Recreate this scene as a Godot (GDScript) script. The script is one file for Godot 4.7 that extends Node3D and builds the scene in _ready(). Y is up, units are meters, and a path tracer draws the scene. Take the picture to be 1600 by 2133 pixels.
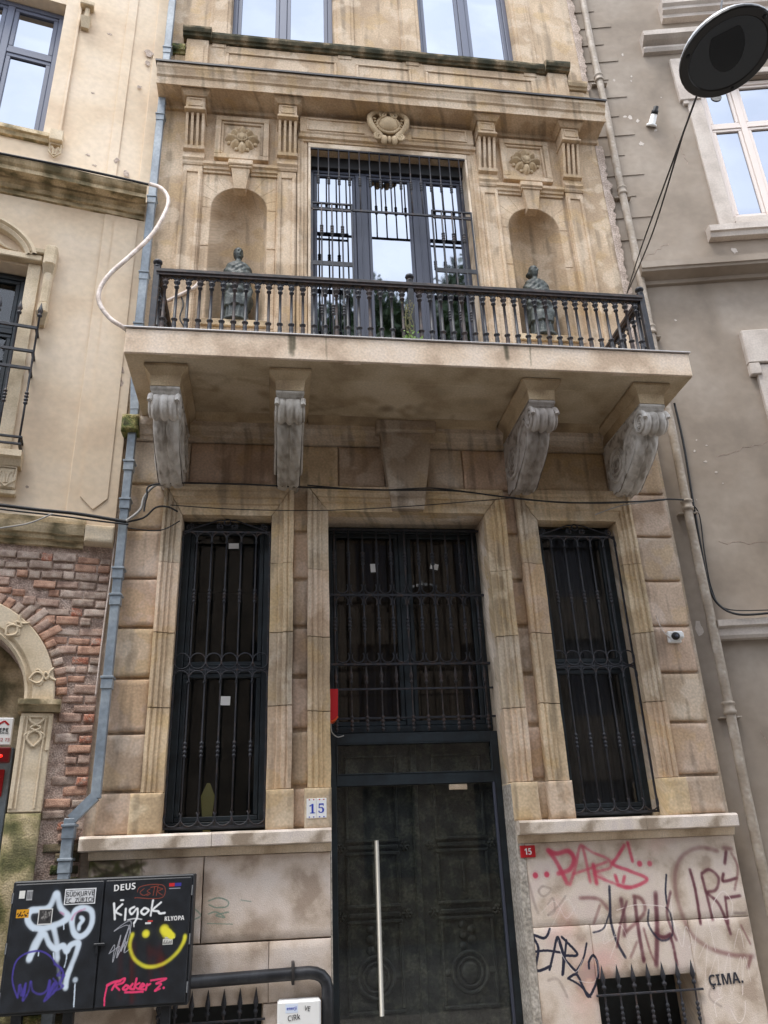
extends Node3D
# A weathered limestone townhouse front between a cream plaster neighbour and a taupe stucco neighbour, under an overcast sky.

var M := {}
var base_of := {}
var taken := {}
var UX := -2.4
var UY := 0.0
var UW := 7.8
var UH := 15.6
var UK := 0.9
var UKX := 0.9
var jit := FastNoiseLite.new()
var CX := 1.43

# ---------------------------------------------------------------- small helpers
func S(smooth := false) -> SurfaceTool:
	var st := SurfaceTool.new()
	st.begin(Mesh.PRIMITIVE_TRIANGLES)
	st.set_smooth_group(0 if smooth else -1)
	return st

func uvr(x0: float, y0: float, w: float, h: float, k := 0.0, kx := -1.0) -> void:
	UX = x0; UY = y0; UW = w; UH = h; UK = k
	UKX = k if kx < 0.0 else kx

func uv_facade() -> void:
	uvr(-2.4, 0.0, 7.8, 15.6, 0.9, 0.35)

func vx(st: SurfaceTool, p: Vector3) -> void:
	st.set_uv(Vector2((p.x + UKX * p.z - UX) / UW, 1.0 - (p.y + UK * p.z - UY) / UH))
	st.add_vertex(p)

func tri(st: SurfaceTool, a: Vector3, b: Vector3, c: Vector3) -> void:
	vx(st, a); vx(st, c); vx(st, b)

func quad(st: SurfaceTool, a: Vector3, b: Vector3, c: Vector3, d: Vector3) -> void:
	tri(st, a, b, c); tri(st, a, c, d)

func tri_o(st: SurfaceTool, a: Vector3, b: Vector3, c: Vector3, m: Vector3) -> void:
	if (b - a).cross(c - a).dot((a + b + c) / 3.0 - m) >= 0.0:
		tri(st, a, b, c)
	else:
		tri(st, a, c, b)

func quad_o(st: SurfaceTool, a: Vector3, b: Vector3, c: Vector3, d: Vector3, m: Vector3) -> void:
	tri_o(st, a, b, c, m); tri_o(st, a, c, d, m)

# a box with chamfered edges between two corners
func cbox(st: SurfaceTool, lo: Vector3, hi: Vector3, b := 0.006) -> void:
	var c := (lo + hi) * 0.5
	var h := (hi - lo) * 0.5
	b = min(b, min(h.x, min(h.y, h.z)) * 0.6)
	var hv := [h.x, h.y, h.z]
	var P := func(k: int, s: Array) -> Vector3:
		var v := [0.0, 0.0, 0.0]
		for i in 3:
			v[i] = s[i] * (hv[i] if i == k else hv[i] - b)
		return c + Vector3(v[0], v[1], v[2])
	for k in 3:
		var l := (k + 1) % 3
		var m := (k + 2) % 3
		for s in [-1, 1]:
			var q := []
			for t in [[-1, -1], [1, -1], [1, 1], [-1, 1]]:
				var sg := [0, 0, 0]
				sg[k] = s; sg[l] = t[0]; sg[m] = t[1]
				q.append(P.call(k, sg))
			quad_o(st, q[0], q[1], q[2], q[3], c)
			for t in [-1, 1]:
				var s1 := [0, 0, 0]
				s1[k] = s; s1[l] = t; s1[m] = -1
				var s2 := s1.duplicate()
				s2[m] = 1
				quad_o(st, P.call(k, s1), P.call(k, s2), P.call(l, s2), P.call(l, s1), c)
	for a in [-1, 1]:
		for bb in [-1, 1]:
			for d in [-1, 1]:
				tri_o(st, P.call(0, [a, bb, d]), P.call(1, [a, bb, d]), P.call(2, [a, bb, d]), c)

func bx(st: SurfaceTool, x0: float, x1: float, y0: float, y1: float, z0: float, z1: float, b := 0.006) -> void:
	cbox(st, Vector3(x0, y0, z0), Vector3(x1, y1, z1), b)

# a dressed stone: front face as a fine uneven grid with worn edges, sides going back to z0
func stone(st: SurfaceTool, x0: float, x1: float, y0: float, y1: float, z0: float, z1: float, wear := 0.012, amp := 0.006, cell := 0.07) -> void:
	var nx: int = clampi(int((x1 - x0) / cell), 3, 40)
	var ny: int = clampi(int((y1 - y0) / cell), 3, 40)
	var g := []
	for j in ny + 3:
		var row := []
		for i in nx + 3:
			# one extra ring close to the border for the worn edge
			var fx: float = 0.0 if i == 0 else (1.0 if i == nx + 2 else clampf((i - 1.0) / nx, 0.0, 1.0))
			var fy: float = 0.0 if j == 0 else (1.0 if j == ny + 2 else clampf((j - 1.0) / ny, 0.0, 1.0))
			var px: float = lerpf(x0, x1, fx)
			var py: float = lerpf(y0, y1, fy)
			var e := 0.0
			if i == 1: px = x0 + wear
			if i == nx + 1: px = x1 - wear
			if j == 1: py = y0 + wear
			if j == ny + 1: py = y1 - wear
			if i == 0 or i == nx + 2: e += 1.0
			if j == 0 or j == ny + 2: e += 1.0
			var n := jit.get_noise_3d(px * 90.0, py * 90.0, z1 * 40.0)
			var n2 := jit.get_noise_3d(px * 30.0 + 500.0, py * 30.0, z1 * 40.0)
			var pz: float = z1 + n * amp + n2 * amp - (wear * (0.8 + 0.9 * maxf(0.0, n2)) if e > 0.0 else 0.0)
			if e > 0.0:
				px += n * wear * 0.35
				py += n2 * wear * 0.35
			row.append(Vector3(px, py, pz))
		g.append(row)
	for j in ny + 2:
		for i in nx + 2:
			quad(st, g[j][i], g[j][i + 1], g[j + 1][i + 1], g[j + 1][i])
	for i in nx + 2:
		for j in [0, ny + 2]:
			var a: Vector3 = g[j][i]
			var b: Vector3 = g[j][i + 1]
			if j == 0:
				quad(st, Vector3(a.x, a.y, z0), Vector3(b.x, b.y, z0), b, a)
			else:
				quad(st, a, b, Vector3(b.x, b.y, z0), Vector3(a.x, a.y, z0))
	for j in ny + 2:
		for i in [0, nx + 2]:
			var a: Vector3 = g[j][i]
			var b: Vector3 = g[j + 1][i]
			if i == 0:
				quad(st, Vector3(a.x, a.y, z0), a, b, Vector3(b.x, b.y, z0))
			else:
				quad(st, a, Vector3(a.x, a.y, z0), Vector3(b.x, b.y, z0), b)

# sweep a 2-D outline (a, b) straight along et; each end may be mitred: t = t_end + k_end * a
func extr(st: SurfaceTool, prof: Array, o: Vector3, ea: Vector3, eb: Vector3, et: Vector3, t0: float, t1: float, n := 1, amp := 0.0, k0 := 0.0, k1 := 0.0, cap := true) -> void:
	var rows := []
	for j in n + 1:
		var f := float(j) / n
		var row := []
		for p in prof:
			var t: float = lerpf(t0 + k0 * p.x, t1 + k1 * p.x, f)
			var q: Vector3 = o + ea * p.x + eb * p.y + et * t
			if amp > 0.0:
				q += eb * amp * jit.get_noise_3d(q.x * 60.0, q.y * 60.0, q.z * 60.0)
				q += ea * amp * jit.get_noise_3d(q.x * 60.0 + 99.0, q.y * 60.0, q.z * 60.0)
			row.append(q)
		rows.append(row)
	for j in n:
		for i in prof.size() - 1:
			quad(st, rows[j][i], rows[j + 1][i], rows[j + 1][i + 1], rows[j][i + 1])
	if cap:
		var pl := PackedVector2Array()
		for p in prof:
			pl.append(p)
		var ix := Geometry2D.triangulate_polygon(pl)
		for r in [0, n]:
			for i in range(0, ix.size(), 3):
				tri(st, rows[r][ix[i]], rows[r][ix[i + 1]], rows[r][ix[i + 2]])

func ext_x(st: SurfaceTool, prof: Array, x0: float, x1: float, amp := 0.0) -> void:   # prof in (z, y)
	extr(st, prof, Vector3.ZERO, Vector3.BACK, Vector3.UP, Vector3.RIGHT, x0, x1, maxi(1, int((x1 - x0) / 0.12)) if amp > 0.0 else 1, amp)

func frustum(st: SurfaceTool, a0: Vector3, a1: Vector3, y0: float, b0: Vector3, b1: Vector3, y1: float) -> void:  # bottom rect, top rect (x, z used)
	var m := (a0 + a1 + b0 + b1) * 0.25
	m.y = (y0 + y1) * 0.5
	var p := [Vector3(a0.x, y0, a0.z), Vector3(a1.x, y0, a0.z), Vector3(a1.x, y0, a1.z), Vector3(a0.x, y0, a1.z)]
	var q := [Vector3(b0.x, y1, b0.z), Vector3(b1.x, y1, b0.z), Vector3(b1.x, y1, b1.z), Vector3(b0.x, y1, b1.z)]
	for i in 4:
		var k := (i + 1) % 4
		quad_o(st, p[i], p[k], q[k], q[i], m)
	quad_o(st, p[0], p[1], p[2], p[3], m)
	quad_o(st, q[0], q[1], q[2], q[3], m)

func lathe(st: SurfaceTool, prof: Array, c: Vector3, n := 10, ax := Vector3.UP) -> void:   # prof in (radius, along axis)
	var e1 := ax.cross(Vector3(0.31, 0.17, 0.93)).normalized()
	var e2 := ax.cross(e1).normalized()
	for j in prof.size() - 1:
		for i in n:
			var a0 := TAU * i / n
			var a1 := TAU * (i + 1) / n
			var d0 := e1 * cos(a0) + e2 * sin(a0)
			var d1 := e1 * cos(a1) + e2 * sin(a1)
			var p: Vector2 = prof[j]
			var q: Vector2 = prof[j + 1]
			var A := c + ax * p.y + d0 * p.x
			var B := c + ax * p.y + d1 * p.x
			var C2 := c + ax * q.y + d1 * q.x
			var D := c + ax * q.y + d0 * q.x
			if p.x > 0.0001: tri(st, A, B, C2)
			if q.x > 0.0001: tri(st, A, C2, D)

func tube(st: SurfaceTool, pts: Array, r: float, n := 6, r1 := -1.0) -> void:
	if r1 < 0.0: r1 = r
	var rings := []
	var up := Vector3(0.123, 0.31, 0.94).normalized()
	for i in pts.size():
		var a: Vector3 = pts[maxi(0, i - 1)]
		var b: Vector3 = pts[mini(pts.size() - 1, i + 1)]
		var d := (b - a).normalized()
		var e1 := (up - d * up.dot(d)).normalized()
		var e2 := d.cross(e1)
		up = e1
		var rr := lerpf(r, r1, float(i) / maxi(1, pts.size() - 1))
		var ring := []
		for k in n:
			var t := TAU * k / n
			ring.append(pts[i] + (e1 * cos(t) + e2 * sin(t)) * rr)
		rings.append(ring)
	for i in pts.size() - 1:
		for k in n:
			var l := (k + 1) % n
			quad(st, rings[i][k], rings[i][l], rings[i + 1][l], rings[i + 1][k])
	for e in [0, pts.size() - 1]:
		for k in n:
			tri(st, pts[e], rings[e][k], rings[e][(k + 1) % n])

func curve(pts: Array, per := 8) -> Array:
	var out := []
	for i in pts.size() - 1:
		var a = pts[maxi(0, i - 1)]
		var d = pts[mini(pts.size() - 1, i + 2)]
		for k in per:
			out.append(pts[i].cubic_interpolate(pts[i + 1], a, d, float(k) / per))
	out.append(pts[pts.size() - 1])
	return out

func arc(c: Vector3, r: float, a0: float, a1: float, n := 10, ry := -1.0) -> Array:   # in the xy plane, degrees
	var out := []
	if ry < 0.0: ry = r
	for i in n + 1:
		var a := deg_to_rad(lerpf(a0, a1, float(i) / n))
		out.append(c + Vector3(cos(a) * r, sin(a) * ry, 0.0))
	return out

func spiral(c: Vector3, r0: float, r1: float, a0: float, a1: float, n := 24) -> Array:
	var out := []
	for i in n + 1:
		var f := float(i) / n
		var a := deg_to_rad(lerpf(a0, a1, f))
		var r := lerpf(r0, r1, f)
		out.append(c + Vector3(cos(a) * r, sin(a) * r, 0.0))
	return out

func ball(st: SurfaceTool, c: Vector3, r: Vector3, n := 12, m := 8) -> void:
	for j in m:
		for i in n:
			var f := func(ii: int, jj: int) -> Vector3:
				var t := TAU * ii / n
				var p := PI * jj / m - PI / 2.0
				return c + Vector3(cos(p) * cos(t) * r.x, sin(p) * r.y, cos(p) * sin(t) * r.z)
			quad(st, f.call(i, j), f.call(i + 1, j), f.call(i + 1, j + 1), f.call(i, j + 1))

# ---------------------------------------------------------------- nodes
func numbered(n: String) -> String:
	if not taken.has(n):
		taken[n] = 0
		return n
	taken[n] += 1
	return "%s_%03d" % [n, taken[n]]

func thing(called: String, label: String, category: String, at := Vector3.ZERO, group := "") -> Node3D:
	var o := Node3D.new()
	o.name = numbered(called)
	add_child(o)
	o.position = at
	o.set_meta("label", label)
	o.set_meta("category", category)
	if group: o.set_meta("group", group)
	base_of[o] = at
	return o

func mesh_of(st: SurfaceTool) -> ArrayMesh:
	st.generate_normals()
	return st.commit()

# a part of a thing (mesh in scene coordinates) or, under a part, a sub-part
func put(parent: Node3D, called: String, st: SurfaceTool, m: Material) -> MeshInstance3D:
	return inst(parent, called, mesh_of(st), m, Vector3.ZERO)

func inst(parent: Node3D, called: String, mesh: Mesh, m: Material, at: Vector3) -> MeshInstance3D:
	var o := MeshInstance3D.new()
	o.name = called
	o.mesh = mesh
	o.material_override = m
	o.position = at - (base_of[parent] if base_of.has(parent) else Vector3.ZERO)
	parent.add_child(o, true)
	return o

func pbox(parent: Node3D, called: String, m: Material, x0: float, x1: float, y0: float, y1: float, z0: float, z1: float, b := 0.006) -> MeshInstance3D:
	var st := S()
	bx(st, x0, x1, y0, y1, z0, z1, b)
	return put(parent, called, st, m)

func ground(called: String, st: SurfaceTool, m: Material) -> void:
	var o := MeshInstance3D.new()
	o.name = called
	o.mesh = mesh_of(st)
	o.material_override = m
	o.set_meta("kind", "structure")
	o.set_meta("label", called.replace("_", " ") + " along the narrow street in front of the houses")
	o.set_meta("category", called.replace("_", " "))
	add_child(o)

func text(parent: Node3D, called: String, s: String, h: float, m: Material, at: Vector3, font := "Droid Sans", bold := true, italic := false, turn := 0.0, stretch := 1.0) -> void:
	var f := SystemFont.new()
	f.font_names = PackedStringArray([font])
	f.font_weight = 700 if bold else 400
	f.font_italic = italic
	var t := TextMesh.new()
	t.text = s
	t.font = f
	t.font_size = 64
	t.pixel_size = h / 47.0
	t.depth = 0.0015
	var o := MeshInstance3D.new()
	o.name = called
	o.mesh = t
	o.material_override = m
	o.position = at - (base_of[parent] if base_of.has(parent) else Vector3.ZERO)
	o.rotation.z = turn
	o.scale = Vector3(stretch, 1, 1)
	parent.add_child(o, true)

# ---------------------------------------------------------------- computed textures
func noise_bytes(w: int, h: int, sd: int, f: float, oct := 4, seamless := false, type := FastNoiseLite.TYPE_SIMPLEX_SMOOTH) -> PackedByteArray:
	var n := FastNoiseLite.new()
	n.seed = sd
	n.noise_type = type
	n.frequency = f
	n.fractal_octaves = oct
	var im: Image = n.get_seamless_image(w, h) if seamless else n.get_image(w, h)
	im.convert(Image.FORMAT_L8)
	return im.get_data()

func ramp_image(w: int, a: PackedByteArray, b: PackedByteArray, cols: Array, fine := 0.35) -> Image:
	# a: coarse noise picks the colour along cols, b: fine noise makes it lighter or darker
	var lut := PackedByteArray()
	lut.resize(768)
	for i in 256:
		var t: float = clampf((i / 255.0 - 0.2) / 0.6, 0.0, 0.9999) * (cols.size() - 1)
		var c: Color = (cols[int(t)] as Color).lerp(cols[int(t) + 1], t - int(t))
		lut[i * 3] = int(c.r * 255.0); lut[i * 3 + 1] = int(c.g * 255.0); lut[i * 3 + 2] = int(c.b * 255.0)
	var d := PackedByteArray()
	d.resize(a.size() * 3)
	for i in a.size():
		var k := a[i] * 3
		var g := 1.0 + (b[i] - 128) / 128.0 * fine
		d[i * 3] = mini(255, int(lut[k] * g))
		d[i * 3 + 1] = mini(255, int(lut[k + 1] * g))
		d[i * 3 + 2] = mini(255, int(lut[k + 2] * g))
	return Image.create_from_data(w, a.size() / w, false, Image.FORMAT_RGB8, d)

func tex(im: Image) -> ImageTexture:
	im.generate_mipmaps()
	return ImageTexture.create_from_image(im)

func mat(c: Color, rough := 0.8, metal := 0.0) -> StandardMaterial3D:
	var m := StandardMaterial3D.new()
	m.albedo_color = c
	m.roughness = rough
	m.metallic = metal
	return m

# a world-triplanar material: colour ramp over noise and a fine relief
func tmat(sd: int, cols: Array, size_m: float, rough := 0.9, relief := 0.5, f1 := 0.006, f2 := 0.05, fine := 0.25, px := 512) -> StandardMaterial3D:
	var a := noise_bytes(px, px, sd, f1, 5, true)
	var b := noise_bytes(px, px, sd + 7, f2, 3, true)
	var m := mat(Color.WHITE, rough)
	m.albedo_texture = tex(ramp_image(px, a, b, cols, fine))
	m.uv1_triplanar = true
	m.uv1_world_triplanar = true
	m.uv1_scale = Vector3.ONE / size_m
	if relief > 0.0:
		m.heightmap_enabled = true
		m.heightmap_scale = relief
		m.heightmap_texture = tex(Image.create_from_data(px, px, false, Image.FORMAT_L8, b))
	return m

func tint(m: StandardMaterial3D, c: Color) -> StandardMaterial3D:
	var o: StandardMaterial3D = m.duplicate()
	o.albedo_color = c
	return o

# a soft round spray stamp, drawn along a smoothed line; points in metres on the panel
func spray(im: Image, pts: Array, col: Color, r: float, ppm: float, soft := 0.5, alpha := 0.6) -> void:
	var R := maxi(1, int(ceil(r * ppm)))
	var br := Image.create(2 * R + 1, 2 * R + 1, false, Image.FORMAT_RGBA8)
	for y in 2 * R + 1:
		for x in 2 * R + 1:
			var d := Vector2(x - R, y - R).length() / (r * ppm + 0.3)
			var a := clampf((1.0 - d) / maxf(soft, 0.05), 0.0, 1.0) * alpha
			br.set_pixel(x, y, Color(col.r, col.g, col.b, a))
	var line: Array = curve(pts, 10) if pts.size() > 2 else pts
	var step := maxf(1.0, R * 0.35)
	for i in line.size() - 1:
		var a: Vector2 = line[i] * ppm
		var b: Vector2 = line[i + 1] * ppm
		var n := maxi(1, int(a.distance_to(b) / step))
		for k in n:
			var p := a.lerp(b, float(k) / n)
			im.blend_rect(br, Rect2i(0, 0, 2 * R + 1, 2 * R + 1), Vector2i(int(p.x) - R, im.get_height() - int(p.y) - R))
	if line.size() == 1:
		var p: Vector2 = line[0] * ppm
		for k in 4:
			im.blend_rect(br, Rect2i(0, 0, 2 * R + 1, 2 * R + 1), Vector2i(int(p.x) - R, im.get_height() - int(p.y) - R))

func vs(a: Array) -> Array:   # flat list of numbers to points
	var o := []
	for i in range(0, a.size(), 2):
		o.append(Vector2(a[i], a[i + 1]))
	return o

const CABINET_SPRAY := [
	[Color(0.84, 0.89, 0.93), 0.0576, 1.00, 0.05, [0.203,0.392,0.228,0.499,0.273,0.606,0.201,0.628,0.154,0.686,0.165,0.75,0.224,0.757,0.312,0.772,0.36,0.874,0.403,0.768,0.471,0.699,0.436,0.659,0.35,0.63,0.273,0.611]],
	[Color(0.84, 0.89, 0.93), 0.0528, 1.00, 0.05, [0.366,0.62,0.404,0.508,0.425,0.38]],
	[Color(0.84, 0.89, 0.93), 0.0384, 1.00, 0.02, [0.425,0.38,0.452,0.271,0.492,0.181]],
	[Color(0.84, 0.89, 0.93), 0.0504, 1.00, 0.05, [0.202,0.401,0.249,0.488,0.297,0.577,0.346,0.502,0.4,0.463,0.457,0.483,0.491,0.44,0.516,0.484,0.576,0.498,0.571,0.436,0.535,0.321,0.515,0.25,0.513,0.171]],
	[Color(0.84, 0.89, 0.93), 0.0528, 1.00, 0.05, [0.506,0.655,0.523,0.734,0.586,0.755,0.655,0.728,0.669,0.643,0.636,0.57,0.579,0.541,0.531,0.575,0.506,0.655]],
	[Color(0.84, 0.89, 0.93), 0.0384, 1.00, 0.04, [0.574,0.685,0.596,0.665,0.57,0.629,0.569,0.592]],
	[Color(0.84, 0.89, 0.93), 0.0528, 1.00, 0.07, [0.582,0.231,0.584,0.211]],
	[Color(0.84, 0.89, 0.93), 0.0144, 1.00, 0.06, [0.583,0.202,0.588,0.114,0.591,0.04]],
	[Color(0.84, 0.89, 0.93), 0.0120, 1.00, 0.05, [0.273,0.451,0.273,0.415]],
	[Color(0.84, 0.89, 0.93), 0.0144, 1.00, 0.05, [0.493,0.44,0.494,0.377,0.485,0.323]],
	[Color(0.84, 0.89, 0.93), 0.0120, 1.00, 0.05, [0.201,0.628,0.207,0.6]],
	[Color(0.84, 0.89, 0.93), 0.0120, 1.00, 0.05, [0.442,0.654,0.45,0.598]],
	[Color(0.84, 0.89, 0.93), 0.0144, 1.00, 0.05, [0.388,0.436,0.398,0.382]],
	[Color(0.29, 0.24, 0.59), 0.0180, 1.00, 0.05, [0.152,0.13,0.106,0.22,0.091,0.291,0.106,0.388,0.177,0.442,0.283,0.452,0.367,0.41,0.413,0.354,0.479,0.297,0.47,0.209]],
	[Color(0.29, 0.24, 0.59), 0.0220, 1.00, 0.04, [0.151,0.135,0.158,0.221,0.193,0.145,0.201,0.228,0.193,0.111,0.228,0.169,0.238,0.239,0.263,0.172,0.322,0.147,0.368,0.17,0.383,0.24,0.383,0.126,0.42,0.22,0.358,0.097,0.448,0.188,0.405,0.256]],
	[Color(0.29, 0.24, 0.59), 0.0240, 1.00, 0.04, [0.403,0.354,0.467,0.315,0.438,0.272,0.492,0.269,0.459,0.218,0.491,0.19,0.417,0.159]],
	[Color(0.29, 0.24, 0.59), 0.0240, 1.00, 0.04, [0.149,0.217,0.178,0.146,0.198,0.215,0.199,0.136]],
	[Color(0.29, 0.24, 0.59), 0.0280, 1.00, 0.04, [0.389,0.231,0.39,0.143,0.43,0.211,0.42,0.141]],
	[Color(0.93, 0.89, 0.24), 0.0420, 1.00, 0.04, [1.007,0.543,0.989,0.461,1.027,0.367,1.103,0.309,1.184,0.293,1.284,0.317,1.371,0.381,1.423,0.457,1.435,0.513]],
	[Color(0.93, 0.89, 0.24), 0.0680, 1.00, 0.06, [1.113,0.538]],
	[Color(0.93, 0.89, 0.24), 0.0840, 1.00, 0.06, [1.261,0.563]],
	[Color(0.93, 0.89, 0.24), 0.0840, 1.00, 0.05, [1.279,0.534]],
	[Color(0.93, 0.89, 0.24), 0.0600, 1.00, 0.04, [1.31,0.528]],
	[Color(0.36, 0.09, 0.09), 0.0324, 1.00, 0.10, [0.916,0.483,0.944,0.068]],
	[Color(0.36, 0.09, 0.09), 0.0378, 1.00, 0.14, [1.018,0.478,1.046,0.036]],
	[Color(0.36, 0.09, 0.09), 0.0324, 1.00, 0.12, [1.142,0.453,1.187,0.125]],
	[Color(0.36, 0.09, 0.09), 0.0324, 1.00, 0.12, [1.234,0.448,1.271,0.209]],
	[Color(0.36, 0.09, 0.09), 0.0216, 1.00, 0.16, [1.007,0.368,1.041,0.036]],
	[Color(0.36, 0.09, 0.09), 0.0540, 1.00, 0.14, [1.165,0.415,1.262,0.337,1.204,0.303]],
	[Color(0.24, 0.31, 0.39), 0.0324, 1.00, 0.08, [0.344,0.922,0.369,0.845]],
	[Color(0.84, 0.89, 0.93), 0.0311, 0.57, 0.60, [0.203,0.392,0.228,0.499,0.273,0.606,0.201,0.628,0.154,0.686,0.165,0.75,0.224,0.757,0.312,0.772,0.36,0.874,0.403,0.768,0.471,0.699,0.436,0.659,0.35,0.63,0.273,0.611]],
	[Color(0.84, 0.89, 0.93), 0.0285, 0.57, 0.60, [0.366,0.62,0.404,0.508,0.425,0.38]],
	[Color(0.84, 0.89, 0.93), 0.0207, 0.82, 0.25, [0.425,0.38,0.452,0.271,0.492,0.181]],
	[Color(0.84, 0.89, 0.93), 0.0272, 0.57, 0.60, [0.202,0.401,0.249,0.488,0.297,0.577,0.346,0.502,0.4,0.463,0.457,0.483,0.491,0.44,0.516,0.484,0.576,0.498,0.571,0.436,0.535,0.321,0.515,0.25,0.513,0.171]],
	[Color(0.84, 0.89, 0.93), 0.0285, 0.57, 0.60, [0.506,0.655,0.523,0.734,0.586,0.755,0.655,0.728,0.669,0.643,0.636,0.57,0.579,0.541,0.531,0.575,0.506,0.655]],
	[Color(0.84, 0.89, 0.93), 0.0207, 0.72, 0.50, [0.574,0.685,0.596,0.665,0.57,0.629,0.569,0.592]],
	[Color(0.84, 0.89, 0.93), 0.0285, 0.52, 0.80, [0.582,0.231,0.584,0.211]],
	[Color(0.84, 0.89, 0.93), 0.0078, 0.62, 0.70, [0.583,0.202,0.588,0.114,0.591,0.04]],
	[Color(0.84, 0.89, 0.93), 0.0065, 0.62, 0.60, [0.273,0.451,0.273,0.415]],
	[Color(0.84, 0.89, 0.93), 0.0078, 0.62, 0.60, [0.493,0.44,0.494,0.377,0.485,0.323]],
	[Color(0.84, 0.89, 0.93), 0.0065, 0.62, 0.60, [0.201,0.628,0.207,0.6]],
	[Color(0.84, 0.89, 0.93), 0.0065, 0.62, 0.60, [0.442,0.654,0.45,0.598]],
	[Color(0.84, 0.89, 0.93), 0.0078, 0.62, 0.60, [0.388,0.436,0.398,0.382]],
	[Color(0.78, 0.43, 0.59), 0.0130, 0.92, 0.25, [0.505,0.669,0.53,0.715,0.607,0.749]],
	[Color(0.78, 0.43, 0.59), 0.0130, 0.92, 0.25, [0.407,0.73,0.44,0.71]],
	[Color(0.29, 0.24, 0.59), 0.0097, 0.62, 0.60, [0.152,0.13,0.106,0.22,0.091,0.291,0.106,0.388,0.177,0.442,0.283,0.452,0.367,0.41,0.413,0.354,0.479,0.297,0.47,0.209]],
	[Color(0.29, 0.24, 0.59), 0.0119, 0.72, 0.50, [0.151,0.135,0.158,0.221,0.193,0.145,0.201,0.228,0.193,0.111,0.228,0.169,0.238,0.239,0.263,0.172,0.322,0.147,0.368,0.17,0.383,0.24,0.383,0.126,0.42,0.22,0.358,0.097,0.448,0.188,0.405,0.256]],
	[Color(0.29, 0.24, 0.59), 0.0130, 0.82, 0.40, [0.403,0.354,0.467,0.315,0.438,0.272,0.492,0.269,0.459,0.218,0.491,0.19,0.417,0.159]],
	[Color(0.29, 0.24, 0.59), 0.0130, 0.82, 0.40, [0.149,0.217,0.178,0.146,0.198,0.215,0.199,0.136]],
	[Color(0.29, 0.24, 0.59), 0.0151, 0.82, 0.40, [0.389,0.231,0.39,0.143,0.43,0.211,0.42,0.141]],
	[Color(0.94, 0.94, 0.93), 0.0119, 0.52, 0.80, [0.833,0.777,0.842,0.72,0.852,0.653]],
	[Color(0.94, 0.94, 0.93), 0.0108, 0.52, 0.80, [0.903,0.769,0.854,0.717,0.904,0.686]],
	[Color(0.94, 0.94, 0.93), 0.0108, 0.52, 0.80, [0.933,0.734,0.933,0.642]],
	[Color(0.94, 0.94, 0.93), 0.0086, 0.52, 0.80, [0.886,0.799,0.912,0.798]],
	[Color(0.94, 0.94, 0.93), 0.0108, 0.52, 0.80, [1.002,0.743,0.966,0.723,0.985,0.689,1.027,0.73,1.031,0.664,1.008,0.618]],
	[Color(0.94, 0.94, 0.93), 0.0108, 0.52, 0.80, [1.084,0.732,1.06,0.705,1.088,0.682,1.122,0.712,1.089,0.732]],
	[Color(0.94, 0.94, 0.93), 0.0108, 0.52, 0.80, [1.152,0.787,1.146,0.734,1.141,0.666]],
	[Color(0.94, 0.94, 0.93), 0.0108, 0.52, 0.80, [1.221,0.769,1.155,0.713,1.2,0.701,1.214,0.685,1.26,0.687]],
	[Color(0.94, 0.94, 0.93), 0.0076, 0.72, 0.50, [0.953,0.647,1.013,0.655,1.075,0.646]],
	[Color(0.94, 0.94, 0.93), 0.0065, 0.62, 0.60, [1.007,0.627,1.012,0.591]],
	[Color(0.67, 0.67, 0.69), 0.0043, 0.62, 0.60, [0.828,0.405,0.868,0.467,0.864,0.343,0.911,0.538,0.894,0.372,0.976,0.61,0.924,0.418,0.952,0.536,0.948,0.417,0.984,0.636,0.853,0.569,0.956,0.609,0.993,0.534]],
	[Color(0.67, 0.67, 0.69), 0.0043, 0.62, 0.60, [0.833,0.409,0.909,0.455,0.895,0.392,0.966,0.489,0.948,0.408,0.992,0.433]],
	[Color(0.93, 0.89, 0.24), 0.0227, 0.82, 0.50, [1.007,0.543,0.989,0.461,1.027,0.367,1.103,0.309,1.184,0.293,1.284,0.317,1.371,0.381,1.423,0.457,1.435,0.513]],
	[Color(0.93, 0.89, 0.24), 0.0367, 0.72, 0.70, [1.113,0.538]],
	[Color(0.93, 0.89, 0.24), 0.0454, 0.72, 0.70, [1.261,0.563]],
	[Color(0.93, 0.89, 0.24), 0.0454, 0.72, 0.60, [1.279,0.534]],
	[Color(0.93, 0.89, 0.24), 0.0324, 0.82, 0.50, [1.31,0.528]],
	[Color(0.91, 0.24, 0.43), 0.0086, 0.52, 0.80, [0.827,0.04,0.825,0.101,0.837,0.179]],
	[Color(0.91, 0.24, 0.43), 0.0130, 0.52, 0.80, [0.835,0.178,0.883,0.199,0.942,0.205]],
	[Color(0.91, 0.24, 0.43), 0.0108, 0.52, 0.80, [0.912,0.207,0.873,0.142]],
	[Color(0.91, 0.24, 0.43), 0.0108, 0.52, 0.80, [0.917,0.202,0.97,0.221,0.958,0.191,0.905,0.174,0.938,0.14]],
	[Color(0.91, 0.24, 0.43), 0.0108, 0.52, 0.80, [0.984,0.173,0.962,0.15,0.987,0.14,1.005,0.161,0.984,0.173]],
	[Color(0.91, 0.24, 0.43), 0.0108, 0.52, 0.80, [1.038,0.179,1.016,0.152,1.042,0.14]],
	[Color(0.91, 0.24, 0.43), 0.0108, 0.52, 0.80, [1.065,0.216,1.049,0.136]],
	[Color(0.91, 0.24, 0.43), 0.0097, 0.52, 0.80, [1.091,0.182,1.057,0.163,1.087,0.137]],
	[Color(0.91, 0.24, 0.43), 0.0108, 0.52, 0.80, [1.101,0.149,1.129,0.163,1.112,0.175,1.094,0.143,1.132,0.135]],
	[Color(0.91, 0.24, 0.43), 0.0108, 0.52, 0.80, [1.152,0.173,1.142,0.125]],
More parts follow.
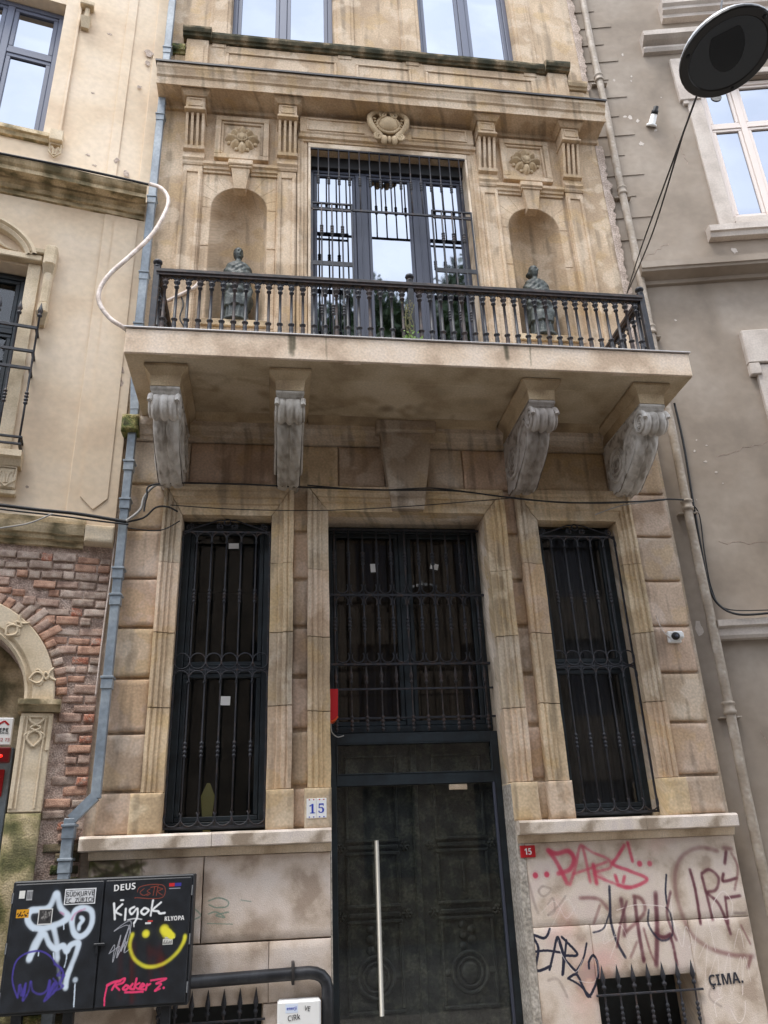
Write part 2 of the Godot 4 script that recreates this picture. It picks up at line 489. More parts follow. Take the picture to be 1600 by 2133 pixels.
	[Color(0.91, 0.24, 0.43), 0.0097, 0.52, 0.80, [1.147,0.158,1.182,0.174]],
	[Color(0.91, 0.24, 0.43), 0.0097, 0.52, 0.70, [1.177,0.195,1.302,0.203,1.224,0.172,1.264,0.165,1.216,0.121,1.259,0.134]],
	[Color(0.91, 0.24, 0.43), 0.0108, 0.52, 0.80, [1.286,0.137]],
	[Color(0.91, 0.24, 0.43), 0.0108, 0.62, 0.70, [0.979,0.122,1.128,0.119]],
	[Color(0.59, 0.27, 0.2), 0.0043, 0.62, 0.60, [1.017,0.855,1.035,0.893,1.127,0.909,1.222,0.9,1.248,0.86,1.229,0.807,1.135,0.8,1.021,0.812,1.0,0.81]],
	[Color(0.59, 0.27, 0.2), 0.0043, 0.62, 0.60, [1.072,0.88,1.04,0.852,1.071,0.828,1.111,0.841]],
	[Color(0.59, 0.27, 0.2), 0.0043, 0.62, 0.60, [1.121,0.875,1.098,0.859,1.124,0.839,1.094,0.823]],
	[Color(0.59, 0.27, 0.2), 0.0043, 0.62, 0.60, [1.124,0.887,1.193,0.896]],
	[Color(0.59, 0.27, 0.2), 0.0043, 0.62, 0.60, [1.158,0.888,1.149,0.822]],
	[Color(0.59, 0.27, 0.2), 0.0043, 0.62, 0.60, [1.183,0.887,1.176,0.819]],
	[Color(0.59, 0.27, 0.2), 0.0043, 0.62, 0.60, [1.181,0.883,1.226,0.871,1.186,0.853,1.23,0.821]],
]
const WALL_SPRAY := [
	[Color(0.77, 0.27, 0.35), 0.0513, 1.00, 0.06, [0.338,1.519,0.407,1.405,0.48,1.228]],
	[Color(0.77, 0.27, 0.35), 0.0513, 1.00, 0.06, [0.323,1.534,0.403,1.501,0.523,1.519,0.573,1.451,0.518,1.357,0.389,1.326]],
	[Color(0.77, 0.27, 0.35), 0.0410, 1.00, 0.04, [0.5,1.224,0.568,1.355,0.665,1.566,0.708,1.225]],
	[Color(0.77, 0.27, 0.35), 0.0359, 1.00, 0.04, [0.546,1.319,0.685,1.35,0.915,1.415]],
	[Color(0.77, 0.27, 0.35), 0.0359, 1.00, 0.04, [0.681,1.558,0.774,1.495,0.917,1.43,0.922,1.356,0.755,1.311,0.951,1.215,1.114,1.179]],
	[Color(0.77, 0.27, 0.35), 0.0436, 1.00, 0.06, [0.758,1.392,0.762,1.303,0.769,1.219]],
	[Color(0.77, 0.27, 0.35), 0.0410, 1.00, 0.06, [1.099,1.55,1.004,1.441,0.961,1.384,1.12,1.318,1.278,1.241,1.096,1.176,0.966,1.207]],
	[Color(0.77, 0.27, 0.35), 0.0385, 1.00, 0.06, [1.137,1.572,1.148,1.481,1.16,1.398]],
	[Color(0.77, 0.27, 0.35), 0.0410, 1.00, 0.06, [0.962,1.288,0.977,1.221]],
	[Color(0.77, 0.27, 0.35), 0.0410, 1.00, 0.05, [1.054,1.277,1.026,1.212]],
	[Color(0.77, 0.27, 0.35), 0.0564, 1.00, 0.08, [0.174,1.319]],
	[Color(0.77, 0.27, 0.35), 0.0539, 1.00, 0.08, [0.285,1.323]],
	[Color(0.77, 0.27, 0.35), 0.0590, 1.00, 0.06, [1.227,1.381]],
	[Color(0.77, 0.27, 0.35), 0.0564, 1.00, 0.04, [1.329,1.375]],
	[Color(0.44, 0.26, 0.26), 0.0564, 1.00, 0.04, [2.053,1.462,1.867,1.499,1.677,1.431,1.581,1.3,1.547,1.124,1.575,0.921,1.642,0.748,1.803,0.628,2.025,0.561,2.226,0.544]],
	[Color(0.44, 0.26, 0.26), 0.0564, 1.00, 0.03, [2.113,1.49,2.216,1.471]],
	[Color(0.44, 0.26, 0.26), 0.0462, 1.00, 0.04, [2.19,0.539,2.134,0.445]],
	[Color(0.35, 0.17, 0.2), 0.0359, 1.00, 0.07, [1.731,1.308,1.752,1.116,1.744,0.828]],
	[Color(0.35, 0.17, 0.2), 0.0359, 1.00, 0.06, [1.841,1.252,1.86,1.053,1.873,0.857]],
	[Color(0.35, 0.17, 0.2), 0.0359, 1.00, 0.06, [1.844,1.267,1.93,1.3,2.01,1.223,1.961,1.121,1.869,1.096,1.967,0.99,2.033,0.729]],
	[Color(0.35, 0.17, 0.2), 0.0410, 1.00, 0.06, [2.142,1.458,2.101,1.339]],
	[Color(0.35, 0.17, 0.2), 0.0359, 1.00, 0.06, [2.07,1.257,2.055,1.191,2.211,1.217]],
	[Color(0.35, 0.17, 0.2), 0.0359, 1.00, 0.06, [2.049,1.044,2.209,1.059]],
	[Color(0.35, 0.17, 0.2), 0.0308, 1.00, 0.05, [2.043,1.059,2.023,0.815]],
	[Color(0.44, 0.26, 0.26), 0.0462, 1.00, 0.04, [0.583,1.109,0.764,1.093,0.849,0.997]],
	[Color(0.35, 0.17, 0.2), 0.0513, 1.00, 0.06, [0.988,1.084,0.994,0.92,0.969,0.767]],
	[Color(0.35, 0.17, 0.2), 0.0462, 1.00, 0.06, [1.123,1.085,1.116,0.802,1.126,0.56]],
	[Color(0.44, 0.26, 0.26), 0.0462, 1.00, 0.05, [1.117,1.1,1.196,1.067,1.196,0.953,0.974,0.795]],
	[Color(0.35, 0.17, 0.2), 0.0564, 1.00, 0.06, [1.341,1.119,1.303,0.821,1.235,0.5]],
	[Color(0.35, 0.17, 0.2), 0.0462, 1.00, 0.07, [1.27,0.777,1.355,0.741,1.435,0.765]],
	[Color(0.35, 0.17, 0.2), 0.0359, 1.00, 0.06, [1.423,0.745,1.437,0.647,1.442,0.502]],
	[Color(0.44, 0.26, 0.26), 0.0308, 1.00, 0.05, [1.17,0.827,1.202,0.631,1.236,0.547]],
	[Color(0.35, 0.17, 0.2), 0.0385, 1.00, 0.06, [1.13,0.58,1.121,0.546]],
	[Color(0.89, 0.59, 0.55), 0.1150, 1.00, 0.05, [0.33,1.063,0.454,0.889,0.245,0.775]],
	[Color(0.89, 0.59, 0.55), 0.1610, 1.00, 0.05, [0.524,0.693,0.604,0.354,0.701,0.575,0.867,0.594]],
	[Color(0.89, 0.59, 0.55), 0.1380, 1.00, 0.06, [0.44,0.323,0.481,0.166]],
	[Color(0.59, 0.52, 0.48), 0.0207, 0.80, 0.25, [0.091,1.331,0.125,1.129,0.166,0.986]],
	[Color(0.59, 0.52, 0.48), 0.0161, 0.80, 0.25, [0.314,1.199,0.235,1.224,0.189,1.183,0.233,1.138,0.313,1.185]],
	[Color(0.59, 0.52, 0.48), 0.0161, 0.80, 0.22, [1.842,0.42,1.706,0.252,1.816,0.153]],
	[Color(0.59, 0.52, 0.48), 0.0184, 0.80, 0.20, [0.189,0.456,0.284,0.457,0.358,0.302]],
	[Color(0.59, 0.52, 0.48), 0.0138, 0.80, 0.25, [0.265,1.066,0.321,1.12,0.323,1.007,0.254,0.982,0.361,1.047,0.456,1.143]],
	[Color(0.77, 0.27, 0.35), 0.0270, 0.60, 0.40, [0.338,1.519,0.407,1.405,0.48,1.228]],
	[Color(0.77, 0.27, 0.35), 0.0270, 0.60, 0.40, [0.323,1.534,0.403,1.501,0.523,1.519,0.573,1.451,0.518,1.357,0.389,1.326]],
	[Color(0.77, 0.27, 0.35), 0.0216, 0.70, 0.22, [0.5,1.224,0.568,1.355,0.665,1.566,0.708,1.225]],
	[Color(0.77, 0.27, 0.35), 0.0189, 0.70, 0.22, [0.546,1.319,0.685,1.35,0.915,1.415]],
	[Color(0.77, 0.27, 0.35), 0.0189, 0.70, 0.22, [0.681,1.558,0.774,1.495,0.917,1.43,0.922,1.356,0.755,1.311,0.951,1.215,1.114,1.179]],
	[Color(0.77, 0.27, 0.35), 0.0230, 0.60, 0.35, [0.758,1.392,0.762,1.303,0.769,1.219]],
	[Color(0.77, 0.27, 0.35), 0.0216, 0.60, 0.35, [1.099,1.55,1.004,1.441,0.961,1.384,1.12,1.318,1.278,1.241,1.096,1.176,0.966,1.207]],
	[Color(0.77, 0.27, 0.35), 0.0203, 0.60, 0.35, [1.137,1.572,1.148,1.481,1.16,1.398]],
	[Color(0.77, 0.27, 0.35), 0.0216, 0.60, 0.40, [0.962,1.288,0.977,1.221]],
	[Color(0.77, 0.27, 0.35), 0.0216, 0.60, 0.30, [1.054,1.277,1.026,1.212]],
	[Color(0.77, 0.27, 0.35), 0.0297, 0.50, 0.50, [0.174,1.319]],
	[Color(0.77, 0.27, 0.35), 0.0284, 0.50, 0.50, [0.285,1.323]],
	[Color(0.77, 0.27, 0.35), 0.0311, 0.50, 0.35, [1.227,1.381]],
	[Color(0.77, 0.27, 0.35), 0.0297, 0.50, 0.25, [1.329,1.375]],
	[Color(0.44, 0.26, 0.26), 0.0297, 0.90, 0.22, [2.053,1.462,1.867,1.499,1.677,1.431,1.581,1.3,1.547,1.124,1.575,0.921,1.642,0.748,1.803,0.628,2.025,0.561,2.226,0.544]],
	[Color(0.44, 0.26, 0.26), 0.0297, 0.80, 0.20, [2.113,1.49,2.216,1.471]],
	[Color(0.44, 0.26, 0.26), 0.0243, 0.80, 0.25, [2.19,0.539,2.134,0.445]],
	[Color(0.35, 0.17, 0.2), 0.0189, 0.60, 0.45, [1.731,1.308,1.752,1.116,1.744,0.828]],
	[Color(0.35, 0.17, 0.2), 0.0189, 0.60, 0.40, [1.841,1.252,1.86,1.053,1.873,0.857]],
	[Color(0.35, 0.17, 0.2), 0.0189, 0.60, 0.35, [1.844,1.267,1.93,1.3,2.01,1.223,1.961,1.121,1.869,1.096,1.967,0.99,2.033,0.729]],
	[Color(0.35, 0.17, 0.2), 0.0216, 0.70, 0.35, [2.142,1.458,2.101,1.339]],
	[Color(0.35, 0.17, 0.2), 0.0189, 0.60, 0.40, [2.07,1.257,2.055,1.191,2.211,1.217]],
	[Color(0.35, 0.17, 0.2), 0.0189, 0.60, 0.35, [2.049,1.044,2.209,1.059]],
	[Color(0.35, 0.17, 0.2), 0.0162, 0.60, 0.30, [2.043,1.059,2.023,0.815]],
	[Color(0.59, 0.52, 0.48), 0.0184, 0.80, 0.30, [2.105,0.911,2.226,0.906]],
	[Color(0.44, 0.26, 0.26), 0.0243, 0.80, 0.25, [0.583,1.109,0.764,1.093,0.849,0.997]],
	[Color(0.14, 0.14, 0.2), 0.0161, 0.50, 0.50, [0.889,1.196,0.872,1.039,0.858,0.898,0.889,0.729,0.956,0.589]],
	[Color(0.14, 0.14, 0.2), 0.0103, 0.60, 0.40, [0.853,0.969,0.776,0.846,0.664,0.815]],
	[Color(0.35, 0.17, 0.2), 0.0270, 0.80, 0.35, [0.988,1.084,0.994,0.92,0.969,0.767]],
	[Color(0.35, 0.17, 0.2), 0.0243, 0.70, 0.35, [1.123,1.085,1.116,0.802,1.126,0.56]],
	[Color(0.44, 0.26, 0.26), 0.0243, 0.80, 0.30, [1.117,1.1,1.196,1.067,1.196,0.953,0.974,0.795]],
	[Color(0.35, 0.17, 0.2), 0.0297, 0.70, 0.40, [1.341,1.119,1.303,0.821,1.235,0.5]],
	[Color(0.35, 0.17, 0.2), 0.0243, 0.70, 0.45, [1.27,0.777,1.355,0.741,1.435,0.765]],
	[Color(0.14, 0.14, 0.2), 0.0115, 0.50, 0.50, [1.481,1.274,1.445,1.129,1.44,1.013]],
	[Color(0.14, 0.14, 0.2), 0.0126, 0.60, 0.40, [1.248,0.979,1.225,0.852,1.318,0.722,1.442,0.758,1.458,0.927,1.421,1.0]],
	[Color(0.35, 0.17, 0.2), 0.0189, 0.60, 0.40, [1.423,0.745,1.437,0.647,1.442,0.502]],
	[Color(0.44, 0.26, 0.26), 0.0162, 0.80, 0.30, [1.17,0.827,1.202,0.631,1.236,0.547]],
	[Color(0.35, 0.17, 0.2), 0.0203, 0.60, 0.40, [1.13,0.58,1.121,0.546]],
	[Color(0.14, 0.14, 0.2), 0.0126, 0.30, 0.80, [0.259,0.864,0.199,0.794,0.094,0.821,0.125,0.74,0.125,0.686,0.092,0.54,0.238,0.57]],
	[Color(0.14, 0.14, 0.2), 0.0103, 0.30, 0.80, [0.082,0.688,0.202,0.693,0.344,0.668]],
	[Color(0.14, 0.14, 0.2), 0.0115, 0.30, 0.80, [0.215,0.54,0.273,0.678,0.325,0.796,0.365,0.647]],
	[Color(0.14, 0.14, 0.2), 0.0115, 0.30, 0.80, [0.319,0.792,0.357,0.647,0.328,0.488]],
	[Color(0.14, 0.14, 0.2), 0.0115, 0.30, 0.80, [0.363,0.794,0.494,0.647,0.363,0.633,0.473,0.5]],
	[Color(0.14, 0.14, 0.2), 0.0103, 0.30, 0.80, [0.405,0.767,0.337,0.494]],
	[Color(0.14, 0.14, 0.2), 0.0092, 0.40, 0.70, [0.458,0.507,0.545,0.61,0.596,0.737]],
	[Color(0.14, 0.14, 0.2), 0.0115, 0.30, 0.80, [0.38,0.461,0.463,0.487,0.513,0.385,0.557,0.31,0.657,0.443,0.675,0.563,0.645,0.632,0.598,0.587,0.589,0.527]],
	[Color(0.14, 0.14, 0.2), 0.0092, 0.40, 0.70, [0.387,0.458,0.483,0.4,0.572,0.303]],
	[Color(0.91, 0.86, 0.83), 0.0034, 0.50, 0.60, [0.325,0.771,0.343,0.661,0.45,0.508,0.545,0.61]],
	[Color(0.91, 0.86, 0.83), 0.0034, 0.50, 0.50, [0.411,0.457,0.613,0.419,0.681,0.549,0.643,0.619]],
	[Color(0.91, 0.86, 0.83), 0.0040, 0.50, 0.60, [0.931,0.991,1.138,1.027,1.438,0.999]],
	[Color(0.91, 0.86, 0.83), 0.0040, 0.50, 0.60, [1.482,1.055,1.48,0.869,1.523,0.656,1.589,0.821,1.634,0.706,1.586,0.639]],
	[Color(0.91, 0.86, 0.83), 0.0040, 0.50, 0.60, [1.903,0.856,1.892,0.979,2.027,1.104,2.104,0.998,2.044,0.871,1.901,0.885]],
	[Color(0.91, 0.86, 0.83), 0.0034, 0.50, 0.60, [1.821,0.91,1.849,0.605]],
	[Color(0.91, 0.86, 0.83), 0.0034, 0.50, 0.50, [1.71,0.829,1.619,0.555]],
	[Color(0.91, 0.86, 0.83), 0.0034, 0.50, 0.50, [1.669,0.552,1.778,0.671,1.69,0.333,1.858,0.57,1.804,0.247,1.978,0.578,1.93,0.253,2.089,0.544,2.034,0.234,2.123,0.543,2.142,0.336]],
	[Color(0.91, 0.86, 0.83), 0.0034, 0.50, 0.50, [2.038,0.616,2.127,0.781,2.139,0.611]],
	[Color(0.91, 0.86, 0.83), 0.0046, 0.50, 0.60, [1.834,0.232,1.75,0.19,1.742,0.078]],
	[Color(0.91, 0.86, 0.83), 0.0046, 0.50, 0.60, [1.893,0.129,1.944,0.027,2.017,0.075,2.051,0.193]],
	[Color(0.91, 0.86, 0.83), 0.0034, 0.50, 0.50, [0.813,0.872,0.756,0.722,0.895,0.771,0.802,0.597]],
	[Color(0.91, 0.86, 0.83), 0.0034, 0.50, 0.40, [0.253,0.843,0.45,1.1,0.531,0.969]],
	[Color(0.35, 0.17, 0.2), 0.0200, 0.70, 0.30, [1.496,1.127,1.424,0.928,1.481,0.7]],
	[Color(0.35, 0.17, 0.2), 0.0180, 0.70, 0.30, [1.043,1.06,0.944,0.866,0.88,0.675]],
	[Color(0.44, 0.26, 0.26), 0.0200, 0.90, 0.20, [1.085,0.72,0.996,0.587]],
	[Color(0.44, 0.26, 0.26), 0.0220, 0.90, 0.20, [0.773,1.043,0.682,0.878]],
	[Color(0.77, 0.27, 0.35), 0.0300, 1.00, 0.12, [0.754,1.362,0.87,1.24]],
	[Color(0.44, 0.26, 0.26), 0.0200, 0.90, 0.25, [2.191,1.441,2.231,1.303,2.148,1.099]],
	[Color(0.44, 0.26, 0.26), 0.0160, 0.90, 0.25, [2.151,0.809,2.213,0.636]],
	[Color(0.91, 0.86, 0.83), 0.0030, 0.50, 0.50, [0.191,0.999,0.334,1.091,0.429,0.946,0.542,1.053]],
	[Color(0.91, 0.86, 0.83), 0.0030, 0.50, 0.45, [0.68,0.864,0.793,0.957,0.824,0.733,0.944,0.866,1.015,0.696]],
	[Color(0.89, 0.59, 0.55), 0.1600, 1.00, 0.06, [0.522,0.228,0.567,0.109]],
	[Color(0.89, 0.59, 0.55), 0.1000, 1.00, 0.06, [1.362,1.518,1.547,1.572]],
]
const LEFT_SPRAY := [
	[Color(0.91, 0.85, 0.8), 0.1200, 1.00, 0.10, [1.549,1.226,1.782,1.146,1.918,1.002]],
	[Color(0.91, 0.85, 0.8), 0.1000, 1.00, 0.10, [1.49,1.299,1.59,1.12,1.841,0.971]],
	[Color(0.91, 0.85, 0.8), 0.1000, 1.00, 0.08, [1.32,0.762,1.508,0.703,1.655,0.762]],
	[Color(0.47, 0.55, 0.49), 0.0070, 0.60, 0.50, [1.14,1.236,1.224,1.258,1.311,1.228,1.303,1.185,1.209,1.181,1.141,1.21]],
	[Color(0.47, 0.55, 0.49), 0.0070, 0.60, 0.50, [1.145,1.132,1.21,1.146,1.288,1.1,1.211,1.12,1.324,1.141]],
	[Color(0.47, 0.55, 0.49), 0.0050, 0.60, 0.45, [1.139,1.059,1.365,1.042]],
	[Color(0.47, 0.55, 0.49), 0.0070, 0.60, 0.40, [1.02,1.181,1.08,1.127,1.025,1.095]],
	[Color(0.47, 0.55, 0.49), 0.0050, 0.60, 0.35, [1.425,1.232,1.521,1.214]],
]

func C8(r: int, g: int, b: int) -> Color:
	return Color(r / 255.0, g / 255.0, b / 255.0)

func facade_texture() -> Array:
	var w := 1024
	var h := 2048
	var a := noise_bytes(w, h, 11, 0.0045, 5)
	var b := noise_bytes(w, h, 23, 0.016, 5)
	var c := noise_bytes(w, h, 31, 0.22, 3)
	var o := noise_bytes(w, h, 47, 0.011, 5)
	var sn := FastNoiseLite.new()
	sn.seed = 5
	sn.frequency = 0.05
	sn.fractal_octaves = 4
	var si: Image = sn.get_image(w, 96)
	si.convert(Image.FORMAT_L8)
	si.resize(w, h, Image.INTERPOLATE_CUBIC)
	var s := si.get_data()
	var d := PackedByteArray()
	d.resize(w * h * 3)
	var base0 := Vector3(178, 158, 136)
	var base1 := Vector3(217, 198, 175)
	var thr := 0.545
	var grime := Vector3(118, 107, 94)
	var ochre := Vector3(196, 165, 112)
	var pale := Vector3(222, 209, 194)
	var i := 0
	for py in h:
		var y := 15.6 * (1.0 - (py + 0.5) / h)
		for px in w:
			var fa := a[i] / 255.0
			var fb := b[i] / 255.0
			var fs := s[i] / 255.0
			var fo := o[i] / 255.0
			var v := base0.lerp(base1, clampf((fa * 0.6 + fb * 0.4 - 0.25) * 2.0, 0.0, 1.0))
			var g := clampf((fs * 0.65 + fb * 0.35 - thr) * 5.0, 0.0, 1.0)
			if g > 0.0: v = v.lerp(grime, g * 0.5)
			var k := clampf((fo - 0.62) * 12.0, 0.0, 1.0) * 0.25
			if k > 0.0: v = v.lerp(ochre, k)
			var bl := clampf((0.40 - fo) * 9.0, 0.0, 1.0) * 0.55
			if bl > 0.0: v = v.lerp(pale, bl)
			var x := px * 7.8 / w - 2.4
			if x > 4.1 and y > 6.6:
				var k2 := clampf((fo * 0.7 + fb * 0.3 - 0.6 + 0.16 * (x - 4.35)) * 14.0, 0.0, 1.0)
				v = v.lerp(pale, k2 * 0.6)
			v *= 0.9 + 0.2 * (c[i] / 255.0)
			d[i * 3] = clampi(int(v.x), 0, 255)
			d[i * 3 + 1] = clampi(int(v.y), 0, 255)
			d[i * 3 + 2] = clampi(int(v.z), 0, 255)
			i += 1
	var rel := noise_bytes(w, h, 77, 0.25, 4)
	for q in rel.size():
		rel[q] = int(rel[q] * 0.6 + s[q] * 0.25 + b[q] * 0.15)
	return [Image.create_from_data(w, h, false, Image.FORMAT_RGB8, d), Image.create_from_data(w, h, false, Image.FORMAT_L8, rel)]

func panel_image(w: int, h: int, sd: int, cols: Array, f1: float, f2: float, fine: float) -> Image:
	var im := ramp_image(w, noise_bytes(w, h, sd, f1, 5), noise_bytes(w, h, sd + 3, f2, 4), cols, fine)
	im.convert(Image.FORMAT_RGBA8)
	return im

func make_materials() -> void:
	var ft := facade_texture()
	var f := mat(Color.WHITE, 0.92)
	f.albedo_texture = tex(ft[0])
	f.heightmap_enabled = true
	f.heightmap_scale = 0.4
	f.heightmap_texture = tex(ft[1])
	M.facade = f
	M.blocks = []
	for c in [Color(1, 1, 1), Color(0.93, 0.9, 0.88), Color(1, 0.95, 0.93), Color(0.88, 0.87, 0.86), Color(1, 0.97, 0.9)]:
		M.blocks.append(tint(f, c))
	M.upper = tint(f, Color(0.945, 0.915, 0.87))
	M.pier = []
	M.arch = []
	for c in [Color(1, 0.97, 0.96), Color(0.97, 0.93, 0.91), Color(1, 0.955, 0.94), Color(0.94, 0.92, 0.91), Color(0.99, 0.97, 0.94)]:
		M.pier.append(tint(f, c))
	for c in [Color(0.98, 0.95, 0.88), Color(0.94, 0.91, 0.85), Color(0.98, 0.94, 0.9), Color(0.92, 0.905, 0.87), Color(0.97, 0.94, 0.86)]:
		M.arch.append(tint(f, c))
	M.lime = tmat(101, [C8(146, 125, 98), C8(180, 157, 125), C8(200, 178, 145), C8(208, 188, 158)], 2.3, 0.92, 0.3, 0.006, 0.2, 0.1)
	M.pale = tmat(111, [C8(178, 156, 130), C8(214, 194, 168), C8(226, 208, 186)], 1.7, 0.9, 0.2, 0.006, 0.2, 0.1)
	M.marble = tmat(121, [C8(150, 141, 130), C8(196, 188, 178), C8(218, 212, 204), C8(210, 204, 196)], 0.9, 0.7, 0.15, 0.008, 0.16, 0.08)
	M.sill = tmat(131, [C8(150, 132, 112), C8(206, 190, 172), C8(222, 208, 194), C8(214, 200, 190)], 1.3, 0.75, 0.1, 0.006, 0.16, 0.08)
	M.moss = tmat(141, [C8(52, 52, 36), C8(74, 70, 52), C8(104, 92, 70), C8(146, 128, 102)], 1.7, 0.95, 0.5, 0.012, 0.2, 0.2)
	M.green = tmat(151, [C8(34, 40, 20), C8(74, 82, 40), C8(128, 120, 72), C8(172, 156, 118)], 0.8, 0.95, 0.7, 0.008, 0.07, 0.35)
	M.mossy_base = tmat(155, [C8(70, 72, 42), C8(112, 108, 70), C8(156, 142, 104), C8(186, 168, 134)], 1.3, 0.95, 0.4, 0.008, 0.12, 0.2)
	M.cream = tmat(161, [C8(206, 182, 154), C8(215, 193, 165), C8(219, 199, 173), C8(222, 203, 179)], 3.1, 0.9, 0.1, 0.004, 0.06, 0.04)
	M.cream_trim = tmat(167, [C8(184, 165, 136), C8(206, 187, 158), C8(214, 197, 171)], 1.6, 0.9, 0.15, 0.006, 0.12, 0.08)
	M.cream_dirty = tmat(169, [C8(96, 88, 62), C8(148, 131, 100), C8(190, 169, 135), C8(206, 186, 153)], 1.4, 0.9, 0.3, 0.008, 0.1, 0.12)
	M.taupe = tmat(171, [C8(134, 121, 107), C8(148, 134, 119), C8(155, 142, 128), C8(164, 151, 137)], 3.7, 0.9, 0.1, 0.004, 0.05, 0.04)
	M.taupe_trim = tmat(175, [C8(178, 166, 155), C8(194, 182, 171), C8(202, 191, 180)], 1.9, 0.85, 0.1, 0.006, 0.1, 0.06)
	var br := tmat(181, [C8(148, 126, 113), C8(180, 157, 142), C8(197, 176, 160), C8(206, 189, 174)], 0.6, 0.95, 0.5, 0.01, 0.1, 0.2)
	M.bricks = [br, tint(br, Color(0.93, 0.88, 0.86)), tint(br, Color(0.98, 0.87, 0.81)), tint(br, Color(0.9, 0.89, 0.88)), tmat(191, [C8(164, 96, 72), C8(188, 122, 96), C8(184, 144, 125), C8(192, 168, 152)], 0.5, 0.95, 0.9, 0.012, 0.06, 0.3)]
	M.mortar = tmat(195, [C8(152, 129, 116), C8(176, 153, 139), C8(190, 169, 155)], 0.7, 0.95, 0.8, 0.01, 0.06, 0.3)
	M.iron = tmat(201, [C8(24, 25, 30), C8(36, 37, 43), C8(44, 44, 50), C8(66, 50, 42)], 0.35, 0.55, 0.0, 0.01, 0.06, 0.25, 256)
	M.rust = tmat(205, [C8(30, 27, 27), C8(48, 42, 42), C8(72, 56, 50)], 0.3, 0.7, 0.0, 0.01, 0.06, 0.3, 256)
	M.bronze = tmat(211, [C8(38, 42, 40), C8(58, 64, 60), C8(82, 88, 82)], 0.3, 0.55, 0.15, 0.012, 0.05, 0.25, 256)
	M.teal = tmat(221, [C8(20, 26, 30), C8(26, 34, 39), C8(32, 41, 46)], 0.6, 0.5, 0.0, 0.008, 0.05, 0.15, 256)
	M.wood = tmat(225, [C8(30, 35, 31), C8(42, 47, 41), C8(72, 74, 62)], 0.6, 0.7, 0.2, 0.01, 0.06, 0.35, 256)
	M.zinc = tmat(231, [C8(110, 119, 127), C8(124, 133, 141), C8(138, 146, 152)], 0.8, 0.5, 0.0, 0.006, 0.05, 0.1, 256)
	M.frame = mat(C8(66, 69, 82), 0.45)
	M.frame_light = mat(C8(92, 96, 112), 0.45)
	M.white_frame = mat(C8(222, 208, 198), 0.5)
	M.black = mat(C8(18, 18, 20), 0.6)
	M.black_pipe = tmat(235, [C8(22, 23, 26), C8(36, 37, 41), C8(52, 52, 55)], 0.4, 0.45, 0.0, 0.01, 0.06, 0.2, 256)
	M.white = mat(C8(232, 230, 226), 0.45)
	M.hose = tmat(237, [C8(178, 160, 146), C8(204, 188, 176), C8(216, 202, 192)], 0.3, 0.6, 0.0, 0.01, 0.06, 0.1, 256)
	M.steel = mat(C8(168, 163, 152), 0.5, 0.8)
	M.flash = mat(C8(52, 48, 46), 0.5, 0.3)
	M.drip = mat(C8(196, 190, 186), 0.45, 0.4)
	M.red = mat(C8(176, 26, 32), 0.4)
	M.orange = mat(C8(206, 74, 28), 0.4)
	M.blue = mat(C8(44, 66, 170), 0.4)
	M.cable_grey = mat(C8(150, 146, 140), 0.6)
	M.cable_black = mat(C8(22, 22, 24), 0.6)
	var mir := tmat(271, [C8(150, 154, 161), C8(155, 158, 165), C8(160, 163, 169)], 2.2, 0.03, 0.05, 0.006, 0.012, 0.0, 256)
	mir.metallic = 1.0
	M.mirror = mir
	var g := mat(Color(0.05, 0.06, 0.06, 0.36), 0.02)
	g.transparency = BaseMaterial3D.TRANSPARENCY_ALPHA
	M.glass = g
	var g2 := g.duplicate()
	g2.albedo_color = Color(0.06, 0.08, 0.07, 0.1)
	M.clear_glass = g2
	M.dark_room = mat(C8(112, 105, 98), 0.9)
	M.curtain = mat(C8(124, 120, 116), 0.9)
	M.curtain_brown = mat(C8(104, 88, 72), 0.9)
	M.asphalt = tmat(241, [C8(76, 75, 74), C8(90, 88, 86), C8(102, 100, 97)], 1.5, 0.9, 0.4)
	M.paving = tmat(245, [C8(124, 119, 112), C8(138, 133, 125), C8(148, 143, 135)], 1.2, 0.9, 0.3)
	M.leaf = mat(C8(52, 74, 36), 0.6)
	M.leaf.backlight_enabled = true
	M.leaf.backlight = Color(0.06, 0.1, 0.03)
	M.weed = mat(C8(110, 140, 60), 0.6)
	M.bark = tmat(251, [C8(60, 50, 40), C8(88, 74, 60)], 0.6, 0.95, 0.8)
	M.opposite = tmat(255, [C8(104, 94, 82), C8(122, 110, 97), C8(134, 122, 108)], 3.0, 0.9, 0.2)

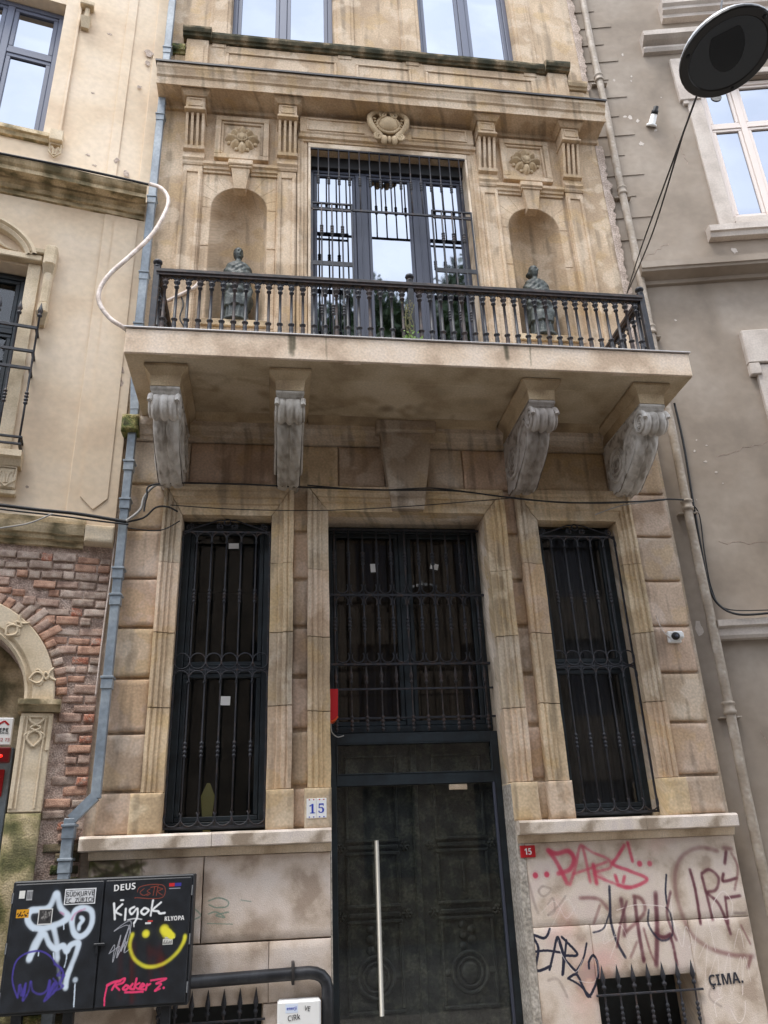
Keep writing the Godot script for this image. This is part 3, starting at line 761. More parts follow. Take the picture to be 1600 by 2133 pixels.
func _ready() -> void:
	jit.seed = 3
	jit.frequency = 0.03
	jit.fractal_octaves = 3
	# camera: eye height, looking up and a little to the right
	var yaw := 0.14553
	var pitch := 0.40485
	var roll := -0.0409
	var fwd := Vector3(sin(yaw) * cos(pitch), sin(pitch), -cos(yaw) * cos(pitch))
	var right := Vector3(cos(yaw), 0, sin(yaw))
	var upv := right.cross(fwd)
	var cam := Camera3D.new()
	cam.name = "camera"
	add_child(cam)
	cam.transform = Transform3D(Basis(right * cos(roll) + upv * sin(roll), upv * cos(roll) - right * sin(roll), -fwd), Vector3(0, 1.6, 8.0))
	cam.fov = rad_to_deg(2.0 * atan(1066.5 / 1637.2))
	cam.near = 0.05
	cam.far = 400.0
	cam.current = true
	# overcast sky
	var env := Environment.new()
	env.background_mode = Environment.BG_SKY
	var sm := ProceduralSkyMaterial.new()
	sm.sky_top_color = Color(0.82, 0.86, 0.93)
	sm.sky_horizon_color = Color(0.9, 0.92, 0.95)
	sm.sky_curve = 0.3
	sm.ground_horizon_color = Color(0.5, 0.48, 0.46)
	sm.ground_bottom_color = Color(0.3, 0.29, 0.28)
	sm.sun_angle_max = 0.1
	# broken overcast: soft cloud banks all round
	var cl := noise_bytes(512, 256, 601, 0.012, 4, true)
	var ci := Image.create(512, 256, false, Image.FORMAT_RGBA8)
	for i in cl.size():
		ci.set_pixel(i % 512, i / 512, Color(1, 1, 1, clampf((cl[i] / 255.0 - 0.35) * 1.3, 0.0, 0.5)))
	sm.sky_cover = ImageTexture.create_from_image(ci)
	sm.sky_cover_modulate = Color(0.62, 0.62, 0.62)
	var sky := Sky.new()
	sky.sky_material = sm
	env.sky = sky
	env.background_energy_multiplier = 1.15
	env.tonemap_mode = Environment.TONE_MAPPER_LINEAR
	env.tonemap_exposure = 2.7
	env.sdfgi_enabled = true
	env.ssao_enabled = true
	env.ssil_enabled = true
	var we := WorldEnvironment.new()
	we.environment = env
	add_child(we)
	var sun := DirectionalLight3D.new()
	sun.name = "sun"
	sun.light_energy = 0.4
	sun.light_angular_distance = 20.0
	sun.light_color = Color(1.0, 0.98, 0.95)
	sun.shadow_enabled = true
	sun.sky_mode = DirectionalLight3D.SKY_MODE_LIGHT_ONLY
	add_child(sun)
	sun.look_at_from_position(Vector3(-3, 12, 3.2), Vector3.ZERO, Vector3.UP)
	# the place
	make_materials()
	make_painted()
	print("materials ", Time.get_ticks_msec())
	build_street()
	build_townhouse()
	print("townhouse ", Time.get_ticks_msec())
	build_left_house()
	build_right_house()
	build_opposite()
	print("neighbours ", Time.get_ticks_msec())
	build_statues()
	build_pipes_and_cables()
	build_fixtures()
	build_cabinet()
	build_lamp()
	print("done ", Time.get_ticks_msec())

func build_street() -> void:
	var st := S()
	quad(st, Vector3(-60, -0.3, 60), Vector3(60, -0.3, 60), Vector3(60, -0.3, -8), Vector3(-60, -0.3, -8))
	ground("ground", st, M.asphalt)
	st = S()
	quad(st, Vector3(-14, -0.22, 8.6), Vector3(16, -0.22, 8.6), Vector3(16, -0.22, 1.5), Vector3(-14, -0.22, 1.5))
	ground("road", st, M.asphalt)
	st = S()
	bx(st, -12, 14, -0.4, -0.1, -0.1, 1.5, 0.02)
	ground("pavement", st, M.paving)

# a wall slab with rectangular openings; openings as [x0, x1, y0, y1]
func holed(st: SurfaceTool, x0: float, x1: float, y0: float, y1: float, zf: float, zb: float, holes: Array) -> void:
	var xs := [x0, x1]
	var ys := [y0, y1]
	for h in holes:
		for v in [h[0], h[1]]:
			if v > x0 and v < x1: xs.append(v)
		for v in [h[2], h[3]]:
			if v > y0 and v < y1: ys.append(v)
	xs.sort()
	ys.sort()
	var solid := func(i: int, j: int) -> bool:
		if i < 0 or j < 0 or i >= xs.size() - 1 or j >= ys.size() - 1: return false
		if xs[i + 1] - xs[i] < 0.0005 or ys[j + 1] - ys[j] < 0.0005: return true
		var cx: float = (xs[i] + xs[i + 1]) * 0.5
		var cy: float = (ys[j] + ys[j + 1]) * 0.5
		for h in holes:
			if cx > h[0] and cx < h[1] and cy > h[2] and cy < h[3]: return false
		return true
	for i in xs.size() - 1:
		for j in ys.size() - 1:
			var a: float = xs[i]
			var b: float = xs[i + 1]
			var c: float = ys[j]
			var d: float = ys[j + 1]
			if b - a < 0.0005 or d - c < 0.0005 or not solid.call(i, j): continue
			quad(st, Vector3(a, c, zf), Vector3(b, c, zf), Vector3(b, d, zf), Vector3(a, d, zf))
			quad(st, Vector3(b, c, zb), Vector3(a, c, zb), Vector3(a, d, zb), Vector3(b, d, zb))
			if not solid.call(i - 1, j): quad(st, Vector3(a, c, zb), Vector3(a, c, zf), Vector3(a, d, zf), Vector3(a, d, zb))
			if not solid.call(i + 1, j): quad(st, Vector3(b, c, zf), Vector3(b, c, zb), Vector3(b, d, zb), Vector3(b, d, zf))
			if not solid.call(i, j - 1): quad(st, Vector3(a, c, zb), Vector3(b, c, zb), Vector3(b, c, zf), Vector3(a, c, zf))
			if not solid.call(i, j + 1): quad(st, Vector3(a, d, zf), Vector3(b, d, zf), Vector3(b, d, zb), Vector3(a, d, zb))

func room(parent: Node3D, x0: float, x1: float, y0: float, y1: float, z0: float, z1: float) -> void:
	var st := S()
	quad(st, Vector3(x0, y0, z0), Vector3(x1, y0, z0), Vector3(x1, y1, z0), Vector3(x0, y1, z0))
	quad(st, Vector3(x0, y0, z1), Vector3(x0, y0, z0), Vector3(x0, y1, z0), Vector3(x0, y1, z1))
	quad(st, Vector3(x1, y0, z0), Vector3(x1, y0, z1), Vector3(x1, y1, z1), Vector3(x1, y1, z0))
	quad(st, Vector3(x0, y0, z0), Vector3(x0, y0, z1), Vector3(x1, y0, z1), Vector3(x1, y0, z0))
	quad(st, Vector3(x0, y1, z1), Vector3(x0, y1, z0), Vector3(x1, y1, z0), Vector3(x1, y1, z1))
	put(parent, "interior", st, M.dark_room)

const ARCH := [Vector2(0, -0.04), Vector2(0, 0.085), Vector2(0.03, 0.092), Vector2(0.042, 0.068), Vector2(0.06, 0.078), Vector2(0.085, 0.074), Vector2(0.09, 0.052), Vector2(0.125, 0.056), Vector2(0.132, 0.036), Vector2(0.2, 0.04), Vector2(0.2, -0.16)]

func scaled(prof: Array, w: float) -> Array:
	var o := []
	for p in prof:
		o.append(Vector2(p.x * w / 0.2, p.y))
	return o

# moulded stone frame round an opening: upright blocks and a lintel, mitred at the corners
func architrave(h: Node3D, x0: float, x1: float, y0: float, y1: float, wl: float, wr: float, hl: float, cuts: Array) -> void:
	for side in [0, 1]:
		var w: float = wl if side == 0 else wr
		var pr := scaled(ARCH, w)
		var o := Vector3(x0 - w, 0, 0) if side == 0 else Vector3(x1 + w, 0, 0)
		var ea := Vector3.RIGHT if side == 0 else Vector3.LEFT
		var ys: Array = [y0] + cuts + [y1]
		for i in ys.size() - 1:
			var st := S()
			var last: bool = i == ys.size() - 2
			var dz: float = 0.004 * ((i * 7 + side * 3) % 3 - 1)
			extr(st, pr, o + Vector3(0, 0, dz), ea, Vector3.BACK, Vector3.UP, ys[i] + 0.004, ys[i + 1] - 0.004 + (hl if last else 0.0), 10, 0.007, 0.0, -hl / w if last else 0.0)
			put(h, "architrave_block", st, M.arch[(i + side * 2) % 5])
	var st2 := S()
	# lintel: profile runs downwards from the outer top edge
	var pr2 := scaled(ARCH, hl)
	var rows := 12
	var t0 := x0 - wl
	var t1 := x1 + wr
	extr(st2, pr2, Vector3(0, y1 + hl, 0), Vector3.DOWN, Vector3.BACK, Vector3.RIGHT, t0 + 0.003, t1 - 0.003, rows, 0.006, wl / hl, -wr / hl)
	put(h, "lintel", st2, M.arch[0])

# moulded window leaf bars: outer frame with panes split at the given x positions
func window(h: Node3D, x0: float, x1: float, y0: float, y1: float, z: float, fw: float, splits: Array, m: Material, gl: Material, transom := -1.0, sash := 0.05) -> MeshInstance3D:
	var st := S()
	bx(st, x0, x1, y1 - fw, y1, z - 0.05, z + 0.03)
	bx(st, x0, x1, y0, y0 + fw, z - 0.05, z + 0.03)
	bx(st, x0, x0 + fw, y0 + fw, y1 - fw, z - 0.05, z + 0.03)
	bx(st, x1 - fw, x1, y0 + fw, y1 - fw, z - 0.05, z + 0.03)
	var edges := [x0 + fw]
	for s in splits:
		bx(st, s[0], s[1], y0 + fw, y1 - fw, z - 0.05, z + 0.028)
		edges.append(s[0])
		edges.append(s[1])
	edges.append(x1 - fw)
	if transom > 0.0:
		for i in range(0, edges.size(), 2):
			bx(st, edges[i], edges[i + 1], transom - fw * 0.5, transom + fw * 0.5, z - 0.05, z + 0.027)
	var w := put(h, "window", st, m)
	for i in range(0, edges.size(), 2):
		var ys := [y0 + fw, y1 - fw] if transom < 0.0 else [y0 + fw, transom - fw * 0.5, transom + fw * 0.5, y1 - fw]
		for j in range(0, ys.size(), 2):
			if sash > 0.0:
				st = S()
				var a: float = edges[i]
				var b: float = edges[i + 1]
				var c: float = ys[j]
				var d: float = ys[j + 1]
				bx(st, a + 0.003, b - 0.003, d - sash, d - 0.003, z - 0.03, z + 0.015)
				bx(st, a + 0.003, b - 0.003, c + 0.003, c + sash, z - 0.03, z + 0.015)
				bx(st, a + 0.003, a + sash, c + sash, d - sash, z - 0.03, z + 0.015)
				bx(st, b - sash, b - 0.003, c + sash, d - sash, z - 0.03, z + 0.015)
				put(w, "sash", st, m)
			var q := S()
			bx(q, edges[i] + 0.004, edges[i + 1] - 0.004, ys[j] + 0.004, ys[j + 1] - 0.004, z - 0.02, z - 0.012, 0.001)
			put(w, "pane", q, gl)
	return w

func bar_mesh(y0: float, y1: float, r: float, knobs: Array, spear := false, kr := 0.019) -> ArrayMesh:
	var st := S(true)
	var pr := [Vector2(0, y0), Vector2(r, y0)]
	for k in knobs:
		pr.append(Vector2(r, k - 0.085))
		for q in [-0.06, -0.02, 0.02, 0.06]:
			pr.append(Vector2(r * 1.1, k + q - 0.017))
			pr.append(Vector2(kr, k + q - 0.008))
			pr.append(Vector2(kr, k + q + 0.008))
			pr.append(Vector2(r * 1.1, k + q + 0.017))
		pr.append(Vector2(r, k + 0.085))
	pr.append(Vector2(r, y1))
	if spear:
		for e in [[r * 2.2, 0.01], [r * 2.4, 0.03], [r, 0.04], [r * 1.8, 0.06], [r * 2.6, 0.085], [r * 1.6, 0.13], [0.001, 0.2]]:
			pr.append(Vector2(e[0], y1 + e[1]))
	else:
		pr.append(Vector2(0, y1))
	lathe(st, pr, Vector3.ZERO, 8)
	return mesh_of(st)

func crescent(r: float, open_up: bool, t := 0.008) -> ArrayMesh:
	var st := S(true)
	if open_up:
		tube(st, arc(Vector3.ZERO, r, 145, 395, 14), t, 6)
	else:
		tube(st, arc(Vector3.ZERO, r, -35, 215, 14), t, 6)
	return mesh_of(st)

func build_townhouse() -> void:
	uv_facade()
	var h := thing("stone_townhouse", "tan limestone townhouse front with iron-railed balcony on carved marble corbels", "house", Vector3(CX, 0, -0.3))
	# ---- walls
	var st := S()
	var low := [[-1.02, -0.07, 1.8, 4.98], [0.545, 2.32, -0.3, 5.05], [2.93, 3.87, 1.8, 4.98], [-0.98, -0.07, -0.08, 0.415], [2.95, 3.92, -0.08, 0.432]]
	holed(st, -1.75, 4.6, -0.2, 6.1, -0.045, -0.5, low)
	put(h, "ground_floor_wall", st, M.facade)
	st = S()
	var niches := [-0.57, 3.41]
	var up := [[0.36, 2.52, 6.44, 10.5], [-0.8, 0.7, 12.4, 15.0], [2.03, 3.53, 12.4, 15.0]]
	for nx in niches:
		up.append([nx - 0.36, nx + 0.36, 7.57, 9.33])
		up.append([nx - 0.36, nx + 0.36, 9.33, 9.69])
	holed(st, -1.75, 4.6, 6.1, 15.5, 0.0, -0.5, up)
	for nx in niches:
		var n := 16
		for i in n:
			var a0 := PI * i / n
			var a1 := PI * (i + 1) / n
			var p := Vector3(nx + 0.36 * cos(a0), 9.33 + 0.36 * sin(a0), 0.0)
			var q := Vector3(nx + 0.36 * cos(a1), 9.33 + 0.36 * sin(a1), 0.0)
			quad(st, q, p, Vector3(p.x, 9.69, 0.0), Vector3(q.x, 9.69, 0.0))
	put(h, "upper_wall", st, M.upper)
	room(h, -1.5, 0.4, 0.0, 6.0, -6.0, -0.5)
	room(h, 0.42, 2.4, 2.7, 6.0, -6.0, -0.5)
	room(h, 2.42, 4.5, 0.0, 6.0, -6.0, -0.5)
	room(h, -1.5, 4.5, 6.2, 15.4, -6.0, -0.5)
	# ---- niches
	for nx in niches:
		st = S(true)
		var n := 20
		var ys := [7.57, 8.0, 8.45, 8.9, 9.33]
		for i in n:
			var a0 := PI * i / n
			var a1 := PI * (i + 1) / n
			for j in 4:
				quad(st, Vector3(nx + 0.36 * cos(a1), ys[j], -0.4 * sin(a1)), Vector3(nx + 0.36 * cos(a0), ys[j], -0.4 * sin(a0)), Vector3(nx + 0.36 * cos(a0), ys[j + 1], -0.4 * sin(a0)), Vector3(nx + 0.36 * cos(a1), ys[j + 1], -0.4 * sin(a1)))
			for j in 8:
				var b0 := PI / 2.0 * j / 8
				var b1 := PI / 2.0 * (j + 1) / 8
				var f := func(a: float, b: float) -> Vector3:
					return Vector3(nx + 0.36 * cos(a) * cos(b), 9.33 + 0.36 * sin(b), -0.4 * sin(a) * cos(b))
				quad(st, f.call(a1, b0), f.call(a0, b0), f.call(a0, b1), f.call(a1, b1))
		var nm := put(h, "niche", st, M.upper)
		st = S()
		bx(st, nx - 0.40, nx + 0.40, 7.47, 7.57, -0.42, 0.03, 0.01)
		put(nm, "niche_sill", st, M.lime)
	# ---- rusticated pier blocks on both ends and in the channels
	var yl := [1.8, 2.18, 2.71, 3.235, 3.75, 4.27, 4.81, 5.35]
	var k := 0
	for i in yl.size() - 1:
		for c in [[-1.615, -1.225, 0.0], [4.085, 4.55, 0.0], [0.16, 0.33, -0.012], [2.53, 2.70, -0.012]]:
			st = S(true)
			var gap := 0.014 if c[2] == 0.0 else 0.022
			stone(st, c[0], c[1], yl[i] + gap, yl[i + 1] - gap, -0.05, c[2] + 0.003 * (k % 3), 0.014, 0.008, 0.05)
			put(h, "stone_block", st, M.pier[(k * 3 + i) % 5])
			k += 1
	# frieze stones under the balcony
	var fx := [-1.615, -0.98, 0.1, 0.67, 1.2, 1.68, 2.12, 2.76, 3.86, 4.55]
	for i in fx.size() - 1:
		st = S(true)
		stone(st, fx[i] + 0.006, fx[i + 1] - 0.006, 5.37, 5.87, -0.05, 0.004 * (i % 2), 0.01, 0.007)
		put(h, "frieze_stone", st, M.blocks[(i * 2) % 5])
	st = S()
	ext_x(st, [Vector2(-0.05, 5.88), Vector2(0.03, 5.885), Vector2(0.035, 5.93), Vector2(0.06, 5.94), Vector2(0.075, 5.99), Vector2(0.12, 6.03), Vector2(0.13, 6.08), Vector2(0.13, 6.12), Vector2(-0.05, 6.12)], -1.6, 4.54, 0.006)
	put(h, "bed_moulding", st, M.facade)
	# keystone
	st = S()
	frustum(st, Vector3(1.255, 0, -0.04), Vector3(1.61, 0, 0.115), 5.06, Vector3(1.14, 0, -0.04), Vector3(1.74, 0, 0.17), 5.98)
	bx(st, 1.09, 1.79, 5.985, 6.13, -0.04, 0.23, 0.015)
	put(h, "keystone", st, M.blocks[3])
	# ---- architraves
	architrave(h, -1.02, -0.07, 2.16, 4.98, 0.2, 0.235, 0.36, [2.94, 3.68, 4.43])
	architrave(h, 2.93, 3.87, 2.16, 4.98, 0.235, 0.2, 0.36, [2.92, 3.66, 4.45])
	architrave(h, 0.545, 2.32, 2.16, 5.05, 0.225, 0.225, 0.28, [2.88, 3.63, 4.36])
	var bb := [[-1.305, -1.02], [-0.07, 0.19], [0.29, 0.545], [2.32, 2.58], [2.68, 2.93], [3.87, 4.14]]
	for i in bb.size():
		st = S(true)
		stone(st, bb[i][0], bb[i][1], 1.803, 2.157, -0.3 if i in [0, 1, 4, 5] else -0.5, 0.1 + 0.004 * (i % 3), 0.014, 0.008, 0.05)
		put(h, "base_block", st, M.arch[(i * 2 + 4) % 5])
	# ---- plinth below the sills
	build_plinth(h)
	# ---- ground floor windows with grilles
	for wx in [[-1.015, -0.075], [2.935, 3.865]]:
		var w := window(h, wx[0], wx[1], 1.83, 4.975, -0.24, 0.07, [], M.teal, M.glass, 3.36)
		w.name = "tall_window"
		tall_grille(h, wx[0], wx[1])
	st = S()
	for i in 40:
		var x := 2.9 + i * 0.025
		var z0 := -0.42 + 0.02 * sin(i * 1.9)
		var z1 := -0.42 + 0.02 * sin((i + 1) * 1.9)
		quad(st, Vector3(x, 1.85, z0), Vector3(x + 0.025, 1.85, z1), Vector3(x + 0.025, 4.95, z1), Vector3(x, 4.95, z0))
	put(h, "curtain", st, M.curtain)
	build_doorway(h)
	build_balcony(h)
	build_piano_nobile(h)
	build_top(h)

func build_plinth(h: Node3D) -> void:
	# left plinth: separate slabs
	var slabs := [[-1.62, -0.62, 0.9, 1.60], [-0.61, 0.53, 0.9, 1.60], [-1.62, -0.98, -0.15, 0.89], [-0.975, -0.02, 0.42, 0.89], [-0.06, 0.53, -0.15, 0.415], [-0.015, 0.53, 0.42, 0.89]]
	uvr(-1.7, 0.0, 2.4, 1.7)
	for i in slabs.size():
		var s: Array = slabs[i]
		var st := S(true)
		stone(st, s[0], s[1], s[2] + 0.002, s[3] - 0.002, -0.046, 0.045 + 0.002 * (i % 2), 0.005, 0.004)
		put(h, "plinth_slab", st, M.plinth_left)
	# right plinth, sprayed with tags
	uvr(2.3, 0.0, 2.4, 1.7)
	var st2 := S(true)
	stone(st2, 2.40, 4.55, 0.88, 1.60, -0.046, 0.045, 0.006, 0.004)
	put(h, "plinth_slab", st2, M.plinth_right)
	st2 = S(true)
	stone(st2, 2.40, 2.945, -0.15, 0.876, -0.046, 0.046, 0.005, 0.004)
	put(h, "plinth_slab", st2, M.plinth_right)
	st2 = S(true)
	stone(st2, 2.95, 3.915, 0.436, 0.876, -0.046, 0.045, 0.006, 0.004)
	put(h, "plinth_slab", st2, M.plinth_right)
	st2 = S(true)
	stone(st2, 3.92, 4.55, -0.15, 0.876, -0.046, 0.043, 0.008, 0.006)
	put(h, "plinth_slab", st2, M.plinth_right)
	uv_facade()
	for s in [[-1.63, 0.538], [2.33, 4.56]]:
		var st3 := S()
		ext_x(st3, [Vector2(-0.04, 1.601), Vector2(0.06, 1.602), Vector2(0.08, 1.65), Vector2(0.085, 1.672), Vector2(-0.04, 1.672)], s[0], s[1], 0.004)
		put(h, "plinth_moulding", st3, M.pale)
	for s in [[-1.70, -0.55], [-0.546, 0.535], [2.328, 3.60], [3.604, 4.56]]:
		var st4 := S()
		# marble sill slab with a worn front edge
		ext_x(st4, [Vector2(-0.04, 1.674), Vector2(0.165, 1.674), Vector2(0.18, 1.684), Vector2(0.185, 1.78), Vector2(0.172, 1.797), Vector2(0.15, 1.802), Vector2(-0.3, 1.802), Vector2(-0.3, 1.674)], s[0], s[1], 0.0025)
		put(h, "sill", st4, M.sill)
	# door jamb strips, plain cement
	for s in [[0.53, 0.546, -0.45], [2.318, 2.40, -0.45]]:
		var st5 := S()
		bx(st5, s[0], s[1], -0.15, 2.155, s[2], 0.05 if s[0] > 1.0 else 0.04, 0.01)
		put(h, "door_jamb", st5, M.jamb)
	# basement gratings
	for g in [[-0.98, -0.07, 0.36], [2.95, 3.92, 0.36]]:
		var gst := S()
		bx(gst, g[0] - 0.03, g[1] + 0.03, 0.30, 0.318, 0.055, 0.075, 0.003)
		bx(gst, g[0] - 0.03, g[1] + 0.03, -0.075, -0.057, 0.055, 0.075, 0.003)
		var gr := put(h, "basement_grating", gst, M.iron)
		var bm := bar_mesh(-0.12, 0.33, 0.009, [0.12], true, 0.017)
		for i in 7:
			inst(gr, "bar", bm, M.iron, Vector3(lerpf(g[0] + 0.05, g[1] - 0.05, i / 6.0), 0.02, 0.065))
		var bk := S()
		quad(bk, Vector3(g[0], -0.1, -0.44), Vector3(g[1], -0.1, -0.44), Vector3(g[1], 0.45, -0.44), Vector3(g[0], 0.45, -0.44))
		put(gr, "cellar_shutter", bk, M.teal)

func tall_grille(h: Node3D, x0: float, x1: float) -> void:
	var z := -0.06
	var st := S()
	for y in [1.85, 3.325, 4.82]:
		bx(st, x0, x1, y - 0.011, y + 0.011, z - 0.009, z + 0.009, 0.002)
	bx(st, x0, x0 + 0.018, 1.85, 4.82, z - 0.009, z + 0.009, 0.002)
	bx(st, x1 - 0.018, x1, 1.85, 4.82, z - 0.009, z + 0.009, 0.002)
	var g := put(h, "window_grille", st, M.iron)
	var sp := (x1 - x0) / 6.0
	var bm := bar_mesh(1.85, 4.82, 0.0085, [2.55, 4.1])
	for i in 5:
		inst(g, "bar", bm, M.iron, Vector3(x0 + sp * (i + 1), 0, z))
	var full := S(true)
	tube(full, arc(Vector3.ZERO, 0.079, 0, 360, 18), 0.007, 6)
	var ring := mesh_of(full)
	var cu := crescent(0.078, false, 0.007)
	var co := crescent(0.078, true, 0.007)
	for i in 6:
		var x := x0 + sp * (i + 0.5)
		inst(g, "ring", ring, M.iron, Vector3(x, 3.325 + 0.088, z + 0.012))
		inst(g, "crescent", cu, M.iron, Vector3(x, 3.325 - 0.088, z + 0.012))
		inst(g, "crescent", cu, M.iron, Vector3(x, 4.82 - 0.088, z + 0.012))
		inst(g, "crescent", co, M.iron, Vector3(x, 1.85 + 0.088, z + 0.012))
	# scrolled crest
	var c := (x0 + x1) * 0.5
	var cs := S(true)
	for s in [-1.0, 1.0]:
		tube(cs, curve([Vector3(c + s * 0.42, 4.835, z), Vector3(c + s * 0.25, 4.90, z), Vector3(c + s * 0.10, 4.955, z), Vector3(c + s * 0.03, 4.955, z)]), 0.008, 6)
		tube(cs, spiral(Vector3(c + s * 0.40, 4.875, z), 0.045, 0.008, 90, 90 + s * 620), 0.006, 6)
		tube(cs, spiral(Vector3(c + s * 0.075, 4.885, z), 0.04, 0.008, 90, 90 - s * 620), 0.006, 6)
	tube(cs, arc(Vector3(c, 4.935, z), 0.035, 0, 360, 14), 0.008, 6)
	put(g, "crest", cs, M.iron)

func build_doorway(h: Node3D) -> void:
	# reveal lining of the deep doorway
	var st := S(true)
	for s in [[0.52, 0.5455], [2.3195, 2.345]]:
		bx(st, s[0], s[1], 2.16, 5.05, -0.5, -0.12, 0.003)
	bx(st, 0.52, 2.345, 5.045, 5.10, -0.5, -0.12, 0.003)
	put(h, "door_reveal", st, M.facade)
	# transom window and its three-tier grille
	var w := window(h, 0.548, 2.318, 2.72, 5.04, -0.44, 0.07, [[1.385, 1.475]], M.teal, M.glass)
	w.name = "transom_window"
	var cst := S()
	for i in 70:
		var x := 0.55 + i * 0.0255
		var z0 := -0.56 + 0.022 * sin(i * 1.3) + 0.01 * sin(i * 0.37)
		var z1 := -0.56 + 0.022 * sin((i + 1) * 1.3) + 0.01 * sin((i + 1) * 0.37)
		quad(cst, Vector3(x, 2.75, z0), Vector3(x + 0.0255, 2.75, z1), Vector3(x + 0.0255, 5.0, z1), Vector3(x, 5.0, z0))
	put(h, "curtain", cst, M.curtain_brown)
	var z := -0.3
	var gs := S()
	for y in [4.19, 3.42]:
		bx(gs, 0.55, 2.316, y - 0.013, y + 0.013, z - 0.012, z + 0.012, 0.002)
	bx(gs, 0.55, 2.316, 4.955, 4.98, z - 0.012, z + 0.012, 0.002)
	for y in [3.15, 2.85]:
		bx(gs, 0.55, 2.316, y - 0.01, y + 0.01, z + 0.022, z + 0.04, 0.002)
	var g := put(h, "transom_grille", gs, M.iron)
	var n := 11
	var sp := 1.766 / n
	var b1 := bar_mesh(4.19, 4.96, 0.011, [4.62], false, 0.022)
	var b2 := bar_mesh(3.42, 4.19, 0.011, [3.86], false, 0.022)
	var b3 := bar_mesh(2.74, 3.2, 0.008, [2.80], true, 0.019)
	for i in n:
		var x := 0.55 + sp * (i + 0.5)
		inst(g, "bar", b1, M.iron, Vector3(x, 0, z))
		inst(g, "bar", b2, M.iron, Vector3(x, 0, z))
		inst(g, "spear_bar", b3, M.rust, Vector3(x, 0, z + 0.035))
	var cu := crescent(0.066, false, 0.007)
	var co := crescent(0.066, true, 0.007)
	for i in n - 1:
		var x := 0.55 + sp * (i + 1)
		inst(g, "crescent", co, M.iron, Vector3(x, 4.19 + 0.08, z + 0.014))
		inst(g, "crescent", cu, M.iron, Vector3(x, 4.19 - 0.08, z + 0.014))
		inst(g, "crescent", co, M.iron, Vector3(x, 3.42 + 0.08, z + 0.014))
	# the metal door frame, its fixed light and the glazed leaf
	var ds := S()
	bx(ds, 0.548, 0.622, -0.1, 2.70, -0.36, -0.27, 0.004)
	bx(ds, 2.245, 2.316, -0.1, 2.70, -0.36, -0.27, 0.004)
	bx(ds, 0.622, 2.245, 2.60, 2.70, -0.36, -0.268, 0.004)
	bx(ds, 0.622, 2.245, 2.19, 2.295, -0.36, -0.268, 0.004)
	var d := put(h, "street_door", ds, M.teal)
	for f in [[2.295, 2.60]]:
		var fs := S()
		var a: float = f[0]
		var b: float = f[1]
		bx(fs, 0.622, 2.245, b - 0.012, b, -0.30, -0.262, 0.003)
		bx(fs, 0.622, 2.245, a, a + 0.012, -0.30, -0.262, 0.003)
		bx(fs, 0.622, 0.634, a + 0.012, b - 0.012, -0.30, -0.262, 0.003)
		bx(fs, 2.233, 2.245, a + 0.012, b - 0.012, -0.30, -0.262, 0.003)
		put(d, "glazing_bead", fs, M.teal)
		var ps := S()
		bx(ps, 0.63, 2.237, a + 0.008, b - 0.008, -0.318, -0.31, 0.001)
		put(d, "pane", ps, M.clear_glass)
	var ls := S()
	bx(ls, 0.626, 2.24, -0.09, 2.186, -0.322, -0.312, 0.002)
	put(d, "glass_leaf", ls, M.clear_glass)
	var bs := S()
	bx(bs, 2.222, 2.244, -0.09, 2.19, -0.31, -0.262, 0.003)
	put(d, "leaf_edge", bs, M.frame)
	var hs := S(true)
	tube(hs, [Vector3(1.0, 0.22, -0.235), Vector3(1.0, 1.68, -0.235)], 0.024, 12)
	for y in [0.4, 1.5]:
		tube(hs, [Vector3(1.0, y, -0.315), Vector3(1.0, y, -0.24)], 0.01, 8)
	put(d, "handle", hs, M.steel)
	var cl := S()
	bx(cl, 1.77, 1.955, 2.128, 2.182, -0.315, -0.28, 0.004)
	put(d, "door_closer", cl, M.pale)
	# the old carved double door behind the glass
	var os := S()
	bx(os, 0.56, 1.425, -0.1, 2.66, -0.48, -0.42, 0.004)
	bx(os, 1.435, 2.30, -0.1, 2.66, -0.48, -0.42, 0.004)
	bx(os, 1.395, 1.465, -0.1, 2.66, -0.42, -0.395, 0.01)
	var od := put(h, "carved_door", os, M.wood)
	for s in [-1.0, 1.0]:
		var cx: float = CX + s * 0.45
		for p in [[0.2, 0.98], [1.08, 1.58], [1.66, 2.5]]:
			var fs := S()
			var y0: float = p[0]
			var y1: float = p[1]
			for q in [[cx - 0.27, cx + 0.27, y1 - 0.035, y1], [cx - 0.27, cx + 0.27, y0, y0 + 0.035], [cx - 0.27, cx - 0.235, y0 + 0.035, y1 - 0.035], [cx + 0.235, cx + 0.27, y0 + 0.035, y1 - 0.035]]:
				bx(fs, q[0], q[1], q[2], q[3], -0.425, -0.39, 0.01)
			put(od, "door_panel", fs, M.wood)
		var ms := S(true)
		tube(ms, arc(Vector3(cx, 0.5, -0.40), 0.17, 0, 360, 24), 0.02, 6)
		tube(ms, arc(Vector3(cx, 0.5, -0.40), 0.12, 0, 360, 20), 0.012, 6)
		ball(ms, Vector3(cx, 0.5, -0.42), Vector3(0.09, 0.1, 0.04))
		for i in 5:
			ball(ms, Vector3(cx + (i % 2 - 0.5) * 0.09, 0.72 + i * 0.045, -0.42), Vector3(0.045, 0.04, 0.03), 8, 6)
		for e in [-1, 1]:
			ball(ms, Vector3(cx + e * 0.22, 0.5, -0.42), Vector3(0.05, 0.035, 0.03), 8, 6)
		put(od, "medallion", ms, M.wood)
		var ks := S(true)
		lathe(ks, [Vector2(0, 1.18), Vector2(0.03, 1.2), Vector2(0.012, 1.25), Vector2(0.018, 1.33), Vector2(0.012, 1.41), Vector2(0.03, 1.46), Vector2(0, 1.48)], Vector3(cx, 0, -0.40), 8)
		put(od, "turned_baluster", ks, M.wood)
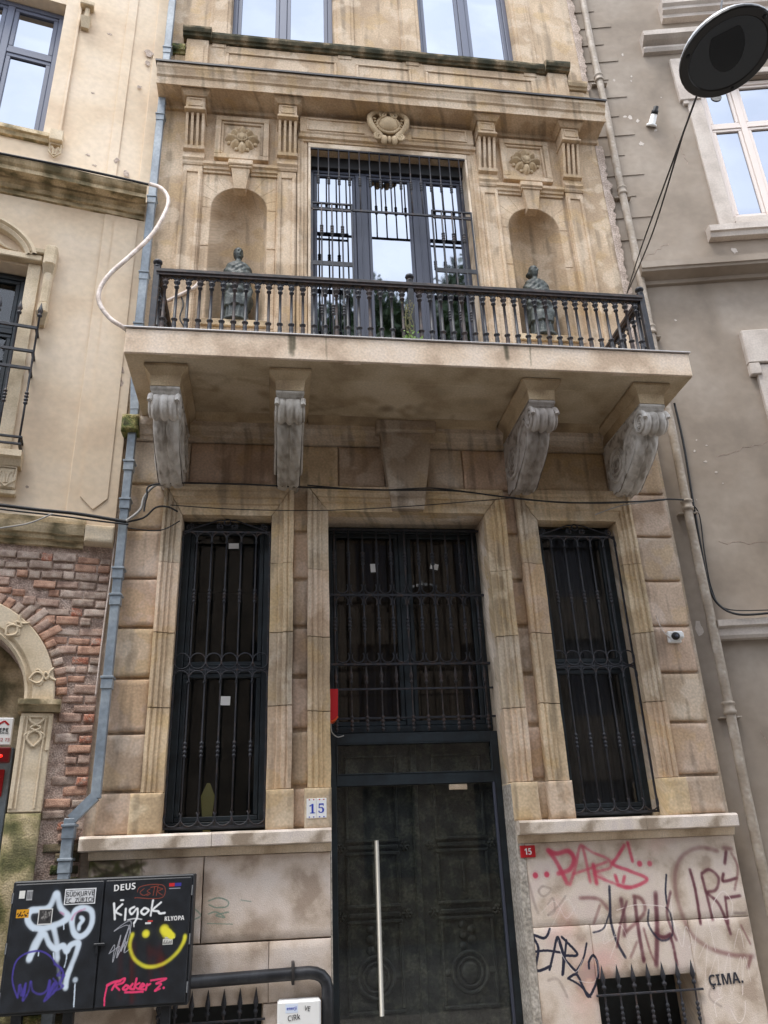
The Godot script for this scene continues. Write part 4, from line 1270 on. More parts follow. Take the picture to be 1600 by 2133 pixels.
		for y in [1.02, 1.62]:
			for e in [-1, 1]:
				var rs := S(true)
				rosette(rs, Vector3(cx + e * 0.32, y, -0.418), 0.055, 0.03, 6)
				put(od, "carved_rosette", rs, M.wood)
		var bs2 := S()
		for y in [1.02, 1.62]:
			bx(bs2, cx - 0.25, cx + 0.25, y - 0.02, y + 0.02, -0.425, -0.385, 0.008)
		put(od, "cross_rail", bs2, M.wood)

# a carved flower as an uneven polar relief
func rosette(st: SurfaceTool, c: Vector3, r: float, hgt: float, petals: int) -> void:
	var na := petals * 10
	var nr := 9
	var f := func(i: int, j: int) -> Vector3:
		var a := TAU * i / na
		var fr := float(j) / nr
		var lobe := absf(cos(a * petals * 0.5))
		var R: float = r * (0.72 + 0.28 * pow(lobe, 0.6)) * (1.0 - 0.12 * absf(sin(a * 2.0)))
		var rr: float = R * fr
		var z := 0.0
		if rr < r * 0.26:
			z = hgt * (0.75 + 0.35 * sqrt(maxf(0.0, 1.0 - pow(rr / (r * 0.26), 2.0))))
		else:
			var t := (fr - 0.26) / 0.74
			z = hgt * (0.35 + 0.65 * sin(PI * clampf(t, 0.0, 1.0))) * (0.35 + 0.65 * lobe) - hgt * 0.18 * pow(absf(sin(a * petals * 1.0)), 2.0) * t
		if j == nr: z = -0.005
		return c + Vector3(cos(a) * rr, sin(a) * rr, z)
	for i in na:
		for j in nr:
			quad(st, f.call(i, j), f.call(i, j + 1), f.call(i + 1, j + 1), f.call(i + 1, j))

func corbel(h: Node3D, cx: float, seed_k: int) -> void:
	# a marble scroll console: front contour (z, y) from the top to the foot, carried across the width with carved ribs
	var top := [Vector2(1.08, 5.925), Vector2(1.08, 5.895), Vector2(1.06, 5.89), Vector2(1.065, 5.865), Vector2(1.04, 5.855)]
	var vol := [Vector2(1.06, 5.835), Vector2(1.10, 5.795), Vector2(1.115, 5.74), Vector2(1.10, 5.68), Vector2(1.06, 5.63), Vector2(1.0, 5.605), Vector2(0.94, 5.62), Vector2(0.905, 5.66)]
	var leaf := [Vector2(0.885, 5.665), Vector2(0.87, 5.63), Vector2(0.84, 5.57), Vector2(0.78, 5.505), Vector2(0.69, 5.445), Vector2(0.59, 5.395), Vector2(0.48, 5.35), Vector2(0.38, 5.30), Vector2(0.29, 5.255), Vector2(0.22, 5.245), Vector2(0.17, 5.27), Vector2(0.0, 5.27)]
	var ct: Array = top + vol + leaf
	var hw := 0.132
	var n := 26
	var st := S(true)
	var g := []
	for j in ct.size():
		var row := []
		var a: Vector2 = ct[maxi(0, j - 1)]
		var b: Vector2 = ct[mini(ct.size() - 1, j + 1)]
		var nrm := Vector2(-(b - a).y, (b - a).x).normalized()
		for i in n + 1:
			var s := float(i) / n * 2.0 - 1.0
			var off := 0.0
			var wx := hw
			if j < top.size():
				wx = hw + (0.012 if j < 3 else 0.0)
			elif j < top.size() + vol.size():
				off = 0.036 * (absf(cos(s * PI * 1.5)) - 0.6) - 0.014 * pow(absf(s), 8.0)
				if j == top.size() or j == top.size() + vol.size() - 1: off *= 0.4
			else:
				var t := float(j - top.size() - vol.size()) / (leaf.size() - 1)
				wx = hw * (0.97 - 0.1 * t)
				off = 0.03 * (1.0 - absf(s)) * sin(PI * clampf(t * 1.1, 0.0, 1.0)) - 0.026 * exp(-pow(s / 0.12, 2.0)) + 0.014 * sin((absf(s) * 1.6 + t * 6.0) * TAU) * (1.0 - pow(absf(s), 6.0)) * (1.0 if t < 0.85 else 0.0)
				off -= 0.02 * pow(absf(s), 6.0)
			var q := Vector2(ct[j]) - nrm * off * -1.0
			row.append(Vector3(cx + s * wx, q.y, q.x))
		g.append(row)
	for j in ct.size() - 1:
		for i in n:
			quad(st, g[j][i], g[j + 1][i], g[j + 1][i + 1], g[j][i + 1])
	# side faces close the console
	for e in [0, n]:
		var pl := PackedVector2Array()
		for j in ct.size():
			pl.append(Vector2(g[j][e].z, g[j][e].y))
		pl.append(Vector2(0.0, 5.925))
		var ix := Geometry2D.triangulate_polygon(pl)
		var x: float = cx + (-hw * 0.97 if e == 0 else hw * 0.97)
		for i in range(0, ix.size(), 3):
			tri(st, Vector3(x, pl[ix[i]].y, pl[ix[i]].x), Vector3(x, pl[ix[i + 1]].y, pl[ix[i + 1]].x), Vector3(x, pl[ix[i + 2]].y, pl[ix[i + 2]].x))
	quad(st, Vector3(cx - hw - 0.012, 5.926, 0), Vector3(cx - hw - 0.012, 5.926, 1.08), Vector3(cx + hw + 0.012, 5.926, 1.08), Vector3(cx + hw + 0.012, 5.926, 0))
	var c := put(h, "corbel", st, M.marbles[seed_k % 3])
	# carved scrolls on the two cheeks
	var ss := S(true)
	for s in [-1.0, 1.0]:
		for v in [[0.995, 5.735, 0.125, 0.015, 0.0, 900.0, 0.026], [0.30, 5.60, 0.22, 0.02, 180.0, 1150.0, 0.026]]:
			var pts := []
			for p in spiral(Vector3(v[0], v[1], 0), v[2], v[3], v[4], v[5], 48):
				pts.append(Vector3(cx + s * hw, p.y, p.x))
			tube(ss, pts, v[6], 6, 0.008)
		var mid := []
		for p in curve([Vector2(0.88, 5.80), Vector2(0.74, 5.79), Vector2(0.6, 5.70), Vector2(0.5, 5.56), Vector2(0.4, 5.43)], 6):
			mid.append(Vector3(cx + s * hw, p.y, p.x))
		tube(ss, mid, 0.03, 6, 0.018)
	put(c, "carved_scroll", ss, M.marbles[seed_k % 3])
	# capping stone between the console and the slab
	var cs := S()
	frustum(cs, Vector3(cx - 0.14, 0, 0), Vector3(cx + 0.14, 0, 1.085), 5.93, Vector3(cx - 0.15, 0, 0), Vector3(cx + 0.15, 0, 1.095), 6.045)
	frustum(cs, Vector3(cx - 0.15, 0, 0), Vector3(cx + 0.15, 0, 1.095), 6.045, Vector3(cx - 0.205, 0, 0), Vector3(cx + 0.205, 0, 1.155), 6.105)
	bx(cs, cx - 0.215, cx + 0.215, 6.106, 6.149, 0.0, 1.165, 0.008)
	put(h, "corbel_cap", cs, M.lime)

func build_balcony(h: Node3D) -> void:
	uvr(-1.7, 6.1, 7.6, 1.75, 1.0, 0.15)
	var st := S()
	# slab: subdivided so its edges wander a little
	ext_x(st, [Vector2(0.0, 6.15), Vector2(0.93, 6.15), Vector2(0.95, 6.155), Vector2(1.285, 6.15), Vector2(1.3, 6.165), Vector2(1.305, 6.42), Vector2(1.295, 6.44), Vector2(0.0, 6.44)], -1.52, 4.40, 0.006)
	var b := put(h, "balcony_slab", st, M.balcony)
	var fb := S()
	bx(fb, -1.523, 4.403, 6.152, 6.438, 1.25, 1.312, 0.008)
	put(b, "fascia", fb, M.fascia)
	uv_facade()
	var ds := S()
	bx(ds, -1.545, 4.425, 6.442, 6.458, 1.15, 1.33, 0.003)
	put(b, "drip_edge", ds, M.drip)
	for p in [[-0.93, -0.05], [0.32, 2.52], [2.97, 3.78]]:
		var ms := S()
		ext_x(ms, [Vector2(0.13, 6.149), Vector2(0.13, 6.08), Vector2(0.17, 6.09), Vector2(0.2, 6.125), Vector2(0.23, 6.149)], p[0], p[1], 0.004)
		put(h, "soffit_moulding", ms, M.lime)
	var i := 0
	for cx in [-1.14, 0.10, 2.76, 4.0]:
		corbel(h, cx, i)
		i += 1
	# iron railing
	var z := 1.2
	var rs := S()
	var rail := [Vector2(-0.035, 7.19), Vector2(-0.03, 7.215), Vector2(-0.045, 7.225), Vector2(-0.042, 7.26), Vector2(-0.02, 7.28), Vector2(0.02, 7.28), Vector2(0.042, 7.26), Vector2(0.045, 7.225), Vector2(0.03, 7.215), Vector2(0.035, 7.19), Vector2(-0.035, 7.19)]
	var xl := -1.30
	var xr := 4.05
	var xm := 1.385
	extr(rs, rail, Vector3(0, 0, z), Vector3.BACK, Vector3.UP, Vector3.RIGHT, xl, xr, 1)
	for x in [xl, xr]:
		extr(rs, rail, Vector3(x, 0, 0), Vector3.RIGHT, Vector3.UP, Vector3.BACK, 0.02, z - 0.05, 1)
	var r := put(h, "railing", rs, M.rust)
	var bs := S(true)
	lathe(bs, [Vector2(0, 0), Vector2(0.034, 0.0), Vector2(0.034, 0.02), Vector2(0.022, 0.035), Vector2(0.02, 0.05), Vector2(0.027, 0.055), Vector2(0.027, 0.068), Vector2(0.019, 0.075), Vector2(0.024, 0.11), Vector2(0.023, 0.15), Vector2(0.018, 0.175), Vector2(0.032, 0.185), Vector2(0.034, 0.195), Vector2(0.016, 0.205), Vector2(0.0155, 0.4), Vector2(0.0145, 0.585), Vector2(0.026, 0.59), Vector2(0.026, 0.605), Vector2(0.016, 0.612), Vector2(0.018, 0.63), Vector2(0.033, 0.65), Vector2(0.035, 0.662), Vector2(0.018, 0.668), Vector2(0.016, 0.70), Vector2(0.0, 0.735)], Vector3.ZERO, 10)
	for s in [-1.0, 1.0]:
		tube(bs, curve([Vector3(0, 0.655, 0), Vector3(s * 0.022, 0.695, 0), Vector3(s * 0.058, 0.728, 0)], 5), 0.0115, 6)
		ball(bs, Vector3(s * 0.058, 0.712, 0), Vector3(0.009, 0.018, 0.009), 6, 5)
	var bm := mesh_of(bs)
	for k in 22:
		inst(r, "baluster", bm, M.iron if k % 3 else M.rust, Vector3(lerpf(xl, xm, (k + 0.8) / 22.6), 6.458, z))
		inst(r, "baluster", bm, M.iron if k % 4 else M.rust, Vector3(lerpf(xm, xr, (k + 0.8) / 22.6), 6.458, z))
	for k in 8:
		for x in [xl, xr]:
			var o := inst(r, "baluster", bm, M.iron, Vector3(x, 6.458, lerpf(0.06, z, (k + 0.5) / 8.4)))
			o.rotation.y = PI / 2
	for x in [xl, xm, xr]:
		var ps := S()
		bx(ps, x - 0.032, x + 0.032, 6.458, 7.30, z - 0.032, z + 0.032, 0.006)
		var fn := put(r, "post", ps, M.iron)
		var fs := S(true)
		lathe(fs, [Vector2(0.035, 7.30), Vector2(0.04, 7.312), Vector2(0.02, 7.325), Vector2(0.02, 7.335), Vector2(0.043, 7.345), Vector2(0.05, 7.362), Vector2(0.043, 7.382), Vector2(0.02, 7.392), Vector2(0, 7.394)], Vector3(x, 0, z), 12)
		put(fn, "finial", fs, M.iron)
	# rubble and a wooden prop left on the balcony floor, right corner
	var ws := thing("wooden_prop", "weathered plank propped in the right corner of the balcony", "plank", Vector3(3.9, 6.445, 0.5))
	var pst := S()
	tube(pst, [Vector3(3.70, 6.50, 0.55), Vector3(3.98, 7.02, 0.35)], 0.035, 4)
	put(ws, "plank", pst, M.wood)
	var rb := thing("stone_rubble", "broken pale stone pieces lying on the balcony floor by the corner post", "rubble", Vector3(3.7, 6.445, 0.6))
	for q in [[3.55, 0.6, 0.16, 0.22], [3.82, 0.7, 0.14, 0.30], [3.66, 0.45, 0.12, 0.14]]:
		var rst := S(true)
		stone(rst, q[0] - q[2], q[0] + q[2] * 0.6, 6.445, 6.445 + q[3] + 0.12, q[1] - 0.1, q[1] + 0.06, 0.03, 0.03, 0.05)
		put(rb, "broken_stone", rst, M.pale)

func pilaster(h: Node3D, cx: float) -> void:
	var st := S()
	var w := 0.125
	bx(st, cx - w, cx + w, 6.5, 9.99, -0.02, 0.05, 0.005)
	var p := put(h, "pilaster", st, M.upper)
	var fs := S()
	for q in [[cx - w + 0.015, cx - w + 0.055, 6.6, 9.9], [cx + w - 0.055, cx + w - 0.015, 6.6, 9.9], [cx - w + 0.056, cx + w - 0.056, 9.86, 9.9]]:
		bx(fs, q[0], q[1], q[2], q[3], 0.04, 0.068, 0.006)
	put(p, "pilaster_border", fs, M.upper)
	var cs := S()
	ext_x(cs, [Vector2(-0.02, 9.99), Vector2(0.06, 9.992), Vector2(0.075, 10.02), Vector2(0.075, 10.05), Vector2(0.10, 10.08), Vector2(0.10, 10.115), Vector2(0.06, 10.12), Vector2(0.06, 10.21), Vector2(0.11, 10.225), Vector2(0.12, 10.27), Vector2(-0.02, 10.27)], cx - w - 0.012, cx + w + 0.012)
	put(p, "capital", cs, M.upper)
	# fluted console leaning out towards the cornice
	var ks := S()
	frustum(ks, Vector3(cx - w, 0, -0.02), Vector3(cx + w, 0, 0.05), 10.27, Vector3(cx - w, 0, -0.02), Vector3(cx + w, 0, 0.13), 10.76)
	for i in 4:
		var x := cx - w + 0.02 + i * 0.07
		frustum(ks, Vector3(x - 0.017, 0, 0.0), Vector3(x + 0.017, 0, 0.095), 10.275, Vector3(x - 0.017, 0, 0.1), Vector3(x + 0.017, 0, 0.215), 10.755)
	put(p, "fluted_console", ks, M.upper)
	var bs := S()
	bx(bs, cx - w - 0.015, cx + w + 0.015, 10.765, 10.80, -0.02, 0.27, 0.006)
	bx(bs, cx - w, cx + w, 10.80, 11.0, -0.02, 0.255, 0.01)
	for q in [[cx - w + 0.03, cx + w - 0.03, 10.83, 10.85], [cx - w + 0.03, cx + w - 0.03, 10.95, 10.97], [cx - w + 0.03, cx - w + 0.05, 10.85, 10.95], [cx + w - 0.05, cx + w - 0.03, 10.85, 10.95]]:
		bx(bs, q[0], q[1], q[2], q[3], 0.25, 0.267, 0.004)
	frustum(bs, Vector3(cx - w - 0.02, 0, -0.02), Vector3(cx + w + 0.02, 0, 0.275), 11.0, Vector3(cx - w - 0.07, 0, -0.02), Vector3(cx + w + 0.07, 0, 0.34), 11.06)
	put(p, "console_block", bs, M.upper)

func build_piano_nobile(h: Node3D) -> void:
	for cx in [-1.19, 0.04, 2.82, 4.05]:
		pilaster(h, cx)
	for nx in [-0.57, 3.41]:
		# moulding band over the niche with its keystone
		var st := S()
		for q in [[nx - 0.485, nx - 0.13], [nx + 0.13, nx + 0.485]]:
			ext_x(st, [Vector2(-0.01, 9.90), Vector2(0.03, 9.902), Vector2(0.032, 9.94), Vector2(0.055, 9.945), Vector2(0.06, 9.985), Vector2(0.09, 10.0), Vector2(0.095, 10.04), Vector2(-0.01, 10.045)], q[0], q[1], 0.003)
		put(h, "string_course", st, M.upper)
		st = S()
		frustum(st, Vector3(nx - 0.075, 0, -0.06), Vector3(nx + 0.075, 0, 0.07), 9.62, Vector3(nx - 0.12, 0, -0.02), Vector3(nx + 0.12, 0, 0.11), 9.93)
		bx(st, nx - 0.145, nx + 0.145, 9.932, 9.965, -0.02, 0.13, 0.006)
		bx(st, nx - 0.16, nx + 0.16, 9.966, 10.055, -0.02, 0.15, 0.012)
		put(h, "niche_keystone", st, M.upper)
		# voussoirs: thin proud stones with open joints round the arch
		var vn := 9
		for i in vn:
			var a0 := PI * i / vn + 0.005
			var a1 := PI * (i + 1) / vn - 0.005
			if i == 4: continue
			var vst := S()
			var pts := []
			for f in [[0.365, a0], [0.365, (a0 + a1) * 0.5], [0.365, a1]]:
				pts.append(Vector3(nx + f[0] * cos(f[1]), 9.33 + f[0] * sin(f[1]), 0.0))
			var outr := []
			for a in [a1, (a0 + a1) * 0.5, a0]:
				var rr := minf(0.47 / maxf(0.001, absf(cos(a))), 0.56 / maxf(0.05, sin(a)))
				outr.append(Vector3(nx + rr * cos(a), 9.33 + rr * sin(a), 0.0))
			var all: Array = pts + outr
			var pl := PackedVector2Array()
			for p in all: pl.append(Vector2(p.x, p.y))
			var ix := Geometry2D.triangulate_polygon(pl)
			for t in range(0, ix.size(), 3):
				tri(vst, all[ix[t]] + Vector3(0, 0, 0.005), all[ix[t + 1]] + Vector3(0, 0, 0.005), all[ix[t + 2]] + Vector3(0, 0, 0.005))
			for t in all.size():
				var p: Vector3 = all[t]
				var q: Vector3 = all[(t + 1) % all.size()]
				quad(vst, p, q, q + Vector3(0, 0, 0.005), p + Vector3(0, 0, 0.005))
			put(h, "voussoir", vst, M.upper)
		for s in [-1.0, 1.0]:
			for y in [[6.5, 7.45], [7.46, 8.07], [8.08, 8.68], [8.69, 9.32]]:
				var jst := S()
				var xa: float = nx + s * 0.365
				var xb: float = nx + s * 0.47
				bx(jst, minf(xa, xb), maxf(xa, xb), y[0] + 0.004, y[1] - 0.004, -0.01, 0.008, 0.003)
				put(h, "jamb_stone", jst, M.upper)
		# square rosette panel
		st = S()
		var y0 := 10.15
		var y1 := 10.92
		var hw := 0.36
		for e in [[0.0, 0.075, 0.065], [0.076, 0.11, 0.04]]:
			var a: float = e[0]
			var b: float = e[1]
			bx(st, nx - hw + a, nx + hw - a, y1 - b, y1 - a, -0.01, e[2], 0.006)
			bx(st, nx - hw + a, nx + hw - a, y0 + a, y0 + b, -0.01, e[2], 0.006)
			bx(st, nx - hw + a, nx - hw + b, y0 + b, y1 - b, -0.01, e[2], 0.006)
			bx(st, nx + hw - b, nx + hw - a, y0 + b, y1 - b, -0.01, e[2], 0.006)
		bx(st, nx - hw + 0.11, nx + hw - 0.11, y0 + 0.11, y1 - 0.11, -0.01, 0.012, 0.002)
		var pn := put(h, "rosette_panel", st, M.upper)
		st = S(true)
		rosette(st, Vector3(nx, (y0 + y1) * 0.5, 0.012), 0.235, 0.095, 8)
		for i in 8:
			var a := TAU * (i + 0.5) / 8
			ball(st, Vector3(nx + cos(a) * 0.19, (y0 + y1) * 0.5 + sin(a) * 0.19, 0.025), Vector3(0.03, 0.03, 0.022), 8, 6)
		tube(st, arc(Vector3(nx, (y0 + y1) * 0.5, 0.075), 0.062, 0, 360, 18), 0.012, 6)
		put(pn, "carved_rosette", st, M.lime)
	# window surround with its plain stripes
	for s in [-1.0, 1.0]:
		var ws := S()
		var xi: float = CX + s * 1.08 + (0.01 if s > 0 else -0.0)
		var ea := Vector3.LEFT if s > 0 else Vector3.RIGHT
		extr(ws, [Vector2(0, -0.01), Vector2(0, 0.05), Vector2(0.03, 0.055), Vector2(0.04, 0.035), Vector2(0.08, 0.04), Vector2(0.085, 0.022), Vector2(0.13, 0.025), Vector2(0.13, -0.01)], Vector3(xi + s * 0.17, 0, 0), ea, Vector3.BACK, Vector3.UP, 6.46, 10.6, 20, 0.004)
		put(h, "window_surround", ws, M.upper)
	var ps := S()
	bx(ps, 0.325, 0.358, 6.46, 10.5, -0.01, 0.028, 0.004)
	bx(ps, 2.522, 2.555, 6.46, 10.5, -0.01, 0.028, 0.004)
	bx(ps, 0.325, 2.555, 10.502, 10.585, -0.01, 0.03, 0.004)
	bx(ps, 0.34, 0.361, 6.46, 10.49, -0.2, -0.012, 0.002)
	bx(ps, 2.519, 2.54, 6.46, 10.49, -0.2, -0.012, 0.002)
	put(h, "window_stripe", ps, M.pale)
	var ms := S()
	ext_x(ms, [Vector2(-0.01, 10.587), Vector2(0.045, 10.59), Vector2(0.05, 10.62), Vector2(0.085, 10.63), Vector2(0.1, 10.67), Vector2(-0.01, 10.675)], 0.19, 2.68, 0.003)
	ext_x(ms, [Vector2(-0.01, 10.68), Vector2(0.09, 10.682), Vector2(0.11, 10.70), Vector2(0.11, 10.97), Vector2(-0.01, 10.975)], 0.21, 2.65, 0.003)
	for q in [[0.3, 1.1, 10.92, 10.945], [0.3, 1.1, 10.72, 10.745], [0.3, 0.325, 10.745, 10.92], [1.76, 2.56, 10.92, 10.945], [1.76, 2.56, 10.72, 10.745], [2.535, 2.56, 10.745, 10.92]]:
		bx(ms, q[0], q[1], q[2], q[3], 0.1, 0.13, 0.006)
	put(h, "window_entablature", ms, M.upper)
	# cartouche
	var cs := S(true)
	var c := Vector3(CX, 10.86, 0.17)
	ball(cs, c, Vector3(0.135, 0.125, 0.1), 20, 12)
	tube(cs, arc(c + Vector3(0, 0, 0.01), 0.155, 0, 360, 30, 0.145), 0.022, 8)
	for s in [-1.0, 1.0]:
		tube(cs, curve([c + Vector3(s * 0.08, 0.2, 0.02), c + Vector3(s * 0.17, 0.215, 0.02), c + Vector3(s * 0.255, 0.13, 0.02), c + Vector3(s * 0.25, 0.0, 0.02), c + Vector3(s * 0.18, -0.12, 0.0), c + Vector3(s * 0.12, -0.2, 0.0), c + Vector3(s * 0.11, -0.29, 0.0)], 7), 0.036, 8, 0.045)
		tube(cs, spiral(c + Vector3(s * 0.085, 0.165, 0.03), 0.055, 0.01, 90, 90 + s * 560, 22), 0.018, 6)
		tube(cs, spiral(c + Vector3(s * 0.15, -0.25, 0.03), 0.06, 0.01, 90, 90 - s * 600, 22), 0.022, 6)
		ball(cs, c + Vector3(s * 0.07, -0.30, 0.02), Vector3(0.05, 0.075, 0.05), 10, 8)
		for i in 4:
			ball(cs, c + Vector3(s * (0.195 - i * 0.012), 0.09 - i * 0.055, 0.02), Vector3(0.028, 0.014, 0.02), 8, 5)
	for i in 5:
		var a := deg_to_rad(90.0 + (i - 2) * 24.0)
		ball(cs, c + Vector3(cos(a) * 0.06, 0.165 + sin(a) * 0.065, 0.03), Vector3(0.014 + 0.008 * absf(cos(a)), 0.045, 0.02), 8, 6)
	ball(cs, c + Vector3(0, -0.30, 0.03), Vector3(0.03, 0.06, 0.04), 8, 6)
	bx(cs, CX - 0.16, CX + 0.16, 10.62, 11.0, 0.05, 0.14, 0.02)
	put(h, "cartouche", cs, M.lime)
	# balcony door: three leaves, dark frames
	var w := window(h, 0.362, 2.518, 6.5, 10.30, -0.2, 0.045, [[0.985, 1.145], [1.765, 1.945]], M.frame, M.mirror, -1.0, 0.045)
	w.name = "balcony_door"
	var es := S()
	for x in [1.055, 1.85]:
		bx(es, x - 0.004, x + 0.012, 6.55, 10.25, -0.18, -0.165, 0.002)
	put(w, "astragal", es, M.frame)
	pbox(h, "black_head_box", M.black, 0.362, 2.518, 10.302, 10.498, -0.25, -0.12)  # plain black box filling the head of the opening above the door
	# security grille over the door
	var z := 0.03
	var gs := S()
	bx(gs, 0.36, 2.52, 10.46, 10.485, z - 0.012, z + 0.012, 0.002)
	bx(gs, 0.36, 2.52, 9.395, 9.425, z - 0.012, z + 0.012, 0.002)
	var g := put(h, "door_grille", gs, M.iron)
	var bm := bar_mesh(9.4, 10.47, 0.0105, [9.92], false, 0.022)
	for i in 15:
		inst(g, "bar", bm, M.iron, Vector3(lerpf(0.46, 2.43, i / 14.0), 0, z))
	var bm2 := bar_mesh(6.62, 9.47, 0.012, [7.75, 9.02], false, 0.025)
	for s in [0, 1]:
		var xa: float = [0.362, 1.97][s]
		var xb: float = [0.905, 2.53][s]
		var ss := S()
		for y in [9.47, 9.36]:
			bx(ss, xa, xb, y - 0.012, y + 0.012, z + 0.02, z + 0.044, 0.002)
		for y in [8.47, 6.62]:
			bx(ss, xa, xb, y - 0.035, y + 0.035, z + 0.026, z + 0.042, 0.002)
		bx(ss, xa, xa + 0.02, 6.6, 9.47, z + 0.02, z + 0.044, 0.002)
		bx(ss, xb - 0.02, xb, 6.6, 9.47, z + 0.02, z + 0.044, 0.002)
		var sg := put(g, "side_grille", ss, M.iron)
		for i in 3:
			inst(g, "bar", bm2, M.iron, Vector3(lerpf(xa, xb, (i + 1) / 4.0), 0, z + 0.032))

func build_top(h: Node3D) -> void:
	var st := S()
	ext_x(st, [Vector2(-0.02, 11.0), Vector2(0.04, 11.005), Vector2(0.06, 11.05), Vector2(0.09, 11.06), Vector2(0.36, 11.075), Vector2(0.365, 11.05), Vector2(0.38, 11.05), Vector2(0.385, 11.17), Vector2(0.41, 11.19), Vector2(0.415, 11.22), Vector2(0.44, 11.28), Vector2(0.455, 11.30), Vector2(0.455, 11.365), Vector2(-0.02, 11.39)], -1.70, 4.56, 0.006)
	put(h, "cornice", st, M.upper)
	st = S()
	ext_x(st, [Vector2(-0.02, 11.392), Vector2(0.47, 11.368), Vector2(0.475, 11.352), Vector2(0.48, 11.352), Vector2(0.48, 11.384), Vector2(-0.02, 11.41)], -1.72, 4.58, 0.003)
	put(h, "cornice_flashing", st, M.flash)
	# parapet
	st = S()
	bx(st, -1.40, 4.24, 11.41, 12.36, -0.3, 0.03, 0.006)
	bx(st, -1.57, -1.41, 11.41, 12.1, -0.3, 0.02, 0.006)
	bx(st, 4.245, 4.52, 11.41, 12.08, -0.3, 0.02, 0.006)
	var p := put(h, "parapet", st, M.upper)
	st = S()
	for q in [[-0.85, 0.74], [1.02, 1.84], [2.06, 3.72]]:
		for r in [[q[0], q[1], 12.19, 12.23], [q[0], q[1], 11.6, 11.64], [q[0], q[0] + 0.04, 11.64, 12.19], [q[1] - 0.04, q[1], 11.64, 12.19]]:
			bx(st, r[0], r[1], r[2], r[3], 0.02, 0.05, 0.008)
	put(p, "parapet_panel", st, M.upper)
	for x in [[-1.41, -1.10], [3.95, 4.25]]:
		st = S()
		bx(st, x[0], x[1], 11.41, 12.37, -0.2, 0.085, 0.008)
		bx(st, x[0] + 0.06, x[1] - 0.06, 11.6, 12.25, 0.08, 0.1, 0.008)
		put(p, "pedestal", st, M.upper)
	st = S()
	var cop := [Vector2(-0.32, 12.37), Vector2(0.06, 12.372), Vector2(0.075, 12.40), Vector2(0.1, 12.41), Vector2(0.12, 12.46), Vector2(0.12, 12.50), Vector2(0.06, 12.55), Vector2(-0.32, 12.56)]
	ext_x(st, cop, -1.1, 3.95, 0.006)
	put(p, "coping", st, M.moss)
	var cop2 := []
	for c in cop: cop2.append(c + Vector2(0.07 if c.x > 0.0 else 0.0, 0.004))
	for x in [[-1.46, -1.06], [3.91, 4.29]]:
		st = S()
		ext_x(st, cop2, x[0], x[1], 0.006)
		put(p, "coping", st, M.moss)
	var cop3 := []
	for c in cop: cop3.append(c + Vector2(-0.02, -0.275))
	for x in [[-1.6, -1.42], [4.25, 4.555]]:
		st = S()
		ext_x(st, cop3, x[0], x[1], 0.008)
		put(p, "coping", st, M.green if x[0] < 0 else M.lime)
	# ragged render where this front meets the stucco house
	for r in [[6.6, 10.98], [12.15, 15.3]]:
		var rs := S()
		var y: float = r[0]
		var pw := 0.0
		while y < r[1]:
			var w := 0.035 + 0.05 * jit.get_noise_2d(y * 300.0, 7.0) + 0.035 * jit.get_noise_2d(y * 60.0, 90.0)
			var a := Vector3(4.53, y, 0.006)
			var b := Vector3(4.605 + pw, y, 0.004)
			var c := Vector3(4.605 + w, y + 0.05, 0.004)
			var d := Vector3(4.53, y + 0.05, 0.006)
			quad(rs, a, b, c, d)
			quad(rs, b, b - Vector3(0.004, 0, 0.12), c - Vector3(0.004, 0, 0.12), c)
			pw = w
			y += 0.05
		put(h, "ragged_render_edge", rs, M.mortar_pale)
	# upper storey windows and their strips
	for x in [[-0.8, 0.7], [2.03, 3.53]]:
		var c: float = (x[0] + x[1]) * 0.5
		var w := window(h, x[0], x[1], 12.42, 14.99, -0.16, 0.07, [[c - 0.055, c + 0.055]], M.frame_light, M.mirror, -1.0, 0.06)
		w.name = "upper_window"
		for s in [[x[0] - 0.31, x[0] - 0.01], [x[1] + 0.01, x[1] + 0.31]]:
			st = S()
			bx(st, s[0], s[1], 12.3, 15.3, -0.01, 0.028, 0.006)
			bx(st, s[0] + 0.05, s[1] - 0.05, 12.3, 15.3, 0.02, 0.042, 0.006)
			put(h, "window_strip", st, M.upper)

func turned(called: String, label: String, category: String, at: Vector3, deg: float) -> Node3D:
	var o := thing(called, label, category, at)
	o.rotation.y = deg_to_rad(deg)
	base_of[o] = Vector3.ZERO
	return o

